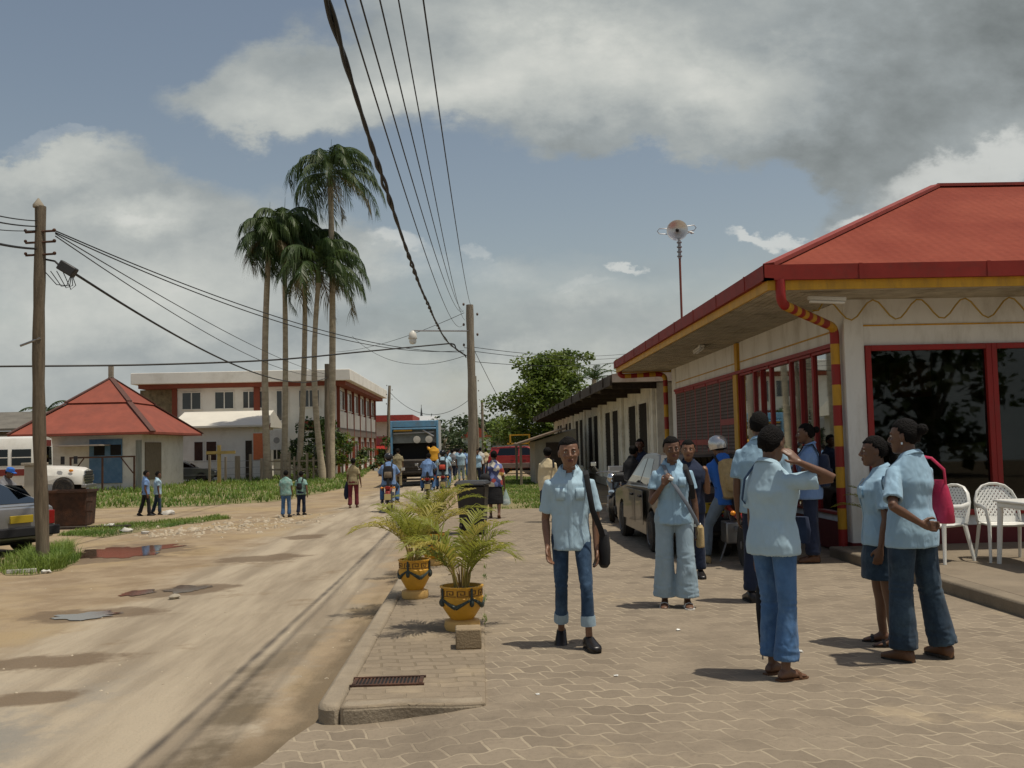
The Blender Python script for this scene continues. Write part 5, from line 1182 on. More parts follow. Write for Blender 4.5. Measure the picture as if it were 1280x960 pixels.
# potted plant by the shop corner
pp = V((5.2, 12.9, .125)); t = thing('potted_plant', 'leafy plant in a pot at the shop corner', 'plant', pp); random.seed(3)
b = MB(); b.lathe([(.12, 0), (.17, .3), (.18, .32), (.15, .32), (.14, .28), (.02, .28)], 16); b.build('pot', M('clay_pot', (.22, .09, .05), .8, .2), t)
mb = MB()
for i in range(12): frond(mb, (0, 0, .28), i*2.4, R(85-40*i/12), .75, R(80), .22, 18, .02, .3, rach=.008, fold=.4)
mb.build('fronds', AG, t, smooth=False, fix=False)
# ------------------------------------------------------------------ vehicles
def wheel(parent, c, r, w, rim=None, axis='x', name='wheel'):
    X = Matrix.Translation(c) @ Matrix.Rotation(R(90), 4, 'Y')
    b = MB(); b.lathe([(r*.62, -w/2), (r*.9, -w/2), (r, -w/2+.03), (r, w/2-.03), (r*.9, w/2), (r*.62, w/2)], 28, X=X); o = b.build(name, MT['rubber'], parent, angle=35)
    b = MB(); b.lathe([(.02, -w/2+.02), (r*.3, -w/2+.01), (r*.55, -w/2+.04), (r*.63, -w/2-.004), (r*.63, w/2+.004), (r*.55, w/2-.04), (r*.3, w/2-.01), (.02, w/2-.02)], 24, X=X); b.build('rim', rim or MT['steel'], o, angle=35)
    b = MB()
    for k in range(8): a = 2*PI*k/8; b.box((r*.44*math.cos(a), r*.44*math.sin(a), 0), (.05, .05, w-.02), a, X=X)
    b.build('rim_slot', MT['dark'], o)
def shell(prof, xf, bulge=.0, n=1):
    """loft of a side profile (y, z) across x; xf(y, z) gives the half width"""
    b = MB(); rings = []
    for s in (-1, -.93, 0, .93, 1):
        ring = []
        for y, z in prof:
            k = abs(s); sh = .035 if k == 1 else 0
            cy, cz = 0, sum(p[1] for p in prof)/len(prof)
            ring.append((s*xf(y, z), y*(1-sh*.25), cz+(z-cz)*(1-sh)))
        rings.append(ring)
    return b.loft(rings)
def car(name, label, cat, loc, rz, body, L=4.35, Wd=1.66, prof=None, roof=None, glass=None, zb=.80, plate=None, lower=None, group=None):
    """front at +y, origin on the ground at the middle"""
    t = thing(name, label, cat, loc, rz, group)
    prof = prof or [(-2.15, .30), (-2.18, .52), (-2.12, .86), (-1.95, .93), (-1.25, .93), (.75, .90), (1.9, .78), (2.10, .68), (2.16, .48), (2.10, .28), (1.7, .20), (-1.8, .20)]
    roof = roof or [(-1.72, .90), (-1.05, 1.38), (-.6, 1.41), (.05, 1.40), (.25, 1.36), (1.02, .88)]
    hw = Wd/2; wy0, wy1, wr = -1.28, 1.32, .29
    o = shell(prof, lambda y, z: hw*(1-.035*abs(z-.62)/.4-.06*max(0, abs(y)-1.5)/.6)).build('body', body, t, angle=30)
    c = MB()
    for y in (wy0, wy1):
        for s in (-1, 1): c.lathe([(.02, -.16), (wr+.055, -.16), (wr+.055, .16), (.02, .16)], 28, X=Matrix.Translation((s*(hw-.06), y, .29)) @ Matrix.Rotation(R(90), 4, 'Y'))
    cut(o, c); bv = o.modifiers.new('bevel', 'BEVEL'); bv.width = .02; bv.segments = 2; bv.angle_limit = R(35); bv.limit_method = 'ANGLE'
    zt = max(z for _, z in roof); rx = lambda z: hw-.07-.20*max(0, z-.88)/(zt-.88)
    b = MB(); n = len(roof); vs = []
    for s in (-1, 1): vs += [(s*rx(z), y, z) for y, z in roof]
    b.add(vs, [tuple(range(n)), tuple(range(2*n-1, n-1, -1))]+[(i, i+1, n+i+1, n+i) for i in range(n-1)]+[(n-1, 0, n, 2*n-1)]); b.build('cabin', body, t, bevel=.02, angle=30)
    G = glass or MT['glassd']
    ya, yb = roof[0][0], roof[-1][0]; za = roof[1][1]
    sidew = [[(-1.05+.06, .95), (-.72, 1.32), (-.28, 1.33), (-.28, .95)], [(-.20, .95), (-.20, 1.33), (.10, 1.31), (.84, .95)]] if roof[0] == (-1.72, .90) else [[(ya+.40, .96), (ya+.62, zt-.10), (-.42, zt-.09), (-.42, .96)], [(-.34, .96), (-.34, zt-.09), (roof[-2][0]-.1, zt-.10), (yb-.22, .96)]]
    for s in (-1, 1):
        for w in sidew:
            b = MB(); b.prism([(s*(rx(z)+.004), y, z) for y, z in w], (-s*.003, 0, 0)); b.build('side_window', G, t, smooth=False)
    def screen(p, q, name):
        (y0, z0), (y1, z1) = p, q; nrm = V((0, -(z1-z0), (y1-y0))).normalized()
        if nrm.z < 0: nrm = -nrm
        f0, f1 = .10, .90; pts = []
        for f, s in ((f0, -1), (f0, 1), (f1, 1), (f1, -1)):
            y, z = y0+(y1-y0)*f, z0+(z1-z0)*f; pts.append(V((s*(rx(z)-.07), y, z))+nrm*.005)
        b = MB(); b.prism(pts, nrm*.003); b.build(name, G, t, smooth=False)
    screen(roof[0], roof[1], 'rear_window'); screen(roof[-1], roof[-2], 'windscreen')
    for y in (wy0, wy1):
        for s in (-1, 1): wheel(t, (s*(hw-.125), y, .29), wr, .19)
    yr = prof[1][0]
    for s in (-1, 1):
        b = MB(); b.bx(s*(hw-.10), s*(hw-.36), yr-.03, yr+.06, .54, .80); b.build('tail_light', MT['tail'], t, bevel=.012)
        b = MB(); b.bx(s*(hw-.14), s*(hw-.48), prof[8][0]-.10, prof[8][0]+.012, .52, .66); b.build('headlight', MT['chrome'], t, bevel=.012)
        b = MB(); b.box((s*(hw+.09), .70, 1.0), (.17, .10, .12)); b.beam((s*(hw-.06), .70, .93), (s*(hw+.05), .70, .98), .04, .04); b.build('wing_mirror', MT['black'], t, bevel=.02)
        for y0, y1 in ((-.95, -.27), (-.24, .86)):
            b = MB(); x = s*(hw-.004); b.prism([(x, y0, .36), (x, y1, .36), (x, y1, .86), (x, y0, .86)], (s*.008, 0, 0)); d = b.build('door', body, t, bevel=.004)
            b = MB(); b.bx(s*(hw+.005), s*(hw+.035), y0+.08, y0+.26, .76, .79); b.build('handle', MT['black'], d, bevel=.006)
    b = MB(); b.bx(-hw+.03, hw-.03, yr-.10, yr+.10, .34, .52); b.build('bumper', lower or MT['black'], t, bevel=.025)
    b = MB(); b.bx(-hw+.05, hw-.05, prof[8][0]-.08, prof[8][0]+.09, .30, .46); b.build('bumper', lower or MT['black'], t, bevel=.025)
    if plate is not None:
        b = MB(); b.bx(-.24, .24, yr-.055, yr-.02, .60, .74); pl = b.build('number_plate', M('yellow_plate', (.40, .29, .02), .5, .1), t, bevel=.006)
        if plate: text(pl, 'plate_characters', plate, .15, Matrix.Translation((0, yr-.056, .67)) @ Matrix.Rotation(R(90), 4, 'X'), MT['black'])
    b = MB(); b.bx(-hw+.15, hw-.15, -1.9, 1.9, .19, .28); b.build('underbody', MT['dark'], t)
    return t
MGC = M('dusty_grey_paint', (.05, .05, .05), .32, .15, 2, metal=.25, spec=.5, coat=.3, dirt=((.15, .13, .10), .5, 2.5), stretch=(1, 1, 2))
car('grey_sedan', 'dusty dark grey sedan parked beside the corner shop', 'car', (3.16, 15.75, 0), R(1), MGC, plate='71·27')
MSC = M('silver_paint', (.33, .34, .34), .3, .08, 2, metal=.6, coat=.4, dirt=((.25, .21, .15), .4, 2))
FB = [(-2.05, .90), (-.75, 1.34), (-.3, 1.37), (.05, 1.36), (.25, 1.33), (1.02, .88)]
XY_ = lambda px, Y: at(px, 558, Y).x; car('silver_hatchback', 'silver hatchback with black lower half parked behind the near pole', 'car', (XY_(24, 18.9)-2.15*.88, 18.9+2.15*.47, -.25), R(62), MSC, roof=FB, plate='')
gcp = gp(236, 592, -.25); car('grey_saloon', 'small grey car parked beside the annex behind the grass', 'car', (XY_(226, 63.2), 63.2, -.25), R(-82), M('grey_car_paint', (.13, .14, .14), .3, .1, metal=.5), plate=None)
# red pickup with canopy
RP = [(-2.15, .42), (-2.18, .60), (-2.14, 1.02), (-2.0, 1.05), (-1.25, 1.05), (.75, 1.04), (1.9, .98), (2.10, .85), (2.16, .62), (2.10, .40), (1.7, .32), (-1.8, .32)]
RR = [(-2.10, 1.0), (-1.95, 1.52), (-1.0, 1.56), (.0, 1.55), (.25, 1.5), (.95, 1.0)]
MRC = M('red_car_paint', (.36, .022, .025), .3, .12, 1, coat=.4)
rp_ = gp(640, 590, -.03)
def car2():
    c = car('red_pickup', 'red pickup with covered back and grey lower panels beyond the shed', 'pickup', (rp_.x+.75, 57.5, -.03), R(-96), MRC, prof=RP, roof=RR)
    b = MB(); b.bx(-.86, .86, -2.1, 2.1, .34, .62); b.build('lower_panel', M('grey_lower_panel', (.20, .15, .13), .6, .15), c, bevel=.02)
    b = MB()
    for y in (-1.7, -.9, -.1): b.bx(-.6, .6, y, y+.05, 1.60, 1.64)
    for s in (-1, 1): b.bx(s*.6-.02, s*.6+.02, -1.9, .1, 1.56, 1.62)
    b.build('roof_rack', MT['steel'], c)
    for ch in c.children:
        if ch.name.split('.')[0] == 'wheel':
            pass
car2()
# garbage truck seen from behind
tp_ = gp(519, 608, -.22); gt = thing('garbage_truck', 'blue garbage truck with dark open hopper driving up the street', 'truck', (tp_.x, tp_.y, -.2), R(1.5))
MTB = M('truck_blue', (.11, .27, .42), .5, .15, 2, dirt=((.18, .17, .15), .5, 3)); MHD = M('hopper_grime', (.040, .034, .028), .75, .35, 3, dirt=((.10, .08, .06), .5, 4))
H = 3.05; w = 1.12
b = MB(); b.bx(-w, w, .9, 5.4, .95, H-.05); b.build('compactor_body', MTB, gt, bevel=.05)
b = MB()
for s in (-1, 1): b.bx(s*w-.10*(s > 0), s*w+.10*(s < 0), -.05, .898, 1.0, H)
b.bx(-w+.1, w-.1, -.05, .3, H-.30, H); b.bx(-w+.1, w-.1, -.09, -.02, H-.42, H-.34)
b.build('tailgate_frame', MTB, gt, bevel=.02)
b = MB(); b.bx(-w+.1, w-.1, .5, .898, .5, H-.02); b.build('hopper_back', MT['dark'], gt)
b = MB(); b.prism([(-w+.1, .0, 2.0), (-w+.1, .45, 2.05), (-w+.1, .45, 2.7), (-w+.1, .15, 2.62)], (2*w-.2, 0, 0)); b.build('packer_plate', M('packer_plate', (.16, .17, .15), .7, .3, 3), gt, bevel=.01)
b = MB(); b.bx(-w+.15, -.1, -.02, .1, 2.56, 2.68); b.build('yellow_bar', MT['yelp'], gt)
b = MB(); b.beam((-w+.15, -.03, 2.45), (w-.2, -.03, 2.50), .05, .05); b.tube([(.4, -.03, 2.6), (.9, -.03, 2.3)], .05, 8); b.build('hydraulic_ram', MT['steel'], gt)
for x in (.12, .68): b = MB(); b.lathe([(.02, -.06), (.14, -.05), (.17, .05), (.02, .06)], 16, X=Matrix.Translation((x, -.06, 2.16)) @ Matrix.Rotation(R(90), 4, 'X')); b.build('work_lamp', M('lamp_face', (.5, .48, .42), .3, .1), gt)
b = MB(); b.prism([(-w+.1, -.35, .55), (-w+.1, .45, .40), (-w+.1, .45, 1.1), (-w+.1, -.25, 1.25), (-w+.1, -.38, 1.2)], (2*w-.2, 0, 0)); b.build('hopper_lip', MHD, gt, bevel=.03)
b = MB(); b.bx(-w+.12, w-.12, -.40, -.36, .86, .93); b.bx(-w+.12, w-.12, -.39, -.34, .62, .70); b.build('lip_rib', MHD, gt)
for s in (-1, 1): b = MB(); b.bx(s*.95, s*.62, -.42, -.36, 1.22, 1.30); b.build('marker_board', M('salmon_marker', (.4, .16, .10), .6, .1), gt)
b = MB(); b.bx(-w, w, -.45, -.1, .28, .36); b.build('rear_step', MT['woodd'], gt)
b = MB(); b.bx(-.45, .45, .4, 6.8, .5, .8); b.build('chassis', MT['dark'], gt)
b = MB(); b.bx(-1.05, 1.05, 5.5, 7.2, .6, 2.5); b.build('cab', M('cab_white', (.55, .55, .52), .5, .1), gt, bevel=.06)
b = MB(); b.bx(w+.005, w+.12, .1, .22, .5, H-.05); b.build('white_side_rail', MT['wpaint'], gt)
for y in (1.5, 6.4):
    for s in (-1, 1): wheel(gt, (s*.85, y, .48), .48, .30)
for s in (-1, 1): b = MB(); b.bx(s*.8, s*1.05, -.47, -.452, .4, .5); b.build('tail_light', MT['tail'], gt)
# white bus, bonnet to the right
bp = gp(112, 612, -.25); bu = thing('white_bus', 'white bonneted bus with dark red stripe parked at the left edge', 'bus', (XY_(114, 45.0), 45.0, -.25), R(-84))
WB = M('bus_white', (.66, .65, .60), .45, .06, 1, coat=.2, dirt=((.40, .36, .28), .4, 1.5))
b = MB(); b.loft([[(x, y, z) for x, z in ((-1.05, .55), (-1.1, 1.2), (-1.08, 2.2), (-.9, 2.62), (0, 2.72), (.9, 2.62), (1.08, 2.2), (1.1, 1.2), (1.05, .55))] for y in (-8.5, -2.05, -1.95)]); b.build('body', WB, bu, angle=35)
b = MB(); b.loft([[(x*k, y, z*kz) for x, z in ((-.95, .62), (-.98, 1.0), (-.8, 1.30), (0, 1.42), (.8, 1.30), (.98, 1.0), (.95, .62))] for y, k, kz in ((-1.94, 1.0, 1.0), (-.9, .95, .97), (-.25, .86, .92), (-.12, .80, .88))]); o = b.build('bonnet', WB, bu, angle=35)
c = MB()
for s in (-1, 1): c.lathe([(.02, -.3), (.46, -.3), (.46, .3), (.02, .3)], 24, X=Matrix.Translation((s*.95, -.9, .45)) @ Matrix.Rotation(R(90), 4, 'Y'))
cut(o, c)
b = MB(); b.bx(-.62, .62, -.11, -.085, .58, 1.16); gr = b.build('grille', MT['chrome'], bu, bevel=.01)
b = MB()
for k in range(5): b.bx(-.58, .58, -.084, -.07, .62+k*.11, .67+k*.11)
b.build('grille_bar', MT['dark'], gr)
for s in (-1, 1):
    b = MB(); b.bx(s*.64, s*.80, -.12, -.08, .72, .98); b.build('headlight', MT['chrome'], bu, bevel=.01)
    b = MB(); b.ball((s*.86, -.6, 1.18), (.05, .10, .06), 10, 8); b.build('indicator', MT['amber'], bu)
    b = MB(); b.bx(s*1.085, s*1.12, -8.4, -2.1, 1.02, 1.30); b.build('stripe', M('dark_red_stripe', (.16, .02, .015), .5, .1), bu)
    for k in range(6):
        y0 = -2.95-k*.95; b = MB(); x = s*1.10
        b.bx(x-.012, x+.012, y0, y0+.78, 1.45, 2.15); b.build('window', MT['glassd'], bu, smooth=False)
        b = MB(); b.bx(x-.016, x+.016, y0, y0+.78, 1.78, 1.82); b.build('window_bar', WB, bu)
    b = MB(); b.bx(s*.98, s*.90, -1.0, -.85, 1.45, 1.8); b.build('wing_mirror', MT['black'], bu)
    for y in (-.9, -6.8): wheel(bu, (s*.92, y, .43), .43, .26)
b = MB(); b.prism([(-.9, -1.945, 1.45), (.9, -1.945, 1.45), (.8, -1.945, 2.25), (-.8, -1.945, 2.25)], (0, .02, 0)); b.build('windscreen', MT['glassd'], bu, smooth=False)
b = MB(); b.bx(-.8, .8, -.2, .02, .42, .56); b.build('bumper', MT['steel'], bu, bevel=.02)
b = MB(); b.bx(-.7, .7, -1.96, -1.90, 2.28, 2.55); b.build('header_board', M('dark_red_board', (.14, .02, .015), .5, .1), bu)

# ------------------------------------------------------------------ motorcycles
def motorcycle(loc, rz, label, col, plate=True):
    t = thing('motorcycle', label, 'motorcycle', loc, rz, 'motorcycles and mopeds'); r = .27
    for y, nm in ((-.60, 'wheel'), (.62, 'wheel')):
        X = Matrix.Translation((0, y, r)) @ Matrix.Rotation(R(90), 4, 'Y')
        b = MB(); b.lathe([(r*.78, -.04), (r*.94, -.045), (r, 0), (r*.94, .045), (r*.78, .04)], 24, X=X); o = b.build(nm, MT['rubber'], t)
        b = MB(); b.lathe([(.02, -.05), (.05, -.05), (.05, .05), (.02, .05)], 12, X=X)
        for k in range(10): a = 2*PI*k/10; b.tube([X @ V((0, 0, .03)), X @ V((r*.8*math.cos(a), r*.8*math.sin(a), 0))], .006, 4)
        b.build('spokes', MT['steel'], o)
    b = MB(); b.tube([(0, .62, .27), (0, .42, .80), (0, .38, .95)], .035, 8); b.build('fork', MT['steel'], t)
    b = MB(); b.tube([(-.33, .22, .98), (-.18, .36, 1.0), (.18, .36, 1.0), (.33, .22, .98)], .014, 6); b.build('handlebar', MT['steel'], t)
    for s in (-1, 1):
        b = MB(); b.tube([(s*.28, .26, .99), (s*.36, .28, 1.12)], .008, 5); b.box((s*.38, .28, 1.16), (.11, .02, .08)); b.build('mirror', MT['chrome'], t, bevel=.008)
    b = MB(); b.ball((0, .46, .88), (.10, .11, .10), 12, 8); b.build('headlamp', MT['chrome'], t)
    b = MB(); b.tube([(0, .36, .78), (0, .18, .80), (0, -.05, .74)], [(.10, .12), (.14, .16), (.09, .12)], 12); b.build('fuel_tank', col, t)
    b = MB(); b.tube([(0, -.02, .78), (0, -.35, .79), (0, -.66, .83)], [(.06, .11), (.055, .14), (.04, .11)], 10); b.build('seat', MT['leather'], t)
    b = MB(); b.tube([(0, .3, .70), (0, .0, .45), (0, -.3, .42), (0, -.60, .60)], .035, 8); b.box((0, .05, .38), (.26, .36, .28)); b.build('engine', MT['steel'], t, bevel=.02)
    b = MB(); b.tube([(0, -.42, .62), (0, -.66, .66), (0, -.86, .55), (0, -.93, .36)], [(.09, .05), (.08, .05), (.07, .04), (.06, .02)], 8); b.build('rear_fender', col, t)
    b = MB(); b.tube([(0, .78, .60), (0, .66, .62), (0, .5, .55)], [(.05, .02), (.06, .03), (.05, .02)], 8); b.build('front_fender', col, t)
    b = MB(); b.bx(-.07, .07, -.86, -.78, .64, .72); b.build('tail_light', MT['tail'], t, bevel=.012)
    for s in (-1, 1): b = MB(); b.ball((s*.17, -.76, .68), (.035, .04, .03), 8, 6); b.tube([(s*.05, -.74, .68), (s*.15, -.76, .68)], .008, 5); b.build('indicator', MT['amber'], t)
    if plate: b = MB(); b.bx(-.09, .09, -.955, -.94, .36, .52); b.build('number_plate', M('plate_plain', (.55, .45, .2), .5, .1), t)
    b = MB(); b.tube([(.12, .1, .28), (.15, -.2, .27), (.16, -.75, .36)], [.02, .035, .04], 8); b.build('exhaust', MT['chrome'], t)
    b = MB(); b.tube([(-.1, -.05, .3), (-.22, -.12, .02)], .012, 5); b.build('kickstand', MT['steel'], t)
    return t
# ------------------------------------------------------------------ people
def remesh(mb, name, mats, parent, vox, smooth=3, wr=None, fac=.5):
    o = mb.build(name, mats, parent, smooth=True, angle=180)
    r = o.modifiers.new('r', 'REMESH'); r.mode = 'VOXEL'; r.voxel_size = vox
    s = o.modifiers.new('s', 'SMOOTH'); s.factor = fac; s.iterations = smooth
    evald(o); me = o.data
    if wr:
        n = len(me.vertices); co = np.zeros(n*3); no = np.zeros(n*3); me.vertices.foreach_get('co', co); me.vertices.foreach_get('normal', no)
        co = co.reshape(-1, 3); no = no.reshape(-1, 3); d = np.array([wr(V(p)) for p in co]); co += no*d[:, None]
        me.vertices.foreach_set('co', co.ravel())
    if len(me.materials) == 0:
        me.materials.append(mats)
    me.polygons.foreach_set('use_smooth', [True]*len(me.polygons)); me.update(); return o
def ell(c, rx, ry, n=16, p=2.3, drop=0):
    out = []
    for j in range(n):
        a = 2*PI*j/n; x, y = math.cos(a), math.sin(a); k = (abs(x)**p+abs(y)**p)**(-1/p)
        out.append(V((c[0]+rx*x*k, c[1]+ry*y*k, c[2]-drop*y*k)))
    return out
def nrm(v): return V(v).normalized()
HEAD = [(-.117, .020, .072, .030), (-.103, .040, .086, -.002), (-.078, .055, .088, -.035), (-.045, .064, .087, -.062), (-.01, .071, .087, -.085), (.02, .075, .090, -.096), (.05, .074, .086, -.096), (.08, .063, .068, -.082), (.10, .044, .042, -.058), (.112, .020, .012, -.028)]
def person(label, loc, face, h=1.65, lod=1, fem=False, arms=None, legs=None, lean=0, side=0, twist=0, head=(0, 0, 0), pz=None, slim=1.0,
           top='shirt', fit=1.0, hem=.80, sleeve=.62, collar=True, drop=.03, bottom='denim', leg_r=(.092, .066, .072), leg_hem=.93, cuff=False, skirt=None, feet='shoe', shoe='leather', hair='short', skin='skin', group=None, straps=(), cat='person', hairmat='hair', topmat2=None):
    dx, dy = face; rz = math.atan2(-dx, dy); s = h/1.70
    t = thing('person', label, cat, loc, rz, group); S = Matrix.Scale(s, 4)
    vb = {0: .0062, 1: .011, 2: .019}[lod]/s*s; vc = {0: .0095, 1: .015, 2: .022}[lod]
    arms = arms or {}; legs = legs or {}
    A = {'R': ((.10, .02, -1), (.02, .16, -1)), 'L': ((-.10, .02, -1), (-.02, .16, -1))}; A.update(arms)
    G = {'R': ((.03, 0, -1), (0, -.03, -1), 8), 'L': ((-.03, 0, -1), (0, -.03, -1), -8)}; G.update(legs)
    hw = .095 if fem else .088
    an = {}
    for k, sg in (('R', 1), ('L', -1)):
        hp_ = V((sg*hw, 0, 0)); kn = hp_+nrm(G[k][0])*.425; an[k] = (hp_, kn, kn+nrm(G[k][1])*.42)
    P = V((0, 0, (.075-min(an['R'][2].z, an['L'][2].z)) if pz is None else pz/s)); dz = P.z-.92
    for k in an: an[k] = tuple(p+P for p in an[k])
    piv = V((0, 0, .96+dz)); Rm = Matrix.Rotation(R(twist), 4, 'Z') @ Matrix.Rotation(R(side), 4, 'Y') @ Matrix.Rotation(R(-lean), 4, 'X')
    def U(p):
        p = V(p)+V((0, 0, dz)); f = sm(.90+dz, 1.12+dz, p.z)
        return p.lerp(piv+(Rm @ (p-piv)), f)
    sx = slim
    # --- body
    B = MB()
    if fem: tor = [(.83, .13, .10, 0), (.90, .168, .118, -.01), (.98, .160, .108, -.005), (1.07, .125, .088, 0), (1.17, .132, .098, .01), (1.26, .148, .112, .012), (1.34, .150, .092, 0), (1.385, .11, .06, -.012), (1.42, .06, .045, -.016)]
    else: tor = [(.83, .13, .10, 0), (.90, .158, .110, -.01), (.98, .150, .102, -.005), (1.07, .140, .092, 0), (1.17, .150, .10, .005), (1.26, .162, .108, .005), (1.34, .160, .094, 0), (1.385, .11, .06, -.012), (1.42, .06, .045, -.016)]
    B.loft([[U(q) for q in ell((0, y, z), rx*sx, ry*sx)] for z, rx, ry, y in tor])
    nb = U((0, -.015, 1.42)); hc = U((0, .022, 1.583)); B.tube([nb-V((0, 0, .03)), nb, nb.lerp(hc, .5)-V((0, .006, 0)), hc-V((0, .015, .04))], [.07, .055, .049, .052], 12)
    Hm = Matrix.Translation(hc) @ Rm @ Matrix.Rotation(R(head[0]), 4, 'Z') @ Matrix.Rotation(R(-head[1]), 4, 'X') @ Matrix.Rotation(R(head[2]), 4, 'Y') @ Matrix.Scale(1.05, 4)
    B.loft([ell((0, (yf+yb)/2, z), hx, (yf-yb)/2, 20, 2.15) for z, hx, yf, yb in HEAD], X=Hm)
    B.tube([(0, .086, .022), (0, .098, -.004), (0, .110, -.026), (0, .098, -.036)], [.008, .0095, .0135, .012], 8, X=Hm)
    for q in (-1, 1):
        B.ball((q*.0135, .098, -.031), (.0095, .010, .008), 8, 6, X=Hm); B.ball((q*.030, .079, .024), (.024, .013, .0065), 8, 6, X=Hm); B.ball((q*.036, .070, -.028), (.022, .019, .019), 8, 6, X=Hm); B.ball((q*.076, -.012, -.006), (.010, .019, .031), 8, 6, X=Hm)
    B.ball((0, .086, -.056), (.026, .010, .008), 8, 6, X=Hm); B.ball((0, .085, -.070), (.022, .010, .008), 8, 6, X=Hm); B.ball((0, .076, -.098), (.022, .013, .013), 8, 6, X=Hm)
    arm = {}
    for k, sg in (('R', 1), ('L', -1)):
        a = A[k]; Sh = U((sg*(.158 if fem else .176)*sx, -.008, 1.322)); E = Sh+nrm(a[0])*.285; Wr = E+nrm(a[1])*.245; arm[k] = (Sh, E, Wr)
        inn = U((sg*.09, -.008, 1.335)); fm = (.88 if fem else 1)*sx
        B.tube([inn, Sh, Sh.lerp(E, .35), Sh.lerp(E, .8), E], [.045, .048*fm, .046*fm, .041*fm, .038*fm], 10); B.tube([E+(Sh-E)*.1, E, E.lerp(Wr, .3), E.lerp(Wr, .75), Wr, Wr+(Wr-E)*.05], [.036*fm, .037*fm, .039*fm, .030*fm, .0255*fm, .025*fm], 10)
        # hand
        hd = nrm(a[2]) if len(a) > 2 and a[2] else nrm(a[1]); pn = V(a[3]) if len(a) > 3 and a[3] else V((-sg, 0, 0)); pn = (pn-hd*pn.dot(hd)).normalized(); cu = a[4] if len(a) > 4 else .35
        th = hd.cross(pn)*sg; hs = .95 if fem else 1.0
        def hp2(u, v, w): return Wr+(hd*u+th*v+pn*w)*hs
        B.loft([[hp2(u, wv*math.cos(2*PI*j/10), wt*math.sin(2*PI*j/10)) for j in range(10)] for u, wv, wt in ((-.012, .025, .019), (.02, .033, .017), (.055, .041, .0145), (.09, .039, .012))])
        for i, (v0, ln) in enumerate(((.031, .070), (.0105, .079), (-.0105, .074), (-.031, .058))):
            p = V((.082, v0, 0)); ang = .10+cu*.45; pts = [p.copy()]
            for j, fr in enumerate((.45, .32, .23)):
                p = p+V((math.cos(ang), v0*.9*(1-cu)*.35, math.sin(ang)))*ln*fr; pts.append(p.copy()); ang += cu*1.05
            B.tube([hp2(*q) for q in pts], [.0106, .0102, .0095, .0078], 8)
        B.tube([hp2(.012, .020, .004), hp2(.040, .046, .012), hp2(.066, .058, .018+.012*cu), hp2(.088, .060-.012*cu, .024+.02*cu)], [.0145, .012, .0105, .0075], 8)
    for k, sg in (('R', 1), ('L', -1)):
        hp_, kn, ak = an[k]; fm = sx; fk = fm
        if not skirt: fm = min(sx, (leg_r[0]-.012)/.088); fk = min(sx, (leg_r[1]-.010)/.055)
        B.tube([hp_+V((-sg*.02, 0, .05)), hp_-V((0, 0, .02)), hp_.lerp(kn, .4), hp_.lerp(kn, .85), kn], [.085*fm, .088*fm, .077*fm, .057*fk, .053*fk], 12)
        bk = V((0, -.014, 0)); B.tube([kn, kn.lerp(ak, .12), kn.lerp(ak, .35)+bk, kn.lerp(ak, .75), ak+V((0, -.005, 0))], [.053*fk, .050*fk, .056*fk*.95, .038*fk, .034*max(fk, .85)], 12)
        yw = G[k][2]; pt = G[k][3] if len(G[k]) > 3 else 0
        Fm = Matrix.Translation(ak) @ Matrix.Rotation(R(-yw), 4, 'Z') @ Matrix.Rotation(R(pt), 4, 'X') @ Matrix.Translation((0, 0, -.072))
        ft = [(-.068, .018, .02, .030), (-.055, .030, .004, .062), (-.02, .035, .003, .085), (.02, .034, .003, .088), (.06, .039, .003, .062), (.10, .044, .003, .045), (.135, .043, .003, .032), (.160, .034, .004, .024), (.172, .018, .006, .018)]
        kk = .93 if fem else 1
        B.loft([[V((hw_*math.cos(2*PI*j/12), y*kk, (z0+z1)/2+(z1-z0)/2*math.sin(2*PI*j/12))) for j in range(12)] for y, hw_, z0, z1 in ft], X=Fm)
        if feet == 'shoe':
            sb_ = MB(); f2 = [(-.082, .020, .0, .045), (-.066, .037, -.004, .088), (-.02, .042, -.004, .104), (.02, .043, -.004, .102), (.06, .048, -.004, .080), (.10, .052, -.004, .062), (.145, .051, -.004, .050), (.178, .040, -.004, .040), (.194, .020, .002, .028)]
            sb_.loft([ell((0, y, (z0+z1)/2), hw_, .02, 4) and [V((hw_*math.copysign(abs(math.cos(a_))**.8, math.cos(a_)), y*kk, (z0+z1)/2+(z1-z0)/2*math.copysign(abs(math.sin(a_))**.75, math.sin(a_)))) for a_ in [2*PI*j/14 for j in range(14)]] for y, hw_, z0, z1 in f2], X=S @ Fm)
            so_ = sb_.build('shoe', MT[shoe], t, angle=60)
            sl_ = MB(); sl_.loft([[V((hw_*.99*q, y*kk, z)) for q, z in ((-1, -.006), (1, -.006), (1, .012), (-1, .012))] for y, hw_ in ((-.08, .026), (-.06, .038), (0, .042), (.08, .050), (.14, .051), (.18, .036))], X=S @ Fm); sl_.build('sole', MT['rubber'], so_)
        else:
            sl_ = MB(); sl_.loft([[V((hw_*q, y*kk, z)) for q, z in ((-1, -.008), (1, -.008), (1, .008), (-1, .008))] for y, hw_ in ((-.082, .026), (-.05, .037), (.02, .037), (.10, .047), (.15, .046), (.18, .026))], X=S @ Fm); so_ = sl_.build('sandal', MT[shoe], t)
            st = MB()
            st.tube([V((-.046, .085, .01)), V((-.036, .085, .045)), V((0, .085, .056)), V((.036, .085, .045)), V((.046, .085, .01))], (.012, .004) if True else .01, 6, X=S @ Fm, ref=(0, 1, 0))
            st.build('strap', MT[shoe], so_)
    B.v = [S @ v for v in B.v]
    remesh(B, 'body', MT[skin], t, vb, 4 if lod == 0 else 1)
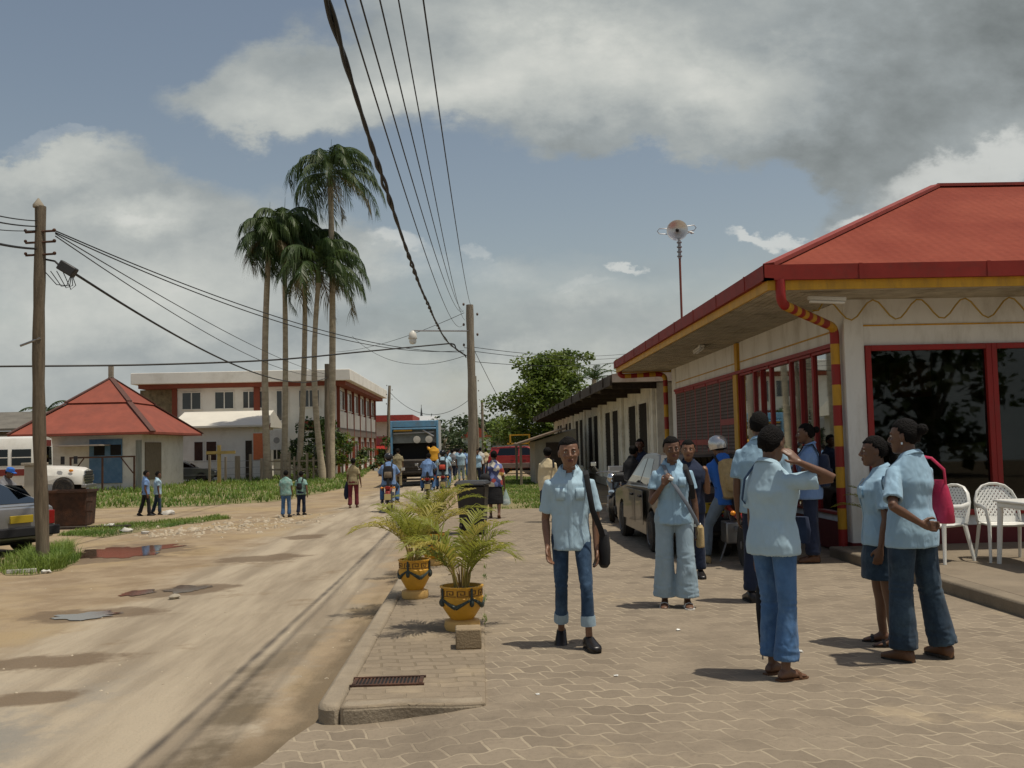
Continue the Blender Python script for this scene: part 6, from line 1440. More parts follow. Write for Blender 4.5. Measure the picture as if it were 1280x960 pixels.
    # --- face and hair
    if lod < 2:
        for q in (-1, 1):
            e = MB(); e.ball((q*.031, .0775, .005), (.0135, .0098, .0070), 12, 8, X=S @ Hm); eo = e.build('eye', MT['eyew'], t, angle=180)
            e = MB(); e.ball((q*.031, .0835, .005), (.0062, .0050, .0060), 10, 6, X=S @ Hm); e.build('iris', MT['iris'], eo, angle=180)
            e = MB(); e.tube([(q*.014, .091, .019), (q*.030, .088, .025), (q*.047, .076, .021)], [.0026, .0036, .002], 6, X=S @ Hm); e.build('eyebrow', MT['hair'], t)
            e = MB(); e.tube([(q*.018, .0855, .0105), (q*.031, .0882, .0125), (q*.044, .0780, .0105)], [.002, .0028, .002], 6, X=S @ Hm); e.build('eyelid', MT[skin], eo)
        e = MB(); e.ball((0, .0925, -.0570), (.024, .0065, .0052), 10, 6, X=S @ Hm); e.ball((0, .0915, -.0675), (.021, .0072, .0066), 10, 6, X=S @ Hm); e.build('lips', MT['lip'], t)
    if hair:
        Hb = MB(); rings = []
        for i in range(15):
            ph = -1.2+2.7*i/14; ring = []
            for j in range(28):
                a = 2*PI*j/28; u = V((math.cos(a)*math.cos(ph), math.sin(a)*math.cos(ph), math.sin(ph)))
                hl = .50 if u.y > .45 else (.50-1.15*(.45-u.y) if u.y > -.35 else -.42)   # hairline
                inside = u.z < hl
                k = .82 if inside else 1.0+.05*noise.noise(u*5)
                ring.append(V((u.x*.0855*k, -.007+u.y*.1035*k, .012+u.z*.113*k)))
            rings.append(ring)
        Hb.loft(rings, X=S @ Hm)
        if hair == 'bun': Hb.ball((0, -.120, .045), (.042, .040, .040), 12, 8, X=S @ Hm)
        if hair == 'pony': Hb.tube([(0, -.09, .05), (0, -.125, .04), (0, -.145, -.01), (0, -.14, -.07), (0, -.13, -.11)], [.03, .034, .034, .028, .010], 10, X=S @ Hm)
        if hair == 'afro': Hb.ball((0, -.02, .05), (.095, .105, .085), 14, 10, X=S @ Hm)
        if hair == 'braids':
            for q in (-1, 1): Hb.tube([(q*.05, -.08, .0), (q*.065, -.085, -.06), (q*.06, -.075, -.13)], [.018, .02, .012], 8, X=S @ Hm)
        ho = Hb.build('hair', MT[hairmat], t, angle=180)
        if lod < 2:
            me = ho.data
            for v in me.vertices: v.co += v.normal*(.006*noise.noise(v.co*45))
    # --- clothes
    def rough(p, a=.006): return a*noise.noise(p*7)+a*.75*(1-2*abs(noise.noise(V((p.x*9+p.z*4, p.y*9, p.z*6)))))+a*.4*noise.noise(p*24)+a*.55*(1-2.4*abs(noise.noise(V((p.x*15, p.y*15, p.z*3.5)))))
    C = MB(); f = fit; ck = 1.0 if not fem else .97
    if fem: sh = [(hem, .185, .138, 0), (.90, .186, .138, -.005), (.98, .172, .128, -.003), (1.07, .150, .112, 0), (1.17, .156, .124, .012), (1.26, .172, .138, .014), (1.34, .170, .112, 0), (1.385, .138, .088, -.008), (1.425, .100, .074, -.014), (1.45, .070, .064, -.016)]
    else: sh = [(hem, .190, .140, 0), (.90, .184, .135, 0), (.98, .180, .130, 0), (1.07, .178, .126, 0), (1.17, .182, .130, .004), (1.26, .192, .134, .004), (1.34, .186, .114, 0), (1.385, .150, .090, -.008), (1.425, .105, .074, -.014), (1.45, .072, .064, -.016)]
    sh = [q for i, q in enumerate(sh) if i == 0 or q[0] > hem+.03]
    rg = [[U(q) for q in ell((0, y, z), rx*sx*(f if z < 1.3 else 1), ry*sx*(f if z < 1.3 else 1), 24, 2.3, drop*sm(1.3, 1.45, z))] for z, rx, ry, y in reversed(sh)]
    C.loft(hollowed(rg, .02, .05) if lod == 0 else rg)
    if sleeve:
        for k, sg in (('R', 1), ('L', -1)):
            Sh, E, Wr = arm[k]; inn = U((sg*.085, -.008, 1.330)); c = .90*sx if fem else 1.0*sx
            full = sleeve > 1
            path = [inn, Sh+V((0, 0, .002)), Sh.lerp(E, .35), Sh.lerp(E, min(1, sleeve))]; rr = [.057*c, .058*c, .065*c, .073*c]
            if full: path += [E.lerp(Wr, .4), E.lerp(Wr, .93)]; rr = [.060*c, .062*c, .062*c, .057*c, .054*c, .048*c]
            C.tube(path, rr, 14, hollow=.018 if lod == 0 else 0)
    C.v = [S @ v for v in C.v]; tm = MT[top]
    shirt = remesh(C, 'blouse' if fem else 'shirt', tm, t, vc, 2, (lambda p: rough(p, .0048)) if lod < 2 else None)
    ys = None
    if lod < 2 and collar:                                # collar, placket
        Kb = MB(); r0 = [U(q) for q in ell((0, -.014, 1.435), .074, .068, 26, 2.1, drop)]; r1 = [U(q) for q in ell((0, -.020, 1.468), .071, .063, 26, 2.1, drop*.8)]; r2 = [U(q) for q in ell((0, -.014, 1.425), .098, .086, 26, 2.1, drop*1.6)]; r3 = [q-V((0, 0, .006)) for q in r2]; r4 = [U(q) for q in ell((0, -.016, 1.455), .082, .072, 26, 2.1, drop)]
        op = [j for j in range(26) if abs(((j/26*360)-90+180) % 360-180) > 20]; op = sorted(op, key=lambda j: (j/26*360-90) % 360)
        for a_, b_ in ((r0, r1), (r1, r4), (r4, r2), (r2, r3)):
            vs = [S @ a_[j] for j in op]+[S @ b_[j] for j in op]; n = len(op)
            Kb.add(vs, [(i, i+1, n+i+1, n+i) for i in range(n-1)])
        Kb.build('collar', tm, shirt, angle=60)
        co = np.zeros(len(shirt.data.vertices)*3); shirt.data.vertices.foreach_get('co', co); co = co.reshape(-1, 3)
        def fy(x, z):
            m = (abs(co[:, 0]-x) < .02) & (abs(co[:, 2]-z) < .02); return co[m, 1].max() if m.any() else None
        if lod == 0:
            pk_ = MB(); L_ = []
            for i in range(14):
                z = (hem+dz+.02+(1.36-hem-.02)*i/13)*s; y = fy(0, z)
                if y is not None: L_.append(V((0, y, z)))
            if len(L_) > 3: pk_.tube(L_, (.016, .004), 6, ref=(1, 0, 0)); pk_.build('placket', tm, shirt)
            for q in (-1, 1):
                g = []
                for i in range(4):
                    for j in range(4):
                        x, z = q*(.045+.075*i/3)*s, (1.20+.10*j/3+dz)*s; y = fy(x, z); g.append(V((x, (y if y is not None else .1)+.004, z)))
                po = MB(); po.add(g, [(i*4+j, (i+1)*4+j, (i+1)*4+j+1, i*4+j+1) for i in range(3) for j in range(3)]); o = po.build('pocket', tm, shirt); md = o.modifiers.new('t', 'SOLIDIFY'); md.thickness = .004
    D = MB(); bm_ = MT[bottom]
    if skirt:
        z1, r1 = skirt; D.loft([[V((q.x, q.y, q.z+dz)) for q in ell((0, y, z), rx, ry, 20)] for z, rx, ry, y in ((1.02, .152, .115, 0), (.95, .172, .128, -.006), (.88, .182, .138, -.01), (z1+(.88-z1)*.5, (.182+r1)/2+.004, (.14+r1)/2, 0), (z1, r1*1.02, r1*.88, 0))])
    else:
        D.loft([[V((q.x, q.y, q.z+dz)) for q in ell((0, y, z), rx*sx, ry*sx)] for z, rx, ry, y in ((1.02, .150 if fem else .158, .112, 0), (.95, .170 if fem else .163, .124, -.008), (.89, .182 if fem else .17, .134, -.014), (.83, .168, .118, -.008))])
        for k, sg in (('R', 1), ('L', -1)):
            hp_, kn, ak = an[k]; a_, b_, c_ = leg_r; hm = kn.lerp(ak, leg_hem)
            D.tube([hp_+V((-sg*.015, -.005, .05)), hp_-V((0, 0, .03)), hp_.lerp(kn, .45), kn, kn.lerp(hm, .45), hm], [a_*1.02, a_*1.03, a_*.93, b_, (b_*.45+c_*.55), c_], 16, hollow=.018 if lod == 0 else 0)
    D.v = [S @ v for v in D.v]
    def jr(p):
        z = p.z/s; m = max(0, 1-abs(z-.50)/.12)+max(0, 1-abs(z-.17)/.14)+max(0, 1-abs(z-.86)/.08)
        return .004*noise.noise(p*8)+.006*m*(1-2.2*abs(noise.noise(V((p.x*7, p.y*7, p.z*26)))))
    tr_ = remesh(D, 'skirt' if skirt else 'trousers', bm_, t, vc, 2, jr if lod < 2 else None)
    if cuff:
        for k in 'RL':
            hp_, kn, ak = an[k]; hm = kn.lerp(ak, leg_hem); up = (kn-ak).normalized(); q = MB(); r = leg_r[2]
            q.tube([hm-up*.005, hm+up*.035, hm+up*.075], [r*1.12, r*1.14, r*1.08], 16, X=S); cf = q.build('cuff', MT['deniml'], tr_, angle=60)
    t['_pts'] = 0; del t['_pts']
    def L2W(p): return Matrix.Translation(loc) @ Matrix.Rotation(rz, 4, 'Z') @ (S @ V(p))
    return dict(root=t, arm=arm, U=U, S=S, hc=hc, Hm=Hm, shirt=shirt, rz=rz, loc=V(loc), dz=dz, an=an, L2W=L2W, s=s)
def prop(pn, name, label, cat, group=None):               # a thing carried by a person, in that person's frame
    return thing(name, label, cat, pn['loc'], pn['rz'], group)
def strap_over(pn, parent, mat, pts, w=.018):
    b = MB(); b.tube([pn['S'] @ pn['U'](p) for p in pts], (w, .005), 8, ref=(1, 0, 0)); return b.build('strap', mat, parent)
def helmet(pn, mat, label):
    t = prop(pn, 'helmet', label, 'helmet'); X = pn['S'] @ pn['Hm']; b = MB()
    b.lathe([(.108, -.03), (.116, .0), (.120, .04), (.112, .09), (.085, .125), (.045, .145), (.01, .15)], 24, X=X @ Matrix.Translation((0, -.005, 0)) @ Matrix.Diagonal((1, 1.12, 1, 1))); b.build('shell', mat, t)
    b = MB(); b.tube([(-.10, .06, .02), (-.06, .12, .015), (0, .145, .012), (.06, .12, .015), (.10, .06, .02)], (.03, .006), 8, X=X, ref=(0, 1, 0)); b.build('visor', MT['dark'], t); return t
def backpack(pn, mat, label, w=.15, h=.40, d=.13, z=1.12, mat2=None):
    t = prop(pn, 'backpack', label, 'backpack'); X = pn['S']; b = MB()
    b.loft([[pn['U']((q.x, q.y, q.z)) for q in ell((0, -.135-d*.35, z+zz*h), w*k, d*.55*k, 16, 3)] for zz, k in ((-.5, .75), (-.46, .95), (-.1, 1.05), (.3, .95), (.47, .8), (.52, .4))], X=X); bo = b.build('bag', mat, t)
    b = MB(); b.loft([[pn['U']((q.x, q.y, q.z)) for q in ell((0, -.135-d*.85, z-.13*h+zz*h*.4), w*.75*k, d*.25*k, 14, 3)] for zz, k in ((-.5, .7), (-.4, 1), (.4, 1), (.5, .7))], X=X); b.build('front_pocket', mat2 or mat, t)
    for q in (-1, 1): strap_over(pn, t, MT['black'], [(q*.10, -.15, z+.18), (q*.11, -.06, 1.455), (q*.115, .06, 1.43), (q*.13, .15, 1.28), (q*.16, .12, 1.10), (q*.16, -.05, 1.02)], .022)
    return t
def XY(px, Y): p = at(px, 558, Y); return p.x
MT['denimk'] = cloth('dark_blue_denim', (.03, .06, .11), .35, 4, dirt=((.10, .17, .27), .7, 4)); MT['denimg'] = cloth('grey_denim', (.13, .17, .21), .25, 4)
# 1 boy walking towards the camera
boy = person('schoolboy in pale blue shirt and cuffed jeans walking straight towards the viewer', (.68, 7.9, 0), (-.06, -1), 1.645, 0, slim=.90,
    arms={'R': ((.16, -.10, -1), (-.06, .50, -1), (-.05, .3, -1), (-.8, .5, 0), .45), 'L': ((-.18, -.02, -1), (.03, .25, -1), (0, .15, -1), (.85, .3, 0), .3)},
    legs={'R': ((.0, .04, -1), (.02, -.42, -1), 4, -20), 'L': ((-.05, .36, -1), (-.03, .0, -1), -16, 4)},
    top='shirt2', fit=.93, hem=.80, sleeve=.80, drop=.04, bottom='denimk', leg_r=(.072, .050, .053), leg_hem=.73, cuff=True, shoe='leather', hair='short', skin='skin2', head=(4, 0, 3))
t = prop(boy, 'shoulder_bag', 'black shoulder bag hanging at the walking schoolboy\'s side', 'bag'); b = MB()
b.loft([[V((q.x, q.y, q.z)) for q in ell((-.265, -.06, .77+zz*.30), .055*k, .15*k, 16, 2.6)] for zz, k in ((-.5, .55), (-.4, .9), (0, 1), (.4, .85), (.5, .5))], X=boy['S']); b.build('pouch', MT['black'], t)
strap_over(boy, t, MT['black'], [(-.245, -.08, .88), (-.205, -.13, 1.15), (-.155, -.11, 1.35), (-.13, -.02, 1.428), (-.135, .075, 1.40), (-.15, .122, 1.28), (-.175, .125, 1.12), (-.235, .10, .97), (-.265, .04, .86)], .022)
# 2 woman with hand at chin
w2 = person('schoolgirl in light blue blouse and wide pale flared jeans touching her chin', (1.82, 9.6, 0), (-.10, -1), 1.62, 0, True,
    arms={'R': ((.24, .16, -1), (-.62, .60, .95), (-.55, .15, .8), (-.3, -.9, .1), .75), 'L': ((-.20, -.05, -1), (-.06, .10, -1), (0, .05, -1), (.9, .3, 0), .4)},
    legs={'R': ((.02, -.03, -1), (.02, -.10, -1), 8, -5), 'L': ((-.02, .12, -1), (0, -.02, -1), -5)},
    top='shirt', fit=.98, hem=.83, sleeve=.55, drop=.045, bottom='deniml', leg_r=(.098, .088, .118), leg_hem=.92, feet='sandal', shoe='white', hair='bun', head=(6, 4, 5))
t = prop(w2, 'shoulder_bag', 'tan bag with grey strap slung across the schoolgirl in flared jeans', 'bag'); b = MB()
b.loft([[V((q.x, q.y, q.z)) for q in ell((-.255, .0, .70+zz*.22), .04*k, .10*k, 14, 3)] for zz, k in ((-.5, .8), (-.45, 1), (.4, .9), (.5, .6))], X=w2['S']); b.build('pouch', MT['tan'], t)
strap_over(w2, t, M('grey_strap', (.14, .16, .19), .9, .1), [(.11, -.05, 1.425), (.09, .06, 1.42), (.055, .135, 1.32), (-.03, .165, 1.18), (-.13, .14, 1.02), (-.205, .08, .88), (-.24, .03, .80)], .02)
t = prop(w2, 'wrist_watch', 'white wristwatch on the schoolgirl in wide flared jeans', 'watch'); b = MB(); E, Wr = w2['arm']['L'][1], w2['arm']['L'][2]; q = E.lerp(Wr, .90); b.tube([q, q+(Wr-E).normalized()*.028], .034, 14, X=w2['S']); b.build('band', MT['white'], t)
b = MB(); b.ball(q+V((-.034, .0, -.01)), (.008, .020, .020), 10, 6, X=w2['S']); b.build('face', MT['white'], t)
t = prop(w2, 'small_cup', 'small white cup held at the chin of the schoolgirl', 'cup'); b = MB(); E, Wr = w2['arm']['R'][1:]; b.lathe([(.016, -.02), (.02, .02), (.018, .02), (.014, -.018)], 12, X=w2['S'] @ Matrix.Translation(Wr+V((-.075, .045, .06))) @ Matrix.Rotation(R(70), 4, 'Y')); b.build('cup', MT['white'], t)
t = prop(w2, 'black_backpack_strap', 'black bag worn on the left shoulder of the schoolgirl touching her chin', 'bag'); strap_over(w2, t, MT['black'], [(-.15, -.14, 1.18), (-.14, -.10, 1.36), (-.12, -.01, 1.420), (-.13, .09, 1.37), (-.17, .14, 1.22), (-.19, .06, 1.08)], .026); b = MB(); b.loft([[w2['U']((q.x, q.y, q.z)) for q in ell((-.06, -.20, 1.12+zz*.32), .13*k, .06*k, 14, 3)] for zz, k in ((-.5, .7), (-.4, 1), (.4, 1), (.5, .6))], X=w2['S']); b.build('bag', MT['black'], t)
# 3 woman with hand to the back of her head
w3 = person('woman in pale blue shirt and blue jeans with her hand raised to her head', (1.93, 6.68, 0), (.88, .47), 1.66, 0, True,
    arms={'R': ((.64, .70, .08), (-.46, -.92, .50), (-.58, -.40, .72), (-.6, .15, -.6), .14), 'L': ((-.12, .06, -1), (.0, .12, -1), None, None, .85)},
    legs={'R': ((.0, .03, -1), (0, -.08, -1), 5), 'L': ((.0, .09, -1), (0, .02, -1), 0)},
    top='shirt2', fit=1.06, hem=.83, sleeve=.64, drop=.03, bottom='denim', leg_r=(.084, .060, .084), leg_hem=.87, feet='sandal', shoe='brownl', hair='short', head=(8, 10, 0), twist=6)
t = prop(w3, 'sling_bag', 'dark blue sling bag on the woman with raised hand', 'bag')
strap_over(w3, t, M('navy_strap', (.03, .06, .12), .9, .1), [(-.07, .03, 1.45), (-.08, -.06, 1.448), (-.125, -.125, 1.345), (-.185, -.09, 1.20), (-.20, .0, 1.12)], .012); b = MB(); b.loft([[V((q.x, q.y, q.z)) for q in ell((.03, .24, .98+zz*.18), .07*k, .035*k, 12, 3)] for zz, k in ((-.5, .8), (0, 1), (.5, .8))], X=w3['S']); b.build('pouch', MT['navy'], t)
# 4 tall man beyond her
m4 = person('tall man in light blue shirt and dark jeans behind the woman with raised hand', (2.72, 9.75, 0), (.30, .95), 1.84, 1,
    arms={'R': ((.12, .1, -1), (-.05, .5, -1)), 'L': ((-.14, 0, -1), (0, .12, -1))}, legs={'R': ((.06, .10, -1), (.04, 0, -1), 25), 'L': ((-.05, 0, -1), (-.03, -.02, -1), -18)}, top='shirt', fit=1.05, bottom='navy', shoe='leather', hair='short', sleeve=.75)
hw_ = w3['L2W'](w3['arm']['L'][2]+V((0, .02, -.08)))
t = thing('folded_umbrella', 'furled black umbrella hanging from the left hand of the woman in blue jeans', 'umbrella', (hw_.x, hw_.y, hw_.z-.60)); b = MB(); b.lathe([(.006, .03), (.02, .08), (.034, .32), (.03, .46), (.012, .49)], 12); b.build('canopy', MT['black'], t); b = MB(); b.tube([(0, 0, .47), (0, 0, .65)], .011, 8); b.build('handle', MT['white'], t); b = MB(); b.tube([(0, 0, -.02), (0, 0, .05)], .006, 6); b.build('tip', MT['steel'], t)
# 5 woman with pink bag
w5 = person('woman in light blue shirt and dark flared jeans with arm folded behind her back', (3.03, 7.06, 0), (-.42, .90), 1.69, 0, True,
    arms={'L': ((-.55, -.42, -.85), (.66, -.22, -.42), (.9, -.1, -.2), (0, -1, 0), .8), 'R': ((.14, .25, -1), (-.05, .9, -.5), None, None, .5)},
    legs={'L': ((-.02, .06, -1), (-.02, -.02, -1), -6), 'R': ((.12, -.02, -1), (.16, -.10, -1), 10)},
    top='shirt', fit=1.06, hem=.80, sleeve=.80, bottom='denimd', leg_r=(.100, .080, .098), leg_hem=.97, feet='shoe', shoe='brownl', hair='bun', head=(22, 0, 0))
t = prop(w5, 'pink_handbag', 'raspberry pink handbag hanging from the shoulder of the woman in dark jeans', 'handbag'); b = MB()
b.loft([[V((q.x, q.y, q.z)) for q in ell((.228, -.055, 1.11+zz*.31), .058*k2, .112*k, 18, 3)] for zz, k, k2 in ((-.5, .95, .9), (-.47, 1.0, 1.1), (-.1, .92, 1.0), (.3, .72, .6), (.5, .52, .25))], X=w5['S']); b.build('pouch', MT['pink'], t)
strap_over(w5, t, MT['pink'], [(.228, -.12, 1.235), (.195, -.14, 1.34), (.13, -.09, 1.425), (.12, .0, 1.44), (.16, .09, 1.38), (.23, .02, 1.235)], .014)
b = MB(); 
for q in (-1, 1): b.tube([w5['Hm'] @ V((q*.083, -.01, -.04)), w5['Hm'] @ V((q*.085, -.01, -.055))], .007, 8, X=w5['S'])
b.build('earring', MT['chrome'], w5['root'])
# 6 her companion in a denim skirt
w6 = person('girl in light blue shirt and short dark denim skirt facing left beside her friend', (3.03, 7.62, 0), (-.95, .25), 1.575, 0, True,
    arms={'R': ((.14, .0, -1), (-.02, .25, -1)), 'L': ((-.16, -.05, -1), (.0, .22, -1))}, legs={'R': ((.02, .06, -1), (0, -.05, -1), 5), 'L': ((-.02, -.05, -1), (0, -.08, -1), -5)},
    top='shirt', fit=1.06, hem=.82, sleeve=.75, bottom='denimd', skirt=(.54, .185), feet='sandal', shoe='leather', hair='pony', head=(0, 0, 0))
# 7 girl by the shop window
w7 = person('girl with ponytail in blue shirt standing in shade by the shop window', (4.18, 12.75, 0), (-.93, .35), 1.76, 1, True, arms={'R': ((.05, .1, -1), (-.05, .2, -1)), 'L': ((-.1, .3, -1), (.1, .9, -.3))},
    top='shirtd', fit=1.08, hem=.78, bottom='navy', leg_r=(.095, .08, .09), feet='shoe', shoe='brownl', hair='bun')  # darker blue puts the shade by the window into the shirt colour
t = backpack(w7, MT['navy'], 'dark blue backpack on the girl with ponytail by the window', z=1.12)
# 8 rider standing astride the red motorcycle
mx, my = XY(914, 13.05), 13.05
motorcycle((mx, my, 0), R(-2), 'red motorcycle ridden by the boy in the bright blue shirt', M('motorcycle_red', (.34, .02, .015), .3, .1, coat=.4))
m8 = person('rider in bright blue shirt astride the red motorcycle by the grey car', (mx-.06, my-.02, 0), (-.12, 1), 1.70, 1, lean=16, side=-5, pz=.86, arms={'L': ((-.45, .15, -1), (.15, .9, -.25)), 'R': ((.30, .5, -.8), (.0, .95, -.2))},
    legs={'L': ((-.52, .05, -1), (-.16, -.10, -1), -20), 'R': ((.45, .20, -1), (.10, -.12, -1), 15)}, top='royal', bottom='denimg', shoe='tan', hair='short', head=(0, -8, 0), collar=False)
helmet(m8, M('silver_helmet', (.55, .55, .55), .25, .05, metal=.7), 'silver helmet worn by the rider in the bright blue shirt'); backpack(m8, MT['tan'], 'tan backpack on the rider in the bright blue shirt', w=.14, h=.46, z=1.12)
# 9 onlooker behind the schoolgirl
person('boy peering out just behind the schoolgirl in flared jeans, hand raised', (XY(860, 11.6), 11.6, 0), (-.2, -1), 1.585, 1, arms={'L': ((-.15, .3, -1), (.0, .5, .9), None, None, .8)}, top='navy', bottom='navy', hair='short', skin='skin2')
# 10, 11 two by the front of the car
person('person in purple shirt beyond the grey car roof', (XY(800, 19.6), 19.6, 0), (-.5, -.9), 1.64, 1, top='navy', bottom='navy', topmat2=None)
person('person with rounded black hair leaning by the front of the grey car', (XY(786, 19.0), 19.0, 0), (.7, .7), 1.52, 1, True, lean=14, top='black', bottom='navy', hair='afro')
# 12 woman in cream
w12 = person('woman in cream blouse walking away behind the walking schoolboy', (XY(684, 20.5), 20.5, 0), (.2, 1), 1.50, 1, True, top='cream', fit=1.12, hem=.72, sleeve=1.2, bottom='navy', skirt=(.45, .2), hair='afro', collar=False)
t = prop(w12, 'shoulder_bag', 'dark strapped bag on the woman in the cream blouse', 'bag'); strap_over(w12, t, MT['black'], [(.16, -.14, 1.25), (.14, -.06, 1.45), (.16, .08, 1.38), (.24, .08, 1.1)], .02); b = MB(); b.ball((.25, 0, 1.0), (.06, .14, .14), 10, 8, X=w12['S']); b.build('pouch', MT['black'], t)
# 13 woman in printed blouse
def printmat():
    m, N, L, B_ = newmat('printed_cloth'); tc = N.new('ShaderNodeTexCoord'); v = N.new('ShaderNodeTexVoronoi'); v.inputs['Scale'].default_value = 11; L.new(tc.outputs['Object'], v.inputs['Vector'])
    r = N.new('ShaderNodeValToRGB'); r.color_ramp.interpolation = 'CONSTANT'; e = r.color_ramp.elements; e[0].color = (.05, .06, .16, 1); e[1].position = .3; e[1].color = (.60, .56, .46, 1)
    for p, c in ((.5, (.16, .20, .42, 1)), (.65, (.55, .35, .10, 1)), (.78, (.62, .58, .5, 1)), (.9, (.35, .06, .05, 1))): q = r.color_ramp.elements.new(p); q.color = c
    sp = N.new('ShaderNodeSeparateColor'); L.new(v.outputs['Color'], sp.inputs[0]); L.new(sp.outputs[0], r.inputs[0]); L.new(r.outputs[0], B_.inputs['Base Color']); B_.inputs['Roughness'].default_value = .85; return m
MT['print'] = printmat(); MT['camo'] = M('camouflage_cloth', (.26, .22, .13), .9, .5, 10); MT['greenp'] = M('green_pattern_cloth', (.20, .36, .32), .85, .35, 14, dirt=((.45, .5, .45), .7, 12)); MT['olive'] = M('olive_cloth', (.28, .23, .13), .9, .2); MT['redcloth'] = M('dark_red_cloth', (.14, .02, .03), .9, .2); MT['grey'] = M('grey_cloth', (.17, .17, .18), .9, .2)
w13 = person('woman in colourful printed blouse and black skirt walking away past the black bin', (XY(617, 22), 22, 0), (.05, 1), 1.47, 1, True, arms={'R': ((.25, 0, -1), (.1, .1, -1))}, legs={'R': ((.03, -.10, -1), (0, -.42, -1), 5, -35), 'L': ((-.03, .12, -1), (0, 0, -1), -5)},
    top='print', fit=1.18, hem=.80, sleeve=.9, bottom='black', skirt=(.36, .22), feet='sandal', shoe='brownl', hair='bun', collar=False)
t = prop(w13, 'shoulder_bag', 'large black bag on the left shoulder of the woman in printed blouse', 'bag'); b = MB(); b.ball((-.22, -.10, 1.0), (.14, .13, .14), 12, 8, X=w13['S']); b.build('pouch', MT['black'], t); strap_over(w13, t, MT['black'], [(-.2, -.14, 1.08), (-.16, -.08, 1.43), (-.16, .05, 1.42), (-.22, .08, 1.08)], .016)
t = prop(w13, 'plastic_bag', 'thin bluish plastic carrier bag with shopping in the woman\'s right hand', 'bag'); b = MB(); Wr = w13['arm']['R'][2]; c = Wr+V((.03, .02, -.06))
b.loft([[c+V((q.x, q.y, z)) for q in ell((0, 0, 0), r, r*.8, 14)] for z, r in ((-.02, .012), (-.12, .045), (-.26, .10), (-.38, .12), (-.43, .06))], X=w13['S']); mp_, N_, L_, B_ = newmat('thin_plastic'); B_.inputs['Base Color'].default_value = (.55, .72, .75, 1); B_.inputs['Alpha'].default_value = .45; B_.inputs['Roughness'].default_value = .25
b.build('bag', mp_, t); b = MB(); b.ball(c+V((0, 0, -.34)), (.095, .07, .07), 10, 8, X=w13['S']); b.build('groceries', M('grocery_pack', (.5, .45, .38), .6, .3, 12), t)
# 14 woman on the left of the road
Z4 = gz(-4.1); w14 = person('woman in olive top and dark trousers walking along the left road edge', (XY(441, 31), 31, Z4), (.1, 1), 1.52, 1, True, arms={'R': ((.3, -.1, -1), (.1, .2, -1)), 'L': ((-.15, 0, -1), (0, .2, -1))}, legs={'R': ((.02, .1, -1), (0, 0, -1), 5), 'L': ((-.02, -.05, -1), (0, -.2, -1), -5, -15)}, top='olive', bottom='redcloth', hair='bun', hairmat='hair', collar=False, feet='sandal', shoe='brownl')
t = prop(w14, 'jacket', 'dark blue jacket carried over the arm of the woman in olive top', 'jacket'); b = MB(); Wr = w14['arm']['L'][2]; b.tube([Wr+V((0, 0, .1)), Wr+V((-.04, .02, -.1)), Wr+V((-.05, 0, -.35)), Wr+V((-.07, 0, -.5))], [(.05, .06), (.07, .09), (.06, .10), (.02, .04)], 10, X=w14['S']); b.build('cloth', MT['navy'], t)
# 15, 16 two children
person('taller child in green patterned shirt walking away at the road edge', (XY(357, 27.8), 27.8, -.25), (.1, 1), 1.28, 1, top='greenp', bottom='denim', shoe='leather', legs={'R': ((.03, .08, -1), (0, 0, -1), 5), 'L': ((-.03, -.05, -1), (0, -.15, -1), -5, -10)}, collar=False, fit=1.1)
k2 = person('smaller child in green patterned shirt and dark trousers at the road edge', (XY(376, 28.6), 28.6, -.25), (.25, 1), 1.23, 1, top='greenp', bottom='navy', shoe='leather', arms={'R': ((.35, -.3, -1), (.2, -.2, -1))}, legs={'R': ((.0, .1, -1), (0, 0, -1), 5), 'L': ((.0, -.08, -1), (0, -.2, -1), -5, -15)}, collar=False)
backpack(k2, MT['black'], 'small black satchel on the smaller child in green', w=.1, h=.25)
# 17, 18 two schoolboys on the left path
person('boy in blue shirt and black trousers walking right on the left path', (XY(182, 30), 30, -.25), (.85, .5), 1.34, 1, top='shirtd', bottom='black', legs={'R': ((.0, .22, -1), (0, .05, -1), 5), 'L': ((0, -.18, -1), (0, -.32, -1), -5, -20)}, arms={'R': ((.1, -.2, -1), (0, .3, -1))})
person('boy in pale checked shirt and jeans walking just behind his friend on the left path', (XY(197, 30.4), 30.4, -.25), (.9, .4), 1.29, 1, top='shirt2', bottom='denimd', legs={'R': ((0, .15, -1), (0, .02, -1), 5), 'L': ((0, -.15, -1), (0, -.3, -1), -5, -20)}, fit=1.1)
# 19 man at the left edge
m19 = person('man in blue cap and grey shirt leaning beside the silver hatchback', (XY(3, 24.0), 24.0, -.25), (.9, -.2), 1.60, 1, lean=18, arms={'R': ((.1, .6, -.7), (0, .9, -.5)), 'L': ((-.1, .6, -.7), (0, .9, -.5))}, top='grey', bottom='navy')
t = prop(m19, 'blue_cap', 'blue cap on the man leaning by the silver hatchback', 'cap'); b = MB(); b.lathe([(.10, .03), (.10, .07), (.085, .115), (.04, .135), (.01, .138)], 18, X=m19['S'] @ m19['Hm']); b.build('crown', MT['royal'], t); b = MB(); b.prism([(-.07, .07, .035), (.07, .07, .035), (.05, .16, .025), (-.05, .16, .025)], (0, 0, .012), X=m19['S'] @ m19['Hm']); b.build('peak', MT['royal'], t)
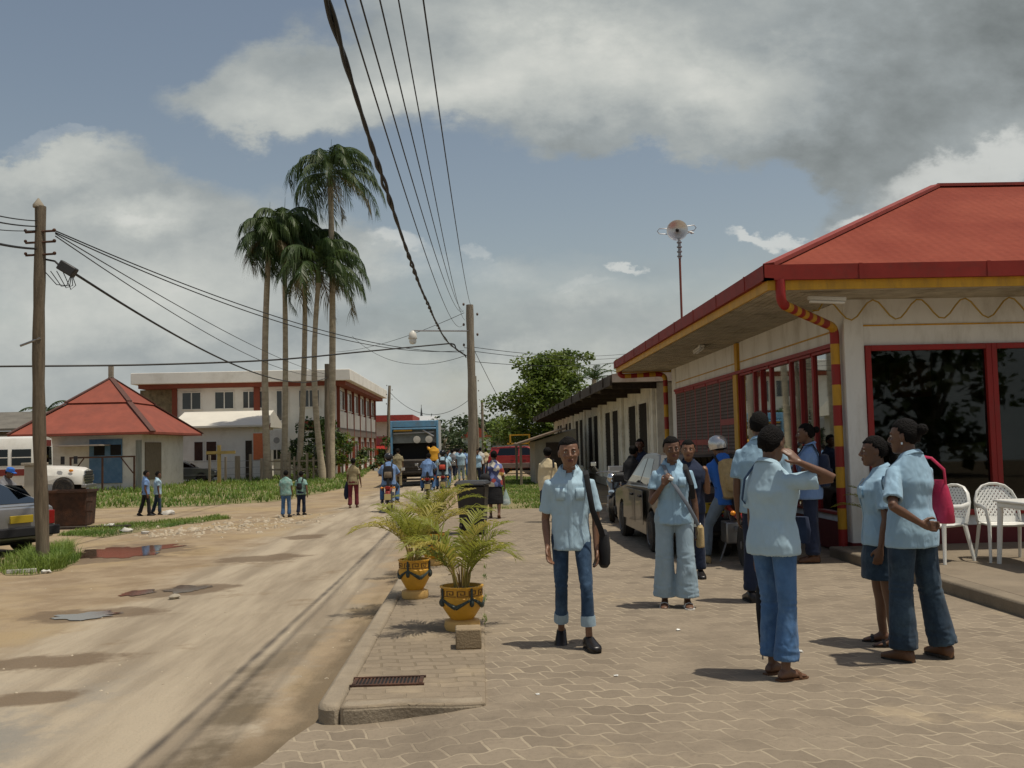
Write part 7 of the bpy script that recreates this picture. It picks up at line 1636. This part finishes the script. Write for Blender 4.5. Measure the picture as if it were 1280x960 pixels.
# 20-22 riders ahead
def rider(px, Y, label, blabel, col, top, hel, bag, h=1.62, lod=1, side=0):
    x = XY(px, Y); z = gz(x); motorcycle((x, Y, z), R(2), blabel, col)
    p = person(label, (x, Y-.18, z), (.0, 1), h, lod, lean=8, side=side, pz=.86, arms={'L': ((-.42, .45, -.9), (.12, .9, -.1)), 'R': ((.42, .45, -.9), (-.12, .9, -.1))}, legs={'L': ((-.32, .75, -.45), (.05, -.35, -1), -10), 'R': ((.32, .75, -.45), (-.05, -.35, -1), 10)}, top=top, bottom='denim', sleeve=.8, collar=False, fit=1.12)
    if hel: helmet(p, hel[0], hel[1])
    if bag: backpack(p, bag[0], bag[1], mat2=bag[2] if len(bag) > 2 else None)
MBK = M('motorcycle_black', (.02, .02, .022), .3, .1)
rider(486, 28.4, 'helmeted rider in blue shirt heading up the road behind the garbage truck', 'small motorcycle of the helmeted rider, with glowing orange tail lens', M('motorcycle_maroon', (.22, .03, .02), .3, .1), 'shirtd', (M('dark_helmet', (.03, .03, .035), .15, .1), 'glossy dark helmet on the rider behind the garbage truck'), (MT['black'], 'brown and black backpack on the helmeted rider', M('brown_nylon', (.16, .12, .08), .8, .2)))
rider(553, 36, 'rider with red and black backpack right of the garbage truck', 'moped of the rider with the red backpack', MBK, 'shirt2', (M('black_helmet', (.015, .015, .017), .2, .1), 'black helmet on the rider with the red backpack'), (MT['black'], 'red and black backpack on the rider right of the truck', M('red_nylon', (.5, .06, .03), .7, .1)), 1.6)
rider(534, 34.5, 'boy in light blue shirt bent over his moped behind the truck', 'dark moped right behind the garbage truck', MBK, 'shirtd', None, None, 1.5, 1, 5)
motorcycle((XY(766, 20.6), 20.6, 0), R(168), 'blue and white moped parked beyond the nose of the grey car', M('motorcycle_blue', (.25, .33, .42), .3, .2))
# 23, 24 truck crew
person('garbage man in yellow shirt riding on the right rear step of the truck', (XY(542.5, 46.9), tp_.y-.32, .18), (-.05, 1), 1.66, 1, top='yellowc', bottom='navy', collar=False, fit=1.1, arms={'L': ((-.3, .5, .3), (.2, .9, .2))})
person('man in camouflage shirt standing at the left rear of the garbage truck', (XY(497, 45.6), 45.6, gz(-3.9)), (.2, 1), 1.78, 1, top='camo', bottom='olive', collar=False, fit=1.15, arms={'L': ((-.9, .1, -.2), (-.4, .6, .1))})
# 25- crowd up the road
crowd = [(559, 48, 'shirt', 'denim', 1.55, 'student in blue shirt nearest the right side of the truck, among the crowd'), (565, 52, 'grey', 'navy', 1.62, 'walker in grey shirt in the crowd right of the truck'), (571, 55, 'shirt', 'denimd', 1.64, 'student in light blue at the middle of the distant crowd'),
 (576, 50, 'shirt2', 'deniml', 1.66, 'student in pale blue shirt and pale jeans in the distant crowd'), (581, 57, 'shirtd', 'denim', 1.6, 'student in deeper blue shirt at the left of the tall grey pole'), (568, 62, 'white_c', 'navy', 1.66, 'white shirted walker deepest in the distant crowd'),
 (596.5, 46, 'shirt', 'navy', 1.6, 'student in blue shirt glimpsed between the tall pole and the second pole'), (600, 54, 'white_c', 'black', 1.68, 'walker in white top by the second pole'), (607, 60, 'cream', 'denim', 1.6, 'walker in cream top left of the red pickup'), (561, 66, 'shirt', 'navy', 1.6, 'small distant student at the right edge of the truck'), (574, 70, 'redcloth', 'navy', 1.6, 'distant walker in dark red behind the crowd'), (586, 64, 'shirt2', 'denim', 1.58, 'distant student in pale blue half behind the tall grey pole')]
MT['white_c'] = M('white_cloth', (.6, .58, .54), .9, .06)
for i, (px, Y, tp, bt, h, lab) in enumerate(crowd):
    x = XY(px, Y); person(lab, (x, Y, gz(x)), (.15*math.sin(i*2), 1 if i % 3 else -1), h, 2, i % 2 == 0, top=tp, bottom=bt, fit=1.12, collar=False, legs={'R': ((.03, .12, -1), (0, 0, -1), 5), 'L': ((-.03, -.08, -1), (0, -.2, -1), -5, -12)} if i % 2 else {}, group='people far up the street')
